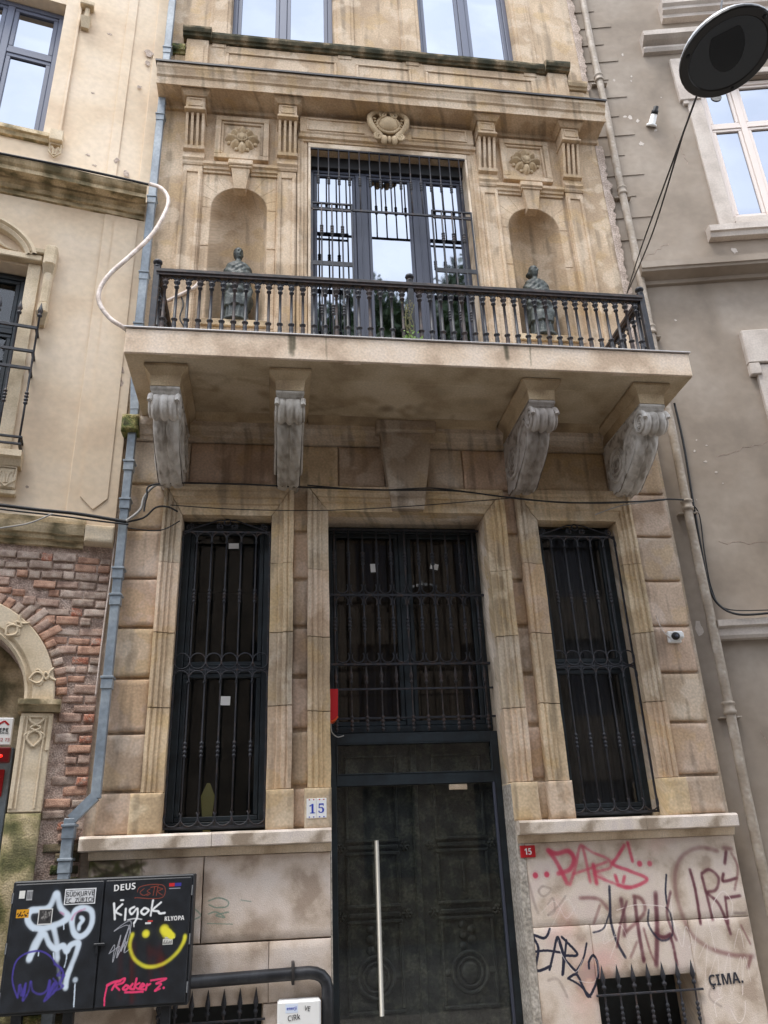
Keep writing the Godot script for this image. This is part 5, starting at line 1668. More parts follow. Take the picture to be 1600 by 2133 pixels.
func build_left_house() -> void:
	uvr(0, 0, 1, 1)
	var h := turned("plaster_house", "cream plaster house with exposed brick ground floor and arched doorway", "house", Vector3(-1.66, 0, 0), 11.5)
	var R := -0.05
	var st := S()
	holed(st, -7.0, R, 4.6, 15.5, 0.0, -0.4, [[-3.4, -1.40, 10.05, 12.55], [-2.75, -1.30, 5.6, 8.0]])
	put(h, "plaster_wall", st, M.cream)
	room(h, -6.8, R - 0.1, 4.8, 15.4, -3.0, -0.4)
	# brick storey: mortar bed with an arched opening
	st = S()
	var ax := -1.43
	holed(st, -7.0, R, -0.2, 4.6, -0.02, -0.4, [[ax - 0.735, ax + 0.735, -0.3, 3.0], [ax - 0.735, ax + 0.735, 3.0, 3.735]])
	var n := 20
	for i in n:
		var a0 := PI * i / n
		var a1 := PI * (i + 1) / n
		var p := Vector3(ax + 0.735 * cos(a0), 3.0 + 0.735 * sin(a0), -0.02)
		var q := Vector3(ax + 0.735 * cos(a1), 3.0 + 0.735 * sin(a1), -0.02)
		quad(st, q, p, Vector3(p.x, 3.735, -0.02), Vector3(q.x, 3.735, -0.02))
		quad(st, p, q, q + Vector3(0, 0, -0.38), p + Vector3(0, 0, -0.38))
	var bw := put(h, "brick_wall", st, M.mortar)
	var rng := RandomNumberGenerator.new()
	rng.seed = 12
	var variants := []
	for v in 8:
		var bs := S(true)
		var L: float = [0.205, 0.19, 0.215, 0.2, 0.1, 0.095, 0.11, 0.15][v]
		jit.seed = 40 + v
		stone(bs, 0.0, L, 0.0, [0.076, 0.07, 0.08, 0.073, 0.078, 0.066, 0.074, 0.07][v], -0.02, 0.012, 0.007, 0.016, 0.022)
		variants.append([L, mesh_of(bs)])
	jit.seed = 3
	var y := -0.1
	var row := 0
	while y < 4.5:
		var x := R - 0.008
		var first := true
		while x > -1.3:
			var v: int = rng.randi_range(0, 3) if rng.randf() > 0.28 else rng.randi_range(4, 7)
			if first and row % 2 == 1: v = 4 + row % 3
			first = false
			var L: float = variants[v][0]
			var bxm := x - L
			var dc := Vector2(bxm + L * 0.5 - ax, maxf(0.0, y + 0.04 - 3.0)).length()
			var skip := false
			if y + 0.08 > 2.98:
				skip = dc < 1.07 + 0.05
			else:
				skip = bxm < -0.43
			if rng.randf() < 0.05: skip = true
			if not skip:
				var m: Material = M.bricks[rng.randi_range(0, 3)]
				if rng.randf() < 0.1: m = M.bricks[4]
				if y < 1.72 and bxm > -0.42: m = M.green if rng.randf() < 0.45 else M.moss
				var o := inst(bw, "brick", variants[v][1], m, Vector3(bxm, y + rng.randf_range(-0.008, 0.008), rng.randf_range(-0.024, 0.004)))
				o.rotation.z = rng.randf_range(-0.045, 0.045)
				o.scale = Vector3(1.0, rng.randf_range(0.82, 1.08), 1.0)
			x = bxm - rng.randf_range(0.01, 0.02)
		y += 0.094
		row += 1
	# fan of bricks round the arch
	var ang := 4.0
	while ang < 88.0:
		var a := deg_to_rad(ang)
		var o := inst(bw, "brick", variants[[0, 4, 6, 7, 5][int(ang) % 5]][1], M.bricks[int(ang * 3.7) % 4], Vector3(ax + 1.012 * cos(a), 3.0 + 1.012 * sin(a), -0.004))
		o.rotation.z = a
		ang += 5.2
	# stone arch, impost and carved door pilaster
	st = S()
	var prof := [Vector2(0.735, -0.3), Vector2(0.735, 0.03), Vector2(0.76, 0.05), Vector2(0.775, 0.03), Vector2(0.80, 0.03), Vector2(0.815, 0.055), Vector2(0.99, 0.06), Vector2(1.0, 0.045), Vector2(1.0, -0.03)]
	var na := 30
	for i in na:
		for j in prof.size() - 1:
			var f := func(ii: int, jj: int) -> Vector3:
				var a := PI * ii / na
				return Vector3(ax + prof[jj].x * cos(a), 3.01 + prof[jj].x * sin(a), prof[jj].y)
			quad(st, f.call(i, j), f.call(i, j + 1), f.call(i + 1, j + 1), f.call(i + 1, j))
	var am := put(h, "door_arch", st, M.cream_trim)
	for a in [14.0, 50.0]:
		var os := S(true)
		strap(os, Vector3(ax + 0.9 * cos(deg_to_rad(a)), 3.01 + 0.9 * sin(deg_to_rad(a)), 0.058), deg_to_rad(a), 1.0)
		put(am, "carved_leaf", os, M.cream_trim)
	st = S()
	ext_x(st, [Vector2(-0.3, 2.895), Vector2(0.07, 2.9), Vector2(0.1, 2.95), Vector2(0.125, 2.96), Vector2(0.125, 3.008), Vector2(-0.3, 3.008)], -0.735, -0.365, 0.003)
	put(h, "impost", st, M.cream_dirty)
	st = S()
	bx(st, -0.70, -0.42, 2.02, 2.894, -0.3, 0.045, 0.008)
	bx(st, -0.70, -0.665, 2.05, 2.86, 0.04, 0.06, 0.004)
	bx(st, -0.455, -0.42, 2.55, 2.86, 0.04, 0.06, 0.004)
	bx(st, -0.645, -0.63, 2.05, 2.86, 0.04, 0.058, 0.004)
	bx(st, -0.49, -0.475, 2.05, 2.86, 0.04, 0.058, 0.004)
	bx(st, -0.629, -0.491, 2.846, 2.86, 0.04, 0.058, 0.004)
	var dp := put(h, "door_pilaster", st, M.cream_trim)
	var os2 := S(true)
	strap(os2, Vector3(-0.56, 2.72, 0.05), deg_to_rad(90), 1.15)
	put(dp, "carved_leaf", os2, M.cream_trim)
	st = S(true)
	stone(st, -0.71, -0.42, -0.15, 2.015, -0.3, 0.05, 0.01, 0.008, 0.05)
	put(h, "pilaster_base", st, M.mossy_base)
	# door recess with a grey leaf
	st = S()
	quad(st, Vector3(-2.165, 0, -0.38), Vector3(-0.695, 0, -0.38), Vector3(-0.695, 3.75, -0.38), Vector3(-2.165, 3.75, -0.38))
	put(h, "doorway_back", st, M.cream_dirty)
	st = S()
	bx(st, -2.16, -0.745, -0.1, 2.62, -0.37, -0.30, 0.01)
	put(h, "entrance_door", st, M.zinc)
	# band over the bricks
	st = S()
	ext_x(st, [Vector2(-0.02, 4.56), Vector2(0.02, 4.565), Vector2(0.03, 4.61), Vector2(0.07, 4.62), Vector2(0.08, 4.66), Vector2(0.105, 4.67), Vector2(0.12, 4.74), Vector2(0.12, 4.78), Vector2(0.06, 4.80), Vector2(0.06, 4.86), Vector2(-0.02, 4.90)], -7.0, -0.34, 0.005)
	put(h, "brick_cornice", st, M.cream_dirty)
	st = S(true)
	stone(st, -0.335, R, 4.60, 4.79, -0.02, 0.13, 0.012, 0.01, 0.04)
	put(h, "cornice_end_block", st, M.cream_trim)
	# edge pilaster strips with a long hexagonal panel
	st = S()
	bx(st, -0.55, R, 4.80, 8.99, -0.02, 0.022, 0.005)
	var sp := put(h, "edge_strip", st, M.cream)
	st = S()
	var hexa := [Vector2(-0.43, 5.14), Vector2(-0.29, 5.0), Vector2(-0.155, 5.14), Vector2(-0.155, 8.92), Vector2(-0.29, 9.04 - 0.06), Vector2(-0.43, 8.92)]
	var hi := []
	for p in hexa: hi.append(Vector2(p.x, p.y))
	hi.append(hexa[0])
	extr(st, hi, Vector3(0, 0, 0), Vector3.RIGHT, Vector3.UP, Vector3.BACK, 0.015, 0.034, 1)
	put(sp, "strip_panel", st, M.cream)
	st = S()
	bx(st, -0.60, -0.48, 9.3, 15.5, -0.02, 0.02, 0.004)
	bx(st, -0.20, R, 9.3, 15.5, -0.02, 0.022, 0.004)
	put(h, "edge_strip", st, M.cream)
	flakes(h, "peeled_patch", M.mortar_pale, [[-0.17, 6.6, 0.09], [-0.16, 6.75, 0.05], [-0.25, 12.0, 0.08], [-0.27, 11.8, 0.05], [-0.33, 11.3, 0.04], [-0.5, 9.9, 0.05], [-0.36, 9.7, 0.06], [-0.75, 9.75, 0.03], [-0.85, 9.9, 0.03], [-0.9, 11.0, 0.02], [-0.8, 12.2, 0.03], [-0.95, 5.2, 0.02]], 0.0)
	# main cornice
	st = S()
	ext_x(st, [Vector2(-0.02, 8.99), Vector2(0.03, 9.0), Vector2(0.035, 9.05), Vector2(0.07, 9.055), Vector2(0.09, 9.10), Vector2(0.14, 9.12), Vector2(0.15, 9.145), Vector2(0.26, 9.15), Vector2(0.265, 9.13), Vector2(0.28, 9.13), Vector2(0.285, 9.18), Vector2(0.32, 9.20), Vector2(0.35, 9.235), Vector2(0.35, 9.265), Vector2(-0.02, 9.30)], -7.0, -0.09, 0.005)
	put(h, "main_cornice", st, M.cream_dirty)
	# upper window
	var w := window(h, -3.39, -1.41, 10.06, 12.54, -0.2, 0.08, [[-2.14, -2.05]], M.frame_light, M.mirror, 11.62, 0.06)
	w.name = "upper_window"
	st = S()
	bx(st, -1.40, -1.22, 10.05, 12.75, -0.01, 0.022, 0.005)
	bx(st, -1.225, -1.195, 10.05, 12.75, 0.0, 0.038, 0.005)
	put(h, "window_surround", st, M.cream)
	st = S()
	ext_x(st, [Vector2(-0.15, 9.90), Vector2(0.05, 9.905), Vector2(0.07, 9.95), Vector2(0.1, 9.96), Vector2(0.1, 10.02), Vector2(-0.15, 10.05)], -3.5, -1.30, 0.003)
	put(h, "window_ledge", st, M.cream_dirty)
	st = S()
	bx(st, -1.31, -1.15, 9.92, 10.10, -0.01, 0.12, 0.01)
	put(h, "ledge_bracket", st, M.cream_trim)
	st = S()
	bx(st, -1.29, -1.17, 9.56, 9.63, -0.01, 0.05, 0.01)
	put(h, "bracket_foot", st, M.cream_trim)
	st = S(true)
	shield(st, Vector3(-1.23, 9.80, 0.05), 0.065, 0.11)
	put(h, "carved_shield", st, M.cream_trim)
	st = S()
	frustum(st, Vector3(-1.17, 0, -0.01), Vector3(-1.07, 0, 0.06), 12.12, Vector3(-1.19, 0, -0.01), Vector3(-1.05, 0, 0.12), 12.28)
	bx(st, -1.15, -1.09, 12.28, 12.52, -0.01, 0.07, 0.01)
	bx(st, -1.22, -1.04, 12.52, 12.6, -0.01, 0.12, 0.01)
	put(h, "hood_bracket", st, M.cream_trim)
	# middle window with segmental hood
	w = window(h, -2.74, -1.31, 5.6, 7.99, -0.22, 0.07, [[-2.07, -1.97]], M.teal, M.glass, 7.2)
	w.name = "middle_window"
	st = S()
	bx(st, -1.30, -1.16, 5.6, 8.03, -0.01, 0.03, 0.006)
	bx(st, -2.9, -1.155, 8.03, 8.11, -0.01, 0.10, 0.01)
	put(h, "window_surround", st, M.cream_trim)
	st = S()
	var ring := [[0.0, 0.0], [0.0, 0.10], [0.035, 0.13], [0.06, 0.10], [0.08, 0.14], [0.12, 0.12], [0.12, 0.0]]
	for i in 24:
		for j in ring.size() - 1:
			var f := func(ii: int, jj: int) -> Vector3:
				var a := deg_to_rad(12.0 + 156.0 * ii / 24.0)
				return Vector3(-2.02 + (0.70 + ring[jj][0]) * cos(a), 7.98 + (0.50 + ring[jj][0]) * sin(a), ring[jj][1])
			quad(st, f.call(i, j), f.call(i, j + 1), f.call(i + 1, j + 1), f.call(i + 1, j))
	bx(st, -1.30, -1.1, 8.13, 8.20, -0.01, 0.12, 0.01)
	var hd := put(h, "window_hood", st, M.cream_trim)
	st = S(true)
	for s in [-1.0, 1.0]:
		tube(st, curve([Vector3(-2.02 + s * 0.05, 8.2, 0.02), Vector3(-2.02 + s * 0.25, 8.32, 0.02), Vector3(-2.02 + s * 0.45, 8.2, 0.02), Vector3(-2.02 + s * 0.58, 8.17, 0.02)]), 0.035, 6, 0.01)
	put(hd, "carved_leaf", st, M.cream_trim)
	st = S()
	bx(st, -1.115, -1.02, 7.45, 7.92, -0.01, 0.10, 0.02)
	frustum(st, Vector3(-1.11, 0, -0.01), Vector3(-1.03, 0, 0.08), 7.86, Vector3(-1.14, 0, -0.01), Vector3(-1.0, 0, 0.16), 7.96)
	bx(st, -1.14, -1.0, 7.96, 8.26, -0.01, 0.16, 0.03)
	frustum(st, Vector3(-1.10, 0, -0.01), Vector3(-1.03, 0, 0.06), 7.18, Vector3(-1.13, 0, -0.01), Vector3(-1.0, 0, 0.15), 7.3)
	bx(st, -1.12, -1.01, 7.3, 7.45, -0.01, 0.14, 0.025)
	put(h, "hood_column", st, M.cream_trim)
	st = S()
	var z := 0.17
	for yy in [7.05, 6.74, 6.52]:
		bx(st, -2.9, -1.08, yy - 0.018, yy + 0.018, z - 0.012, z + 0.012, 0.003)
		bx(st, -1.10, -1.07, yy - 0.018, yy + 0.018, 0.0, z, 0.003)
	for yy in [5.60, 5.68]:
		bx(st, -2.9, -1.05, yy - 0.012, yy + 0.012, z - 0.012, z + 0.012, 0.003)
		bx(st, -1.08, -1.05, yy - 0.012, yy + 0.012, 0.0, z, 0.003)
	var g := put(h, "window_grille", st, M.iron)
	var bm := bar_mesh(5.6, 7.2, 0.0115, [6.15], true, 0.022)
	for i in 9:
		inst(g, "bar", bm, M.iron, Vector3(-1.075 - i * 0.21, 0, z))
	st = S()
	ext_x(st, [Vector2(-0.2, 5.36), Vector2(0.12, 5.37), Vector2(0.16, 5.43), Vector2(0.2, 5.45), Vector2(0.2, 5.52), Vector2(-0.2, 5.56)], -2.95, -1.03, 0.003)
	put(h, "window_ledge", st, M.cream_trim)
	st = S()
	bx(st, -1.27, -1.04, 5.06, 5.12, -0.01, 0.08, 0.012)
	bx(st, -1.24, -1.06, 5.12, 5.36, -0.01, 0.10, 0.02)
	put(h, "ledge_bracket", st, M.cream_trim)
	st = S(true)
	shield(st, Vector3(-1.15, 5.25, 0.1), 0.085, 0.11)
	put(h, "carved_shield", st, M.cream_trim)

# interlaced strapwork ending in a leaf
func strap(st: SurfaceTool, c: Vector3, turn: float, k: float) -> void:
	var b := Basis(Vector3.BACK, turn)
	for s in [-1.0, 1.0]:
		var p := []
		for q in curve([Vector2(0.11, s * 0.06), Vector2(0.07, s * 0.03), Vector2(0.03, -s * 0.035), Vector2(-0.01, s * 0.035), Vector2(-0.06, s * 0.05), Vector2(-0.12, 0.0)], 6):
			p.append(c + b * Vector3(q.x * k, q.y * k, 0.004))
		tube(st, p, 0.011 * k, 6)
		var e := []
		for q in curve([Vector2(0.0, s * 0.03), Vector2(-0.03, s * 0.075), Vector2(-0.07, s * 0.06)], 5):
			e.append(c + b * Vector3(q.x * k, q.y * k, 0.003))
		tube(st, e, 0.012 * k, 6, 0.004)

func shield(st: SurfaceTool, c: Vector3, w: float, hh: float) -> void:
	tube(st, [c + Vector3(-w, hh, 0), c + Vector3(-w, -hh * 0.3, 0), c + Vector3(0, -hh, 0), c + Vector3(w, -hh * 0.3, 0), c + Vector3(w, hh, 0), c + Vector3(-w, hh, 0)], 0.013, 6)
	for s in [-1.0, 1.0]:
		tube(st, curve([c + Vector3(s * 0.012, -hh * 0.6, 0), c + Vector3(s * 0.02, hh * 0.2, 0), c + Vector3(s * w * 0.6, hh * 0.6, 0), c + Vector3(s * w * 0.7, hh * 0.1, 0)], 6), 0.013, 6, 0.006)

# a quoin lapping over the one below: proud at its foot, flush at its head and outer end
func lapped(st: SurfaceTool, x0: float, x1: float, y0: float, y1: float) -> void:
	var a := Vector3(x0, y0, 0.02)
	var b := Vector3(x1, y0 + 0.006, 0.011)
	var c := Vector3(x1 - 0.01, y1, 0.0015)
	var d := Vector3(x0, y1, 0.002)
	quad(st, a, b, c, d)
	for p in [[a, b], [b, c], [c, d], [d, a]]:
		quad(st, p[0] * Vector3(1, 1, 0) - Vector3(0, 0, 0.005), p[1] * Vector3(1, 1, 0) - Vector3(0, 0, 0.005), p[1], p[0])

# thin ragged patches where paint or render has come away
func flakes(h: Node3D, called: String, m: Material, spots: Array, z: float) -> void:
	var rng := RandomNumberGenerator.new()
	rng.seed = spots.size()
	for s in spots:
		var st := S()
		var n := 11
		var pts := []
		var el := rng.randf_range(0.6, 1.7)
		for i in n:
			var a := TAU * i / n
			var r: float = s[2] * rng.randf_range(0.45, 1.05)
			pts.append(Vector3(s[0] + cos(a) * r / sqrt(el), s[1] + sin(a) * r * sqrt(el), z + 0.0245 if called == "peeled_patch" and s[0] > -0.56 else z + 0.003))
		var c := Vector3(s[0], s[1], pts[0].z)
		for i in n:
			tri(st, c, pts[i], pts[(i + 1) % n])
			quad(st, pts[i] - Vector3(0, 0, 0.005), pts[(i + 1) % n] - Vector3(0, 0, 0.005), pts[(i + 1) % n], pts[i])
		put(h, called, st, m)

func build_right_house() -> void:
	uvr(0, 0, 1, 1)
	var h := turned("stucco_house", "taupe stucco house with white framed windows and round downpipe", "house", Vector3(4.57, 0, -0.1), -11.0)
	var st := S()
	holed(st, -0.02, 7.0, -0.2, 16.0, 0.0, -0.4, [[1.72, 3.5, 9.55, 12.3], [1.72, 3.5, 4.6, 7.1]])
	put(h, "stucco_wall", st, M.taupe)
	room(h, 0.1, 6.9, 0.1, 15.9, -3.0, -0.4)
	# raised quoins along the party wall, open joints between them
	var y := 9.27
	var i := 0
	while y < 15.8:
		var w: float = [0.42, 0.63, 0.46, 0.64][i % 4]
		st = S()
		lapped(st, -0.02, w, y + 0.012, y + 0.395)
		put(h, "quoin", st, M.taupe)
		y += 0.397
		i += 1
	flakes(h, "paint_chip", M.taupe_trim, [[0.62, 11.62, 0.05], [0.72, 11.55, 0.04], [0.55, 11.66, 0.03], [0.70, 11.08, 0.05], [0.95, 11.33, 0.03], [1.15, 12.0, 0.015], [0.78, 12.5, 0.025], [0.76, 12.4, 0.02], [0.72, 13.0, 0.03], [0.5, 12.45, 0.03], [1.62, 8.98, 0.06], [0.62, 7.9, 0.02], [0.5, 5.95, 0.02], [0.6, 5.8, 0.02], [0.7, 5.65, 0.02], [0.55, 6.1, 0.015], [0.66, 6.02, 0.012], [0.75, 5.5, 0.014], [0.4, 5.3, 0.012], [0.45, 3.72, 0.09], [0.12, 3.74, 0.08]], 0.0)
	for cr in [[0.75, 5.85, 0.9, 0.25], [0.55, 4.75, 1.1, -0.1], [0.28, 8.9, 0.5, 0.3], [0.55, 2.6, 0.35, -0.9], [0.9, 2.9, 0.2, -0.8], [1.2, 11.2, 0.1, -0.6]]:
		var cs := S()
		var pts := []
		for k in 14:
			var f := k / 13.0
			pts.append(Vector3(cr[0] + cr[2] * f + 0.02 * sin(k * 2.3), cr[1] + cr[3] * f + 0.05 * jit.get_noise_2d(k * 30.0, cr[0] * 200.0), 0.0))
		tube(cs, pts, 0.0028, 4)
		put(h, "crack", cs, M.mortar)
	# upper window
	var wd := window(h, 1.735, 3.485, 9.56, 12.28, -0.1, 0.075, [[2.24, 2.33]], M.white_frame, M.mirror, 11.37, 0.05)
	wd.name = "white_window"
	st = S(true)
	lathe(st, [Vector2(0.0, 0.0), Vector2(0.075, 0.0), Vector2(0.08, 0.012), Vector2(0.065, 0.014), Vector2(0.06, 0.006), Vector2(0.0, 0.006)], Vector3(2.02, 12.03, -0.113), 18, Vector3.BACK)
	put(wd, "round_vent", st, M.cable_grey)
	st = S()
	bx(st, 1.50, 1.715, 9.36, 12.36, -0.01, 0.035, 0.006)
	bx(st, 1.40, 1.715, 11.85, 12.75, -0.01, 0.06, 0.01)
	bx(st, 1.44, 1.52, 11.77, 11.85, -0.01, 0.05, 0.01)
	bx(st, 1.716, 3.6, 12.31, 12.42, -0.01, 0.05, 0.006)
	put(h, "window_surround", st, M.taupe_trim)
	st = S()
	ext_x(st, [Vector2(-0.1, 9.15), Vector2(0.1, 9.155), Vector2(0.12, 9.22), Vector2(0.15, 9.23), Vector2(0.15, 9.33), Vector2(0.12, 9.35), Vector2(-0.1, 9.37)], 1.30, 4.0, 0.004)
	put(h, "window_ledge", st, M.taupe_trim)
	st = S()
	ext_x(st, [Vector2(-0.01, 9.38), Vector2(0.05, 9.39), Vector2(0.05, 9.45), Vector2(0.02, 9.47), Vector2(0.02, 9.55), Vector2(-0.01, 9.55)], 1.72, 3.5)
	put(h, "ledge_apron", st, M.taupe_trim)
	# mouldings above the window
	st = S()
	ext_x(st, [Vector2(-0.01, 12.92), Vector2(0.06, 12.93), Vector2(0.09, 12.98), Vector2(0.09, 13.02), Vector2(0.03, 13.06), Vector2(0.14, 13.10), Vector2(0.2, 13.14), Vector2(0.2, 13.24), Vector2(-0.01, 13.30)], 1.03, 4.2, 0.006)
	put(h, "window_cornice", st, M.taupe_trim)
	st = S()
	ext_x(st, [Vector2(-0.01, 13.62), Vector2(0.1, 13.63), Vector2(0.1, 13.70), Vector2(0.16, 13.74), Vector2(0.16, 13.80), Vector2(0.2, 13.84), Vector2(0.2, 13.96), Vector2(-0.01, 14.0)], 1.44, 4.2, 0.004)
	put(h, "window_ledge", st, M.taupe_trim)
	# storey cornice
	st = S()
	ext_x(st, [Vector2(-0.01, 8.46), Vector2(0.05, 8.47), Vector2(0.06, 8.52), Vector2(0.1, 8.53), Vector2(0.22, 8.56), Vector2(0.23, 8.59), Vector2(0.25, 8.60), Vector2(0.25, 8.70), Vector2(-0.01, 8.76)], 0.24, 7.0, 0.006)
	put(h, "storey_cornice", st, M.taupe)
	# corner of the middle window
	wd = window(h, 1.735, 3.485, 4.6, 7.09, -0.1, 0.075, [[2.24, 2.33]], M.white_frame, M.mirror, 6.3, 0.05)
	wd.name = "white_window"
	st = S()
	bx(st, 1.47, 1.715, 4.5, 7.1, -0.01, 0.05, 0.006)
	bx(st, 1.385, 3.7, 7.12, 7.62, -0.01, 0.08, 0.012)
	bx(st, 1.385, 1.52, 6.95, 7.118, -0.01, 0.08, 0.012)
	put(h, "window_surround", st, M.taupe_trim)
	st = S()
	for k in 20:
		var a0 := deg_to_rad(20.0 + 140.0 * k / 20.0)
		var a1 := deg_to_rad(20.0 + 140.0 * (k + 1) / 20.0)
		for r in [[0.0, 0.05, 0.12], [0.07, 0.11, 0.11]]:
			var c := Vector3(2.6, 6.75, 0)
			var p0 := c + Vector3(cos(a0) * (1.0 - r[0]), sin(a0) * (0.75 - r[0]), 0)
			var p1 := c + Vector3(cos(a1) * (1.0 - r[0]), sin(a1) * (0.75 - r[0]), 0)
			var q0 := c + Vector3(cos(a0) * (1.0 - r[1]), sin(a0) * (0.75 - r[1]), 0)
			var q1 := c + Vector3(cos(a1) * (1.0 - r[1]), sin(a1) * (0.75 - r[1]), 0)
			var zz := Vector3(0, 0, r[2])
			quad(st, p0 + zz, p1 + zz, q1 + zz, q0 + zz)
			quad(st, p0 + Vector3(0, 0, 0.08), p1 + Vector3(0, 0, 0.08), p1 + zz, p0 + zz)
			quad(st, q0 + zz, q1 + zz, q1 + Vector3(0, 0, 0.08), q0 + Vector3(0, 0, 0.08))
	put(h, "window_hood", st, M.taupe_trim)
	# string course near the ground
	st = S()
	ext_x(st, [Vector2(-0.01, 3.58), Vector2(0.09, 3.585), Vector2(0.11, 3.62), Vector2(0.11, 3.70), Vector2(0.15, 3.72), Vector2(0.15, 3.79), Vector2(-0.01, 3.82)], 0.30, 7.0, 0.006)
	put(h, "string_course", st, M.taupe_trim)
	# round downpipe fixed to this house
	var dp := turned("round_downpipe", "taupe painted round downpipe running down beside the limestone front", "pipe", Vector3(4.57, 0, -0.1), -11.0)
	st = S(true)
	var pts := []
	for k in 40: pts.append(Vector3(0.245 + 0.006 * sin(k * 0.9), -0.1 + k * 0.4, 0.09))
	tube(st, pts, 0.052, 14)
	put(dp, "pipe", st, M.taupe_pipe)
	for yy in [12.4, 10.1, 7.7, 5.2, 2.84]:
		st = S(true)
		lathe(st, [Vector2(0.053, yy - 0.07), Vector2(0.068, yy - 0.065), Vector2(0.07, yy - 0.03), Vector2(0.06, yy - 0.02), Vector2(0.06, yy + 0.03), Vector2(0.07, yy + 0.04), Vector2(0.07, yy + 0.06), Vector2(0.053, yy + 0.07)], Vector3(0.245, 0, 0.09), 14)
		bx(st, 0.13, 0.36, yy - 0.1, yy - 0.085, 0.0, 0.09, 0.003)
		put(dp, "collar", st, M.taupe_pipe)

func build_opposite() -> void:
	uvr(0, 0, 1, 1)
	var h := thing("opposite_house", "plain row of houses across the street, mirrored in the dark ground floor glass", "house", Vector3(1, 0, 12))
	var holes := []
	for i in 9:
		for y in [1.0, 4.4, 7.4]:
			holes.append([-11.0 + i * 2.6, -9.8 + i * 2.6, y, y + 1.9])
	var st := S()
	holed(st, -12.0, 14.0, -0.3, 9.8, 10.2, 10.6, holes)
	put(h, "facade_wall", st, M.opposite)
	for q in holes:
		st = S()
		bx(st, q[0], q[1], q[2], q[3], 10.45, 10.5, 0.004)
		put(h, "window", st, M.frame)
	st = S()
	bx(st, -12.0, 14.0, 9.8, 9.95, 9.9, 13.0, 0.01)
	bx(st, -12.0, 14.0, -0.3, 9.79, 12.6, 13.0, 0.01)
	put(h, "roof", st, M.flash)
	for t in [[2.9, 13.0, 18.9, 3.0, 5], [7.8, 13.4, 21.2, 4.0, 9]]:
		tree(t[0], t[1], t[2], t[3], t[4])

func tree(x: float, z: float, top: float, r: float, sd: int) -> void:
	var t := thing("plane_tree", "%s leafy tree across the street, mirrored in the balcony door glass" % ("taller" if sd == 9 else "shorter"), "tree", Vector3(x, 0, z + 1.5), "trees across the street")
	var rng := RandomNumberGenerator.new()
	rng.seed = sd
	z += 1.5
	var st := S(true)
	tube(st, curve([Vector3(x, 0, z), Vector3(x + 0.2, 4, z), Vector3(x - 0.1, 8, z), Vector3(x + 0.1, top - r, z)], 5), 0.35, 10, 0.12)
	var cl := []
	for i in 90:
		var a := rng.randf() * TAU
		var b := rng.randf_range(-0.9, 1.0)
		var rr := r * sqrt(rng.randf()) * sqrt(maxf(0.05, 1.0 - b * b * 0.8))
		cl.append(Vector3(x + cos(a) * rr, top - r * 1.15 + b * r * 1.05, z + sin(a) * rr))
	for i in 12:
		tube(st, curve([Vector3(x, top - r * 1.9 + i * 0.15, z), (Vector3(x, top - r * 1.4, z) + cl[i]) * 0.5, cl[i]], 4), 0.09, 6, 0.02)
	put(t, "trunk", st, M.bark)
	st = S()
	for c in cl:
		var cr := rng.randf_range(0.7, 1.25)
		for k in 260:
			var d := Vector3(rng.randfn(), rng.randfn() * 0.7, rng.randfn()).normalized() * cr * pow(rng.randf(), 0.4)
			var p: Vector3 = c + d
			var u := Vector3(rng.randfn(), rng.randfn(), rng.randfn()).normalized()
			var v := u.cross(Vector3(rng.randfn(), rng.randfn(), rng.randfn())).normalized()
			var s := rng.randf_range(0.1, 0.17)
			tri(st, p - u * s, p + v * s * 0.55, p + u * s)
			tri(st, p - u * s, p + u * s, p - v * s * 0.55)
	put(t, "crown", st, M.leaf)

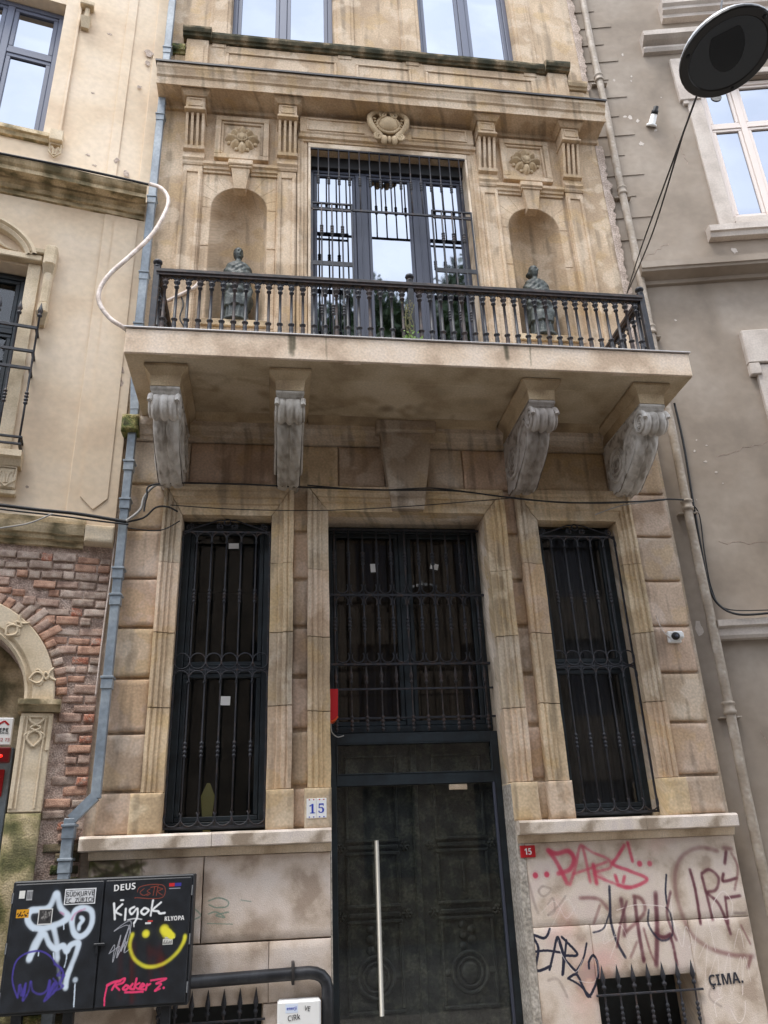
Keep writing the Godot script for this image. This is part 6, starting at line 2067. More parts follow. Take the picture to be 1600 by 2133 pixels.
func make_painted() -> void:
	# left and right plinth stones, the balcony slab and the cabinet doors: unique painted surfaces
	var ppm := 320.0
	var stone_cols := [C8(176, 156, 138), C8(204, 186, 168), C8(216, 200, 185), C8(212, 194, 182)]
	var im := panel_image(768, 544, 301, [C8(168, 148, 130), C8(196, 177, 159), C8(210, 193, 178), C8(216, 201, 188)], 0.007, 0.25, 0.07)
	for s in LEFT_SPRAY: spray(im, vs(s[4]), s[0], s[1], ppm, s[2], s[3])
	# green growth under the leaking pipe at the far end
	var rng := RandomNumberGenerator.new()
	rng.seed = 4
	for i in 60:
		spray(im, [Vector2(rng.randf_range(0.0, 0.55), rng.randf_range(1.38, 1.66)), Vector2(rng.randf_range(0.0, 0.6), rng.randf_range(1.25, 1.6))], [C8(50, 48, 30), C8(84, 90, 40), C8(66, 54, 40)][i % 3], rng.randf_range(0.01, 0.04), ppm, 0.9, 0.12)
	var m := mat(Color.WHITE, 0.9)
	m.albedo_texture = tex(im)
	m.heightmap_enabled = true
	m.heightmap_scale = 0.2
	m.heightmap_texture = tex(Image.create_from_data(768, 544, false, Image.FORMAT_L8, noise_bytes(768, 544, 309, 0.2, 4)))
	M.plinth_left = m
	im = panel_image(768, 544, 321, stone_cols, 0.007, 0.25, 0.07)
	for s in WALL_SPRAY: spray(im, vs(s[4]), s[0], s[1], ppm, s[2], s[3])
	m = m.duplicate()
	m.albedo_texture = tex(im)
	M.plinth_right = m
	M.jamb = tmat(331, [C8(150, 141, 129), C8(168, 159, 147), C8(180, 171, 160)], 1.1, 0.9, 0.3)
	# balcony slab: soffit (lower part of the image) and front edge (its top strip)
	var w := 1216
	var h := 280
	im = panel_image(w, h, 341, [C8(170, 150, 122), C8(188, 169, 140), C8(200, 182, 154), C8(206, 189, 163)], 0.008, 0.2, 0.07)
	var p2 := 160.0
	for i in 46:   # brown water stains with soft outlines on the soffit
		var x := rng.randf_range(0.3, 6.2)
		var y := rng.randf_range(0.1, 1.0)
		var pts := [Vector2(x, y), Vector2(x + rng.randf_range(-0.3, 0.3), y + rng.randf_range(-0.25, 0.25)), Vector2(x + rng.randf_range(-0.4, 0.4), y + rng.randf_range(-0.3, 0.3))]
		spray(im, pts, [C8(104, 78, 50), C8(88, 70, 50), C8(176, 160, 134), C8(120, 92, 58)][i % 4], rng.randf_range(0.03, 0.12), p2, 0.8, 0.05)
	m = mat(Color.WHITE, 0.92)
	m.albedo_texture = tex(im)
	M.balcony = m
	# the peach render of the slab front
	im = panel_image(w, h, 347, [C8(192, 168, 144), C8(214, 191, 166), C8(222, 201, 178), C8(226, 207, 187)], 0.01, 0.2, 0.08)
	for s in [[1.995, 0.03], [2.025, 0.02], [2.355, 0.006], [4.51, 0.008], [4.25, 0.03]]:   # dark green runs below the joints
		for k in 3:
			spray(im, [Vector2(s[0] + rng.randf_range(-0.01, 0.01), 1.66), Vector2(s[0] + rng.randf_range(-0.015, 0.015), rng.randf_range(1.36, 1.5))], C8(58, 56, 40), s[1], p2, 0.9, 0.12)
	m = mat(Color.WHITE, 0.92)
	m.albedo_texture = tex(im)
	m.heightmap_enabled = true
	m.heightmap_scale = 0.2
	m.heightmap_texture = tex(Image.create_from_data(w, h, false, Image.FORMAT_L8, noise_bytes(w, h, 349, 0.12, 4)))
	M.fascia = m
	# cabinet doors
	var p3 := 520.0
	im = panel_image(772, 507, 361, [C8(20, 22, 26), C8(27, 30, 35), C8(33, 36, 42)], 0.01, 0.12, 0.12)
	for s in CABINET_SPRAY: spray(im, vs(s[4]), s[0], s[1], p3, s[2], s[3])
	var lay := func(x0: float, y0: float, x1: float, y1: float, c: Color) -> void:
		im.fill_rect(Rect2i(int(x0 * p3), 507 - int(y1 * p3), int((x1 - x0) * p3), int((y1 - y0) * p3)), c)
	lay.call(0.063, 0.844, 0.11, 0.904, C8(226, 224, 216))
	lay.call(0.123, 0.829, 0.173, 0.906, C8(166, 166, 166))
	for k in 5: lay.call(0.128 + k * 0.009, 0.84, 0.132 + k * 0.009, 0.895, C8(44, 44, 48))
	lay.call(0.058, 0.70, 0.158, 0.765, C8(214, 152, 30))
	for k in 9: spray(im, [Vector2(0.066 + k * 0.01, rng.randf_range(0.71, 0.75)), Vector2(0.074 + k * 0.01, rng.randf_range(0.71, 0.75))], C8(60, 40, 20), 0.005, p3, 0.4, 0.7)
	lay.call(0.234, 0.64, 0.349, 0.761, C8(214, 212, 208))
	lay.call(0.242, 0.65, 0.341, 0.752, C8(56, 54, 54))
	for k in 30:
		var q := Vector2(rng.randf_range(0.255, 0.33), rng.randf_range(0.665, 0.74))
		spray(im, [q, q + Vector2(rng.randf_range(-0.01, 0.01), 0.012)], [C8(180, 176, 170), C8(28, 26, 26), C8(120, 116, 112)][k % 3], 0.009, p3, 0.8, 0.4)
	lay.call(0.427, 0.781, 0.68, 0.903, C8(222, 222, 222))
	lay.call(0.437, 0.79, 0.67, 0.894, C8(58, 58, 62))
	lay.call(0.442, 0.795, 0.665, 0.889, C8(214, 214, 214))
	lay.call(1.277, 0.885, 1.325, 0.913, C8(200, 40, 44))
	lay.call(1.325, 0.885, 1.379, 0.913, C8(60, 54, 140))
	lay.call(1.28, 0.866, 1.376, 0.874, C8(150, 150, 156))
	lay.call(1.263, 0.62, 1.41, 0.66, C8(64, 66, 70))
	lay.call(1.10, 0.606, 1.15, 0.622, C8(214, 214, 210))
	lay.call(1.12, 0.622, 1.163, 0.636, C8(190, 60, 56))
	lay.call(1.254, 0.447, 1.335, 0.492, C8(206, 204, 196))
	lay.call(1.27, 0.492, 1.353, 0.505, C8(196, 194, 186))
	for k in 8: spray(im, [Vector2(1.26 + k * 0.009, 0.455), Vector2(1.262 + k * 0.009, rng.randf_range(0.465, 0.485))], C8(90, 88, 84), 0.003, p3, 0.4, 0.7)
	spray(im, vs([1.295, 0.545, 1.31, 0.52, 1.335, 0.51]), C8(236, 226, 60), 0.03, p3, 0.6, 0.5)
	m = mat(Color.WHITE, 0.5)
	m.albedo_texture = tex(im)
	M.cabinet_paint = m
	M.cabinet = tmat(371, [C8(20, 22, 26), C8(28, 31, 36), C8(36, 39, 44)], 0.5, 0.5, 0.0, 0.01, 0.08, 0.15, 256)
	M.mortar_pale = tmat(391, [C8(160, 142, 128), C8(176, 158, 144), C8(188, 170, 156)], 0.8, 0.95, 0.1)
	M.marbles = [M.marble, tint(M.marble, Color(0.9, 0.89, 0.87)), tint(M.marble, Color(0.82, 0.8, 0.79))]
	M.taupe_pipe = tmat(381, [C8(140, 126, 110), C8(152, 138, 121), C8(160, 146, 130), C8(200, 190, 178)], 0.9, 0.6, 0.0, 0.008, 0.06, 0.1, 256)

func statue(x: float, bun: bool, called: String, label: String) -> void:
	var by := 7.57
	var zc := -0.13
	var h := thing(called, label, "statue", Vector3(x, by, zc), "bronze statues in the niches")
	var st := S(true)
	lathe(st, [Vector2(0.0, 0.0), Vector2(0.2, 0.0), Vector2(0.205, 0.03), Vector2(0.19, 0.045), Vector2(0.0, 0.046)], Vector3(x, by, zc), 24)
	put(h, "base", st, M.bronze)
	# heights (m), half widths and half depths of the draped figure
	var K := [[0.0, 0.17, 0.15], [0.08, 0.168, 0.148], [0.195, 0.162, 0.142], [0.205, 0.192, 0.168], [0.32, 0.185, 0.165], [0.46, 0.182, 0.16], [0.58, 0.182, 0.152], [0.66, 0.19, 0.146], [0.74, 0.205, 0.14], [0.80, 0.205, 0.132], [0.85, 0.19, 0.118], [0.89, 0.165, 0.10], [0.915, 0.125, 0.085], [0.935, 0.075, 0.066], [0.95, 0.05, 0.052], [0.985, 0.045, 0.048], [1.0, 0.05, 0.058], [1.02, 0.058, 0.068], [1.05, 0.066, 0.08], [1.09, 0.07, 0.085], [1.125, 0.066, 0.08], [1.15, 0.052, 0.064], [1.165, 0.033, 0.04], [1.173, 0.012, 0.014], [1.175, 0.0, 0.0]]
	for q in K:
		q[1] *= 0.86 if q[0] < 0.93 else 0.84
		q[2] *= 0.9 if q[0] < 0.93 else 0.84
	var seg := 56
	var rows := 130
	var turn := 0.45 if not bun else 0.6
	var g := []
	for j in rows + 1:
		var y := 1.175 * j / rows
		var a := 0
		while a < K.size() - 2 and K[a + 1][0] < y: a += 1
		var f := clampf((y - K[a][0]) / (K[a + 1][0] - K[a][0]), 0.0, 1.0)
		if y > 0.21 and y < 1.15: f = f * f * (3.0 - 2.0 * f) * 0.4 + f * 0.6
		var rx := lerpf(K[a][1], K[a + 1][1], f)
		var rz := lerpf(K[a][2], K[a + 1][2], f)
		if y > 1.11: 
			var q := clampf((1.175 - y) / 0.065, 0.0, 1.0)
			rx = 0.057 * sqrt(q * (2.0 - q))
			rz = 0.069 * sqrt(q * (2.0 - q))
		var row := []
		for i in seg:
			var t := TAU * i / seg
			var d := 0.0
			var fr := sin(t)          # +1 faces the street
			if y < 0.2:
				d = 0.012 * sin(t * 15.0 + sin(y * 9.0)) + 0.006 * sin(t * 31.0)
			elif y < 0.62:
				d = 0.013 * sin(t * 7.0 + y * 12.0 + sin(y * 14.0)) * (0.4 + 0.6 * absf(cos(t))) - 0.014 * exp(-pow((y - 0.42 - 0.06 * cos(t * 2.0)) / 0.022, 2.0)) * maxf(0.0, fr) + 0.012 * sin(y * 60.0 + cos(t) * 5.0) * maxf(0.0, fr) * smoothstep(0.36, 0.46, y)
				d += 0.05 * exp(-pow((cos(t) - 0.86) / 0.25, 2.0)) * smoothstep(0.2, 0.34, y) * (1.0 - smoothstep(0.45, 0.62, y))
			elif y < 0.93:
				d = 0.006 * sin((y * 40.0 + cos(t) * 7.0) * 1.3 + sin(t * 3.0)) * smoothstep(0.93, 0.86, y) + 0.004 * sin(y * 75.0 - cos(t) * 12.0) * maxf(0.0, fr)
				# a forearm folded across the waist under the cloth
				d += 0.035 * exp(-pow((y - 0.66 - 0.05 * cos(t)) / 0.04, 2.0)) * maxf(0.0, fr)
			var tt := t
			if y > 0.985:
				tt = t + turn
				var u := sin(tt)
				var s := cos(tt)
				if u > 0.0:
					d += 0.020 * exp(-pow(s / 0.16, 2.0)) * exp(-pow((y - 1.066) / 0.02, 2.0))   # nose
					d += 0.010 * exp(-pow(s / 0.1, 2.0)) * exp(-pow((y - 1.085) / 0.016, 2.0))
					d -= 0.012 * exp(-pow((absf(s) - 0.38) / 0.17, 2.0)) * exp(-pow((y - 1.088) / 0.011, 2.0))   # eye sockets
					d += 0.006 * exp(-pow((y - 1.106) / 0.01, 2.0)) * exp(-pow(s / 0.6, 2.0))   # brow
					d += 0.006 * exp(-pow(s / 0.3, 2.0)) * exp(-pow((y - 1.04) / 0.007, 2.0)) - 0.006 * exp(-pow(s / 0.3, 2.0)) * exp(-pow((y - 1.031) / 0.005, 2.0))   # mouth
					d += 0.010 * exp(-pow(s / 0.32, 2.0)) * exp(-pow((y - 1.012) / 0.012, 2.0))   # chin
				var hair := smoothstep(0.1, -0.25, u - (y - 1.11) * 6.0) * smoothstep(1.01, 1.04, y)
				d += hair * (0.007 + 0.003 * sin(tt * 13.0 + y * 90.0))
				d += 0.012 * exp(-pow((absf(s) - 0.97) / 0.05, 2.0)) * exp(-pow((y - 1.075) / 0.017, 2.0)) * exp(-pow(u / 0.25, 2.0))   # ears
				if bun: d += 0.05 * exp(-pow((u + 0.9) / 0.3, 2.0)) * exp(-pow((y - 1.05) / 0.028, 2.0))
			row.append(Vector3(x + cos(t) * (rx + d * (1.0 if rx > 0.02 else 0.0)), by + 0.046 + y, zc + sin(t) * (rz + d * (1.0 if rz > 0.02 else 0.0))))
		g.append(row)
	st = S(true)
	for j in rows:
		for i in seg:
			var k := (i + 1) % seg
			quad(st, g[j][k], g[j][i], g[j + 1][i], g[j + 1][k])
	put(h, "draped_figure", st, M.bronze)

func build_statues() -> void:
	uvr(0, 0, 1, 1)
	statue(-0.56, false, "bronze_statue", "dark bronze draped statue, hair close-cropped, in the niche by the square downpipe")
	statue(3.37, true, "bronze_statue", "dark bronze draped statue with a hair bun, in the niche by the round downpipe")

func seg_box(st: SurfaceTool, a: Vector3, b: Vector3, w: float, d: float) -> void:
	var et := (b - a).normalized()
	var eb := Vector3.BACK
	var ea := et.cross(eb).normalized()
	extr(st, [Vector2(-w, -d), Vector2(w, -d), Vector2(w, d), Vector2(-w, d), Vector2(-w, -d)], a, ea, eb, et, 0.0, a.distance_to(b), 1)

func cable(called: String, label: String, pts: Array, r: float, m: Material, group := "", cat := "cable") -> void:
	var c := []
	for p in pts: c.append(Vector3(p[0], p[1], p[2]))
	var t := thing(called, label, cat, c[0], group)
	var st := S(true)
	tube(st, curve(c, 8), r, 8)
	put(t, "sheath", st, m)

func build_pipes_and_cables() -> void:
	var t := thing("square_downpipe", "grey-blue square metal downpipe kinking sideways at the marble sill", "pipe", Vector3(-1.7, 0, 0.1))
	var st := S()
	bx(st, -1.70, -1.605, 6.9, 15.4, 0.075, 0.155, 0.006)
	seg_box(st, Vector3(-1.655, 6.92, 0.115), Vector3(-1.605, 6.2, 0.115), 0.045, 0.0395)
	bx(st, -1.648, -1.562, 2.12, 6.22, 0.08, 0.15, 0.006)
	seg_box(st, Vector3(-1.61, 2.14, 0.115), Vector3(-1.795, 1.95, 0.115), 0.045, 0.036)
	bx(st, -1.855, -1.76, -0.1, 1.96, 0.075, 0.155, 0.006)
	put(t, "pipe", st, M.zinc)
	for q in [[-1.6525, 12.05], [-1.6525, 10.75], [-1.6525, 9.30], [-1.6525, 8.10], [-1.6525, 7.35], [-1.605, 5.55], [-1.605, 5.1], [-1.605, 4.33], [-1.605, 4.05], [-1.605, 3.22], [-1.807, 1.90], [-1.807, 1.62]]:
		st = S()
		bx(st, q[0] - 0.062, q[0] + 0.062, q[1] - 0.012, q[1] + 0.012, 0.03, 0.172, 0.004)
		bx(st, q[0] - 0.053, q[0] + 0.053, q[1] - 0.11, q[1] - 0.0125, 0.068, 0.162, 0.004)
		put(t, "joint_collar", st, M.zinc)
	st = S(true)
	stone(st, -1.72, -1.54, 6.06 - 0.16, 6.14 - 0.02, 0.0, 0.2, 0.03, 0.04, 0.03)
	var ms := thing("moss_clump", "bright green moss clump on the ledge above the lower downpipe", "moss", Vector3(-1.63, 5.9, 0.1))
	put(ms, "moss", st, M.green)
	cable("cable_bundle", "thick black cable bundle lying along the band over the brick wall", [[-3.013, 4.906, 0.438], [-2.758, 4.903, 0.387], [-2.409, 4.888, 0.316], [-2.051, 4.883, 0.243], [-1.674, 4.838, 0.2], [-1.567, 4.823, 0.2]], 0.018, M.cable_black)
	cable("cable", "thin black cable hanging just under the bundle over the brick wall", [[-3.005, 4.872, 0.447], [-2.622, 4.85, 0.369], [-2.225, 4.84, 0.288], [-1.863, 4.82, 0.215], [-1.536, 4.79, 0.2]], 0.009, M.cable_black)
	cable("cable", "pale grey cable sagging below the black bundle by the brick wall", [[-2.954, 4.572, 0.457], [-2.714, 4.646, 0.408], [-2.468, 4.722, 0.358], [-2.264, 4.848, 0.317]], 0.008, M.cable_grey)
	cable("cable", "black cable looping into the top corner of the tall window beside the square downpipe", [[-1.57, 4.821, 0.18], [-1.398, 4.895, 0.14], [-1.284, 5.013, 0.14], [-1.161, 5.021, 0.14], [-1.06, 4.98, 0.11]], 0.01, M.cable_black)
	cable("cable", "thin black cable sagging across the window frame beside the square downpipe", [[-1.611, 4.791, 0.12], [-1.243, 4.758, 0.12], [-1.032, 4.879, 0.1]], 0.006, M.cable_black)
	cable("conduit", "pale grey plastic conduit curving up beside the square downpipe", [[-1.567, 4.823, 0.2], [-1.44, 4.973, 0.16], [-1.41, 5.128, 0.15], [-1.316, 5.26, 0.15], [-1.22, 5.29, 0.13], [-1.2, 5.42, 0.03]], 0.015, M.cable_grey)
	cable("cable", "black cable strung along the lintels below the balcony, right across the front", [[-1.393, 4.941, 0.2], [-1.377, 5.106, 0.2], [-1.294, 5.258, 0.2], [-0.517, 5.278, 0.2], [0.308, 5.257, 0.2], [1.154, 5.243, 0.2], [1.912, 5.252, 0.2], [2.569, 5.183, 0.2], [3.237, 5.132, 0.2], [4.056, 5.169, 0.18], [4.52, 5.245, 0.1], [4.792, 5.254, 0.065]], 0.01, M.cable_black)
	cable("cable", "second black cable twisted with the long one over the doorway", [[0.308, 5.269, 0.225], [1.045, 5.228, 0.225], [1.692, 5.266, 0.225], [2.237, 5.209, 0.225], [2.842, 5.142, 0.225], [3.637, 5.124, 0.22], [4.477, 5.223, 0.14]], 0.008, M.cable_black)
	cable("cable", "hair-thin wire crossing the doorway lintel below the thicker cables", [[-1.138, 5.043, 0.14], [-0.407, 5.002, 0.15], [0.518, 5.004, 0.16], [1.466, 5.056, 0.2], [2.568, 5.172, 0.2]], 0.005, M.cable_black)
	cable("cable", "short pale wire rising to the cables at the edge by the round downpipe", [[3.586, 5.015, 0.14], [3.953, 5.142, 0.14], [4.488, 5.232, 0.1]], 0.006, M.cable_grey)
	cable("cable", "black cable running down beside the round downpipe onto the stucco ledge", [[4.911, 6.609, 0.027], [4.922, 6.0, 0.019], [4.886, 5.167, 0.012], [4.871, 4.622, 0.009], [4.872, 4.186, 0.01], [4.929, 3.964, 0.051], [5.061, 3.831, 0.169], [5.409, 3.83, 0.236]], 0.013, M.cable_black)
	cable("cable", "thinner black cable branching off beside the round downpipe to the stucco ledge", [[4.794, 5.254, 0.06], [4.93, 5.1, 0.02], [4.905, 4.624, 0.006], [4.90, 4.171, 0.006], [4.972, 3.923, 0.08], [5.398, 3.86, 0.244]], 0.007, M.cable_black)
	cable("cable", "beige wire clipped along the edge of the brick wall behind the square downpipe", [[-1.683, 4.776, 0.06], [-1.69, 4.276, 0.05], [-1.705, 3.82, 0.05], [-1.712, 3.432, 0.05], [-1.715, 3.059, 0.05]], 0.009, M.hose)
	cable("cable", "black cable lying on the edge of the cream cornice", [[-3.593, 9.245, 0.771], [-3.296, 9.251, 0.71], [-2.686, 9.27, 0.586], [-2.126, 9.274, 0.472], [-1.637, 9.254, 0.385]], 0.016, M.cable_black)
	cable("corrugated_hose", "pale corrugated hose looping from the cream cornice down to the balcony corner", [[-1.637, 9.25, 0.40], [-1.483, 9.1, 0.5], [-1.37, 8.854, 0.6], [-1.365, 8.548, 0.7], [-1.455, 8.064, 0.85], [-1.619, 7.625, 1.0], [-1.784, 7.281, 1.1], [-1.861, 7.035, 1.15], [-1.844, 6.829, 1.18], [-1.722, 6.631, 1.2], [-1.56, 6.50, 1.22], [-1.45, 6.475, 1.1]], 0.024, M.hose, "", "hose")
	cable("cable", "black wire hanging loose on the wall behind the balcony railing by the niche", [[-1.29, 8.0, 0.02], [-1.18, 7.75, 0.06], [-1.2, 7.5, 0.08], [-1.12, 7.3, 0.08], [-1.15, 6.9, 0.08], [-1.1, 6.47, 0.1]], 0.009, M.cable_black)
	cable("conduit", "pale broken conduit slanting on the wall behind the railing by the niche", [[-1.45, 7.72, 0.04], [-1.25, 7.84, 0.06], [-1.05, 7.98, 0.075], [-0.99, 8.14, 0.06]], 0.022, M.hose)

func build_fixtures() -> void:
	uvr(0, 0, 1, 1)
	# ceramic number tile
	var t := thing("number_tile", "white ceramic house number tile with blue 15 beside the door", "number sign", Vector3(0.40, 1.975, 0.11))
	pbox(t, "tile", M.white, 0.308, 0.402, 1.888, 2.062, 0.10, 0.118, 0.003)
	pbox(t, "tile", M.white, 0.404, 0.496, 1.89, 2.064, 0.10, 0.118, 0.003)
	text(t, "digit", "1", 0.085, M.blue, Vector3(0.362, 1.972, 0.1188), "Droid Serif")
	text(t, "digit", "5", 0.085, M.blue, Vector3(0.446, 1.974, 0.1188), "Droid Serif")
	for x in [0.335, 0.375, 0.43, 0.47]:
		for y in [1.9, 2.052]:
			var s := S(true)
			ball(s, Vector3(x, y, 0.118), Vector3(0.008, 0.006, 0.001), 8, 4)
			put(t, "painted_dot", s, M.blue if y < 2.0 else M.red)
	t = thing("number_plate", "small red enamel number plate with white 15 under the graffiti side sill", "number sign", Vector3(2.42, 1.53, 0.05))
	pbox(t, "plate", M.red, 2.345, 2.492, 1.474, 1.58, 0.044, 0.062, 0.003)
	text(t, "digits", "15", 0.058, M.white, Vector3(2.42, 1.527, 0.0625), "Droid Sans", true, false, 0.0, 0.85)
	# alarm box
	t = thing("alarm_box", "red alarm box with orange underside fixed inside the doorway jamb", "alarm", Vector3(0.56, 2.9, -0.1))
	var st := S()
	extr(st, [Vector2(0.546, 3.11), Vector2(0.546, 2.79), Vector2(0.60, 2.82), Vector2(0.625, 2.85), Vector2(0.63, 3.11), Vector2(0.546, 3.11)], Vector3.ZERO, Vector3.RIGHT, Vector3.UP, Vector3.BACK, -0.2, -0.02, 1)
	put(t, "housing", st, M.red)
	st = S()
	extr(st, [Vector2(0.548, 2.788), Vector2(0.60, 2.815), Vector2(0.625, 2.845), Vector2(0.628, 2.832), Vector2(0.602, 2.80), Vector2(0.55, 2.775), Vector2(0.548, 2.788)], Vector3.ZERO, Vector3.RIGHT, Vector3.UP, Vector3.BACK, -0.2, -0.015, 1)
	put(t, "lens", st, M.orange)
	st = S(true)
	tube(st, curve([Vector3(0.56, 2.78, -0.1), Vector3(0.57, 2.70, -0.12), Vector3(0.63, 2.66, -0.2), Vector3(0.70, 2.68, -0.26)], 6), 0.006, 6)
	put(t, "wire", st, M.cable_grey)
	# white dome camera on the stone pier
	t = thing("security_camera", "white security camera with black lens on the stone pier", "camera", Vector3(4.32, 3.62, 0.02))
	st = S()
	bx(st, 4.25, 4.40, 3.55, 3.68, 0.0, 0.045, 0.012)
	bx(st, 4.28, 4.41, 3.58, 3.67, 0.04, 0.11, 0.03)
	put(t, "housing", st, M.white)
	st = S(true)
	ball(st, Vector3(4.295, 3.605, 0.12), Vector3(0.045, 0.042, 0.045), 14, 10)
	put(t, "lens_ball", st, M.black)
	st = S(true)
	lathe(st, [Vector2(0.0, 0.0), Vector2(0.016, 0.0), Vector2(0.018, 0.006), Vector2(0.0, 0.008)], Vector3(4.285, 3.595, 0.16), 10, Vector3(-0.2, -0.25, 0.9).normalized())
	put(t, "lens", st, M.frame)
	cable("cable", "thin white wire drooping from the stone joint to the white security camera", [[4.165, 3.86, 0.02], [4.175, 3.75, 0.04], [4.21, 3.66, 0.05], [4.26, 3.60, 0.05]], 0.006, M.hose)
	# stub camera on the stucco wall
	t = turned("stub_camera", "white stub camera with black head sticking out of the stucco wall", "camera", Vector3(4.57, 0, -0.1), -11.0)
	st = S(true)
	var ax := Vector3(0.25, 0.75, 0.6).normalized()
	lathe(st, [Vector2(0.0, -0.02), Vector2(0.075, -0.02), Vector2(0.075, 0.01), Vector2(0.05, 0.015), Vector2(0.046, 0.15), Vector2(0.0, 0.15)], Vector3(0.90, 11.42, 0.02), 14, ax)
	put(t, "bracket", st, M.white)
	st = S(true)
	lathe(st, [Vector2(0.0, 0.151), Vector2(0.05, 0.151), Vector2(0.05, 0.2), Vector2(0.036, 0.21), Vector2(0.036, 0.26), Vector2(0.0, 0.262)], Vector3(0.90, 11.42, 0.02), 14, ax)
	put(t, "head", st, M.black)
	# black gas pipe and white meter box
	t = thing("black_pipe", "thick black pipe along the plinth bending down beside the street door", "pipe", Vector3(0.0, 0.63, 0.12))
	st = S(true)
	tube(st, [Vector3(-0.72, 0.622, 0.13), Vector3(0.33, 0.64, 0.13), Vector3(0.39, 0.632, 0.13), Vector3(0.44, 0.61, 0.13), Vector3(0.475, 0.57, 0.13), Vector3(0.49, 0.52, 0.13), Vector3(0.492, -0.1, 0.13)], 0.052, 14)
	put(t, "pipe", st, M.black_pipe)
	st = S(true)
	bx(st, 0.18, 0.205, 0.56, 0.73, 0.04, 0.19, 0.004)
	put(t, "clip", st, M.flash)
	t = thing("meter_box", "small white meter box with a blue sticker under the black pipe", "meter box", Vector3(0.24, 0.3, 0.12))
	pbox(t, "box", M.white, 0.062, 0.428, 0.125, 0.448, 0.05, 0.2, 0.015)
	pbox(t, "sticker", mat(C8(214, 222, 236), 0.5), 0.13, 0.235, 0.36, 0.425, 0.19, 0.2015, 0.0005)
	text(t, "sticker_print", "enerji", 0.022, M.blue, Vector3(0.182, 0.393, 0.202), "Droid Sans", true, true)
	text(t, "pen_mark", "VE", 0.035, M.cable_black, Vector3(0.315, 0.385, 0.202), "Droid Sans", false, true, -0.2)
	text(t, "pen_mark", "CiRk", 0.04, M.cable_black, Vector3(0.2, 0.325, 0.202), "Droid Sans", false, true, 0.1)
	# stencilled word on the graffiti wall
	t = thing("stencil_word", "black stencilled word on the plinth beside the cellar grating", "lettering", Vector3(4.19, 0.38, 0.05))
	text(t, "letters", "ÇIMA.", 0.09, mat(C8(44, 44, 52), 0.8), Vector3(4.195, 0.37, 0.0465), "Droid Sans", true, false, 0.03)
	# papers behind the glass
	for q in [[-0.479, 4.723, -0.224, 0.055, 0.032, 0.02, "white paper label high on the tall window glass beside the square downpipe"], [-0.504, 3.044, -0.224, 0.052, 0.045, -0.02, "white paper label halfway up the tall window beside the square downpipe"], [1.081, 4.549, -0.424, 0.028, 0.05, 0.05, "upright white paper label on the glass above the door"], [1.795, 4.572, -0.424, 0.045, 0.035, -0.25, "tilted torn paper label on the glass above the door"]]:
		t = thing("paper_label", q[6], "label", Vector3(q[0], q[1], q[2]))
		st = S()
		bx(st, -q[3], q[3], -q[4], q[4], -0.001, 0.001, 0.0003)
		var o := inst(t, "paper", mesh_of(st), M.white, Vector3(q[0], q[1], q[2]))
		o.rotation.z = q[5]
	t = thing("folded_paper", "yellow green folded paper standing inside the tall window beside the square downpipe", "paper", Vector3(-0.63, 1.83, -0.3))
	st = S()
	frustum(st, Vector3(-0.665, 0, -0.34), Vector3(-0.60, 0, -0.28), 1.81, Vector3(-0.70, 0, -0.34), Vector3(-0.57, 0, -0.28), 2.14)
	frustum(st, Vector3(-0.70, 0, -0.34), Vector3(-0.57, 0, -0.28), 2.14, Vector3(-0.65, 0, -0.32), Vector3(-0.62, 0, -0.30), 2.26)
	put(t, "fold", st, mat(C8(226, 220, 140), 0.8))
	# weed in the slab joint
	t = thing("weed", "small green weed growing at the foot of the middle railing post", "plant", Vector3(1.37, 6.46, 1.24))
	st = S()
	var rng := RandomNumberGenerator.new()
	rng.seed = 6
	for i in 46:
		var p := Vector3(1.36 + rng.randfn() * 0.05, 6.465 + absf(rng.randfn()) * 0.06, 1.245 + rng.randf() * 0.03)
		var u := Vector3(rng.randfn(), absf(rng.randfn()) + 0.3, rng.randfn() * 0.6).normalized() * rng.randf_range(0.02, 0.05)
		var v := u.cross(Vector3.BACK).normalized() * 0.009
		tri(st, p, p + u * 0.5 + v, p + u)
		tri(st, p, p + u, p + u * 0.5 - v)
	put(t, "leaves", st, M.weed)
	st = S()
	for i in 5:
		tube(st, curve([Vector3(1.36 + i * 0.008, 6.46, 1.245), Vector3(1.35 + rng.randfn() * 0.03, 6.7, 1.25), Vector3(1.34 + rng.randfn() * 0.05, 6.95, 1.26)], 5), 0.003, 4)
		for k in 12:
			var p := Vector3(1.345 + rng.randfn() * 0.03, rng.randf_range(6.6, 6.98), 1.25 + rng.randfn() * 0.01)
			tri(st, p, p + Vector3(0.012, 0.02, 0.0), p + Vector3(-0.008, 0.022, 0.004))
	put(t, "stalks", st, mat(C8(112, 108, 70), 0.8))
	# shop signs in the arched doorway
	t = turned("shop_sign", "white sign with red roof mark hanging in the arched doorway", "sign", Vector3(-1.66, 0, 0), 11.5)
	pbox(t, "board", M.white, -1.5, -0.765, 2.615, 2.868, -0.14, -0.10, 0.01)
	st = S()
	seg_box(st, Vector3(-0.90, 2.80, -0.098), Vector3(-0.845, 2.835, -0.098), 0.008, 0.001)
	seg_box(st, Vector3(-0.845, 2.835, -0.098), Vector3(-0.805, 2.80, -0.098), 0.008, 0.001)
	put(t, "roof_mark", st, M.red)
	text(t, "letters", "EPE", 0.034, M.black, Vector3(-0.84, 2.755, -0.098))
	text(t, "letters", "EMLAK A.Ş", 0.014, M.black, Vector3(-0.845, 2.727, -0.098))
	text(t, "letters", "0 82 73", 0.03, M.red, Vector3(-0.845, 2.665, -0.098), "Droid Sans", false)
	t = turned("led_sign", "dark red lit sign box under the white sign in the arched doorway", "sign", Vector3(-1.66, 0, 0), 11.5)
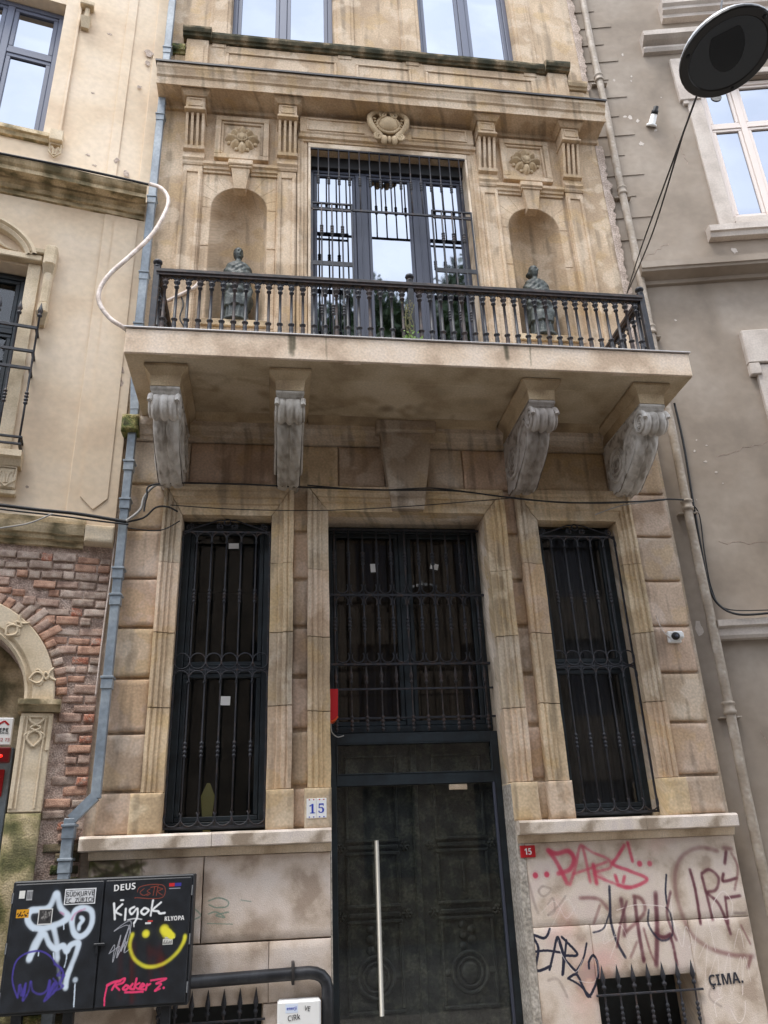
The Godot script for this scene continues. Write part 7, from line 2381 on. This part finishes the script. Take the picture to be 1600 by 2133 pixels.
	pbox(t, "box", mat(C8(96, 14, 18), 0.3), -1.5, -0.755, 2.46, 2.60, -0.16, -0.09, 0.01)
	st = S(true)
	ball(st, Vector3(-0.835, 2.52, -0.09), Vector3(0.02, 0.015, 0.004), 8, 4)
	var em := mat(C8(230, 40, 30), 0.4)
	em.emission_enabled = true
	em.emission = Color(1.0, 0.12, 0.08)
	em.emission_energy_multiplier = 0.8
	put(t, "glowing_letter", st, em)
	t = turned("red_notice", "red notice board on the door below the lit sign", "sign", Vector3(-1.66, 0, 0), 11.5)
	pbox(t, "board", M.red, -1.2, -0.80, 2.18, 2.42, -0.298, -0.28, 0.004)

func build_cabinet() -> void:
	var t := thing("electrical_cabinet", "black two-door street cabinet covered in graffiti and stickers", "cabinet", Vector3(-1.41, -0.1, 0.25))
	var x0 := -2.15
	var x1 := -0.665
	var y0 := 0.49
	var y1 := 1.465
	var st := S()
	bx(st, x0, x1, y0, y1, 0.14, 0.36, 0.01)
	put(t, "body", st, M.cabinet)
	uvr(x0, y0, x1 - x0, y1 - y0)
	for d in [[x0 + 0.022, -1.412], [-1.398, x1 - 0.022]]:
		st = S()
		bx(st, d[0], d[1], y0 + 0.022, y1 - 0.022, 0.36, 0.382, 0.006)
		put(t, "door", st, M.cabinet_paint)
	uvr(0, 0, 1, 1)
	st = S()
	bx(st, -1.45, -1.36, 0.955, 0.975, 0.38, 0.40, 0.004)
	bx(st, -1.43, -1.415, 0.90, 0.955, 0.38, 0.398, 0.003)
	put(t, "latch", st, M.cabinet)
	for y in [0.62, 0.97, 1.34]:
		for x in [x0 + 0.012, x1 - 0.012]:
			st = S(true)
			tube(st, [Vector3(x, y - 0.04, 0.37), Vector3(x, y + 0.04, 0.37)], 0.011, 8)
			put(t, "hinge", st, M.cabinet)
	for x in [-2.02, -1.62, -0.85]:
		st = S()
		bx(st, x - 0.04, x + 0.04, -0.1, y0, 0.2, 0.28, 0.006)
		put(t, "leg", st, M.cabinet)
	var ink := mat(C8(40, 40, 46), 0.6)
	text(t, "sticker_print", "SÜDKURVE", 0.036, ink, Vector3(x0 + 0.553, y0 + 0.862, 0.3835), "Droid Sans Mono", true, false, 0.02, 1.0)
	text(t, "sticker_print", "FC ZÜRICH", 0.034, ink, Vector3(x0 + 0.553, y0 + 0.814, 0.3835), "Droid Sans Mono", true, false, 0.02, 0.95)
	text(t, "sticker_print", "DEUS", 0.05, M.white, Vector3(x0 + 0.91, y0 + 0.896, 0.3835), "Droid Sans", true, true, 0.06, 1.1)
	text(t, "sticker_print", "KLYOPA", 0.034, M.white, Vector3(x0 + 1.337, y0 + 0.64, 0.3835), "Droid Sans", true, false, 0.0, 0.95)

func build_lamp() -> void:
	var c := Vector3(2.70, 6.03, 4.98)
	var t := thing("street_lamp", "round black street lamp hanging on a wire between the houses", "lamp", c)
	var ax := Vector3(-0.08, 1.0, -0.1).normalized()
	var st := S(true)
	lathe(st, [Vector2(0.285, 0.0), Vector2(0.288, 0.02), Vector2(0.27, 0.05), Vector2(0.2, 0.09), Vector2(0.1, 0.115), Vector2(0.03, 0.125), Vector2(0.025, 0.17), Vector2(0.0, 0.172)], c, 40, ax)
	put(t, "housing", st, mat(C8(206, 208, 210), 0.4))
	st = S()
	lathe(st, [Vector2(0.232, -0.004), Vector2(0.24, -0.012), Vector2(0.28, -0.012), Vector2(0.289, -0.004), Vector2(0.289, 0.012), Vector2(0.232, 0.0)], c, 40, ax)
	put(t, "rim", st, mat(C8(46, 44, 42), 0.4))
	st = S()
	lathe(st, [Vector2(0.0, -0.006), Vector2(0.232, -0.006), Vector2(0.234, 0.002)], c, 40, ax)
	put(t, "cover", st, mat(C8(58, 62, 66), 0.35))
	# opening of the lens in the cover: a straight-ended oval
	var e1 := ax.cross(Vector3(0.55, 0, -0.83)).normalized()
	var e2 := ax.cross(e1).normalized()
	st = S()
	var o := c + e2 * 0.05 - ax * 0.0075
	var pts := []
	for i in 30:
		var a := TAU * i / 30.0
		pts.append(o + e1 * cos(a) * 0.105 + e2 * clampf(sin(a) * 0.17, -0.17, 0.11))
	for i in 30:
		tri(st, o, pts[i], pts[(i + 1) % 30])
		quad(st, pts[i], pts[(i + 1) % 30], pts[(i + 1) % 30] + ax * 0.003, pts[i] + ax * 0.003)
	put(t, "lens", st, mat(C8(14, 15, 17), 0.12))
	for k in 3:
		var a := TAU * k / 3.0 + 0.5
		st = S(true)
		ball(st, c - ax * 0.012 + (e1 * cos(a) + e2 * sin(a)) * 0.258, Vector3(0.014, 0.008, 0.014), 8, 6)
		put(t, "screw", st, M.black)
	st = S(true)
	tube(st, [c + ax * 0.17, c + ax * 0.2 + Vector3(0.6, 1.5, -0.35), c + Vector3(1.3, 3.4, -0.7)], 0.006, 6)
	put(t, "suspension_wire", st, M.cable_black)
	# maker's print on the cover
	var tm := TextMesh.new()
	var f := SystemFont.new()
	f.font_names = PackedStringArray(["Droid Sans"])
	tm.font = f
	tm.text = "estrado"
	tm.font_size = 32
	tm.pixel_size = 0.001
	tm.depth = 0.0005
	var mi := MeshInstance3D.new()
	mi.name = "maker_print"
	mi.mesh = tm
	mi.material_override = M.black
	var fx := Vector3(1, 0, 0)
	fx = (fx - ax * fx.dot(ax)).normalized()
	mi.basis = Basis(fx, (-ax).cross(fx), -ax)
	mi.position = -ax * 0.0075 + Vector3(-0.03, 0, 0) - (-ax).cross(fx) * 0.15
	t.add_child(mi, true)
	cable("lamp_cable", "thin dark cable slanting tautly from the round lamp to the limestone front", [[2.63, 6.0, 4.75], [3.25, 6.78, 3.3], [3.9, 7.55, 1.65], [4.571, 8.308, 0.02]], 0.007, M.cable_black)
	cable("lamp_cable", "slack dark cable bowing beside the taut one between lamp and limestone front", [[2.887, 6.323, 4.15], [3.5, 6.93, 2.6], [4.05, 7.6, 1.2], [4.571, 8.3, 0.02]], 0.007, M.cable_black)
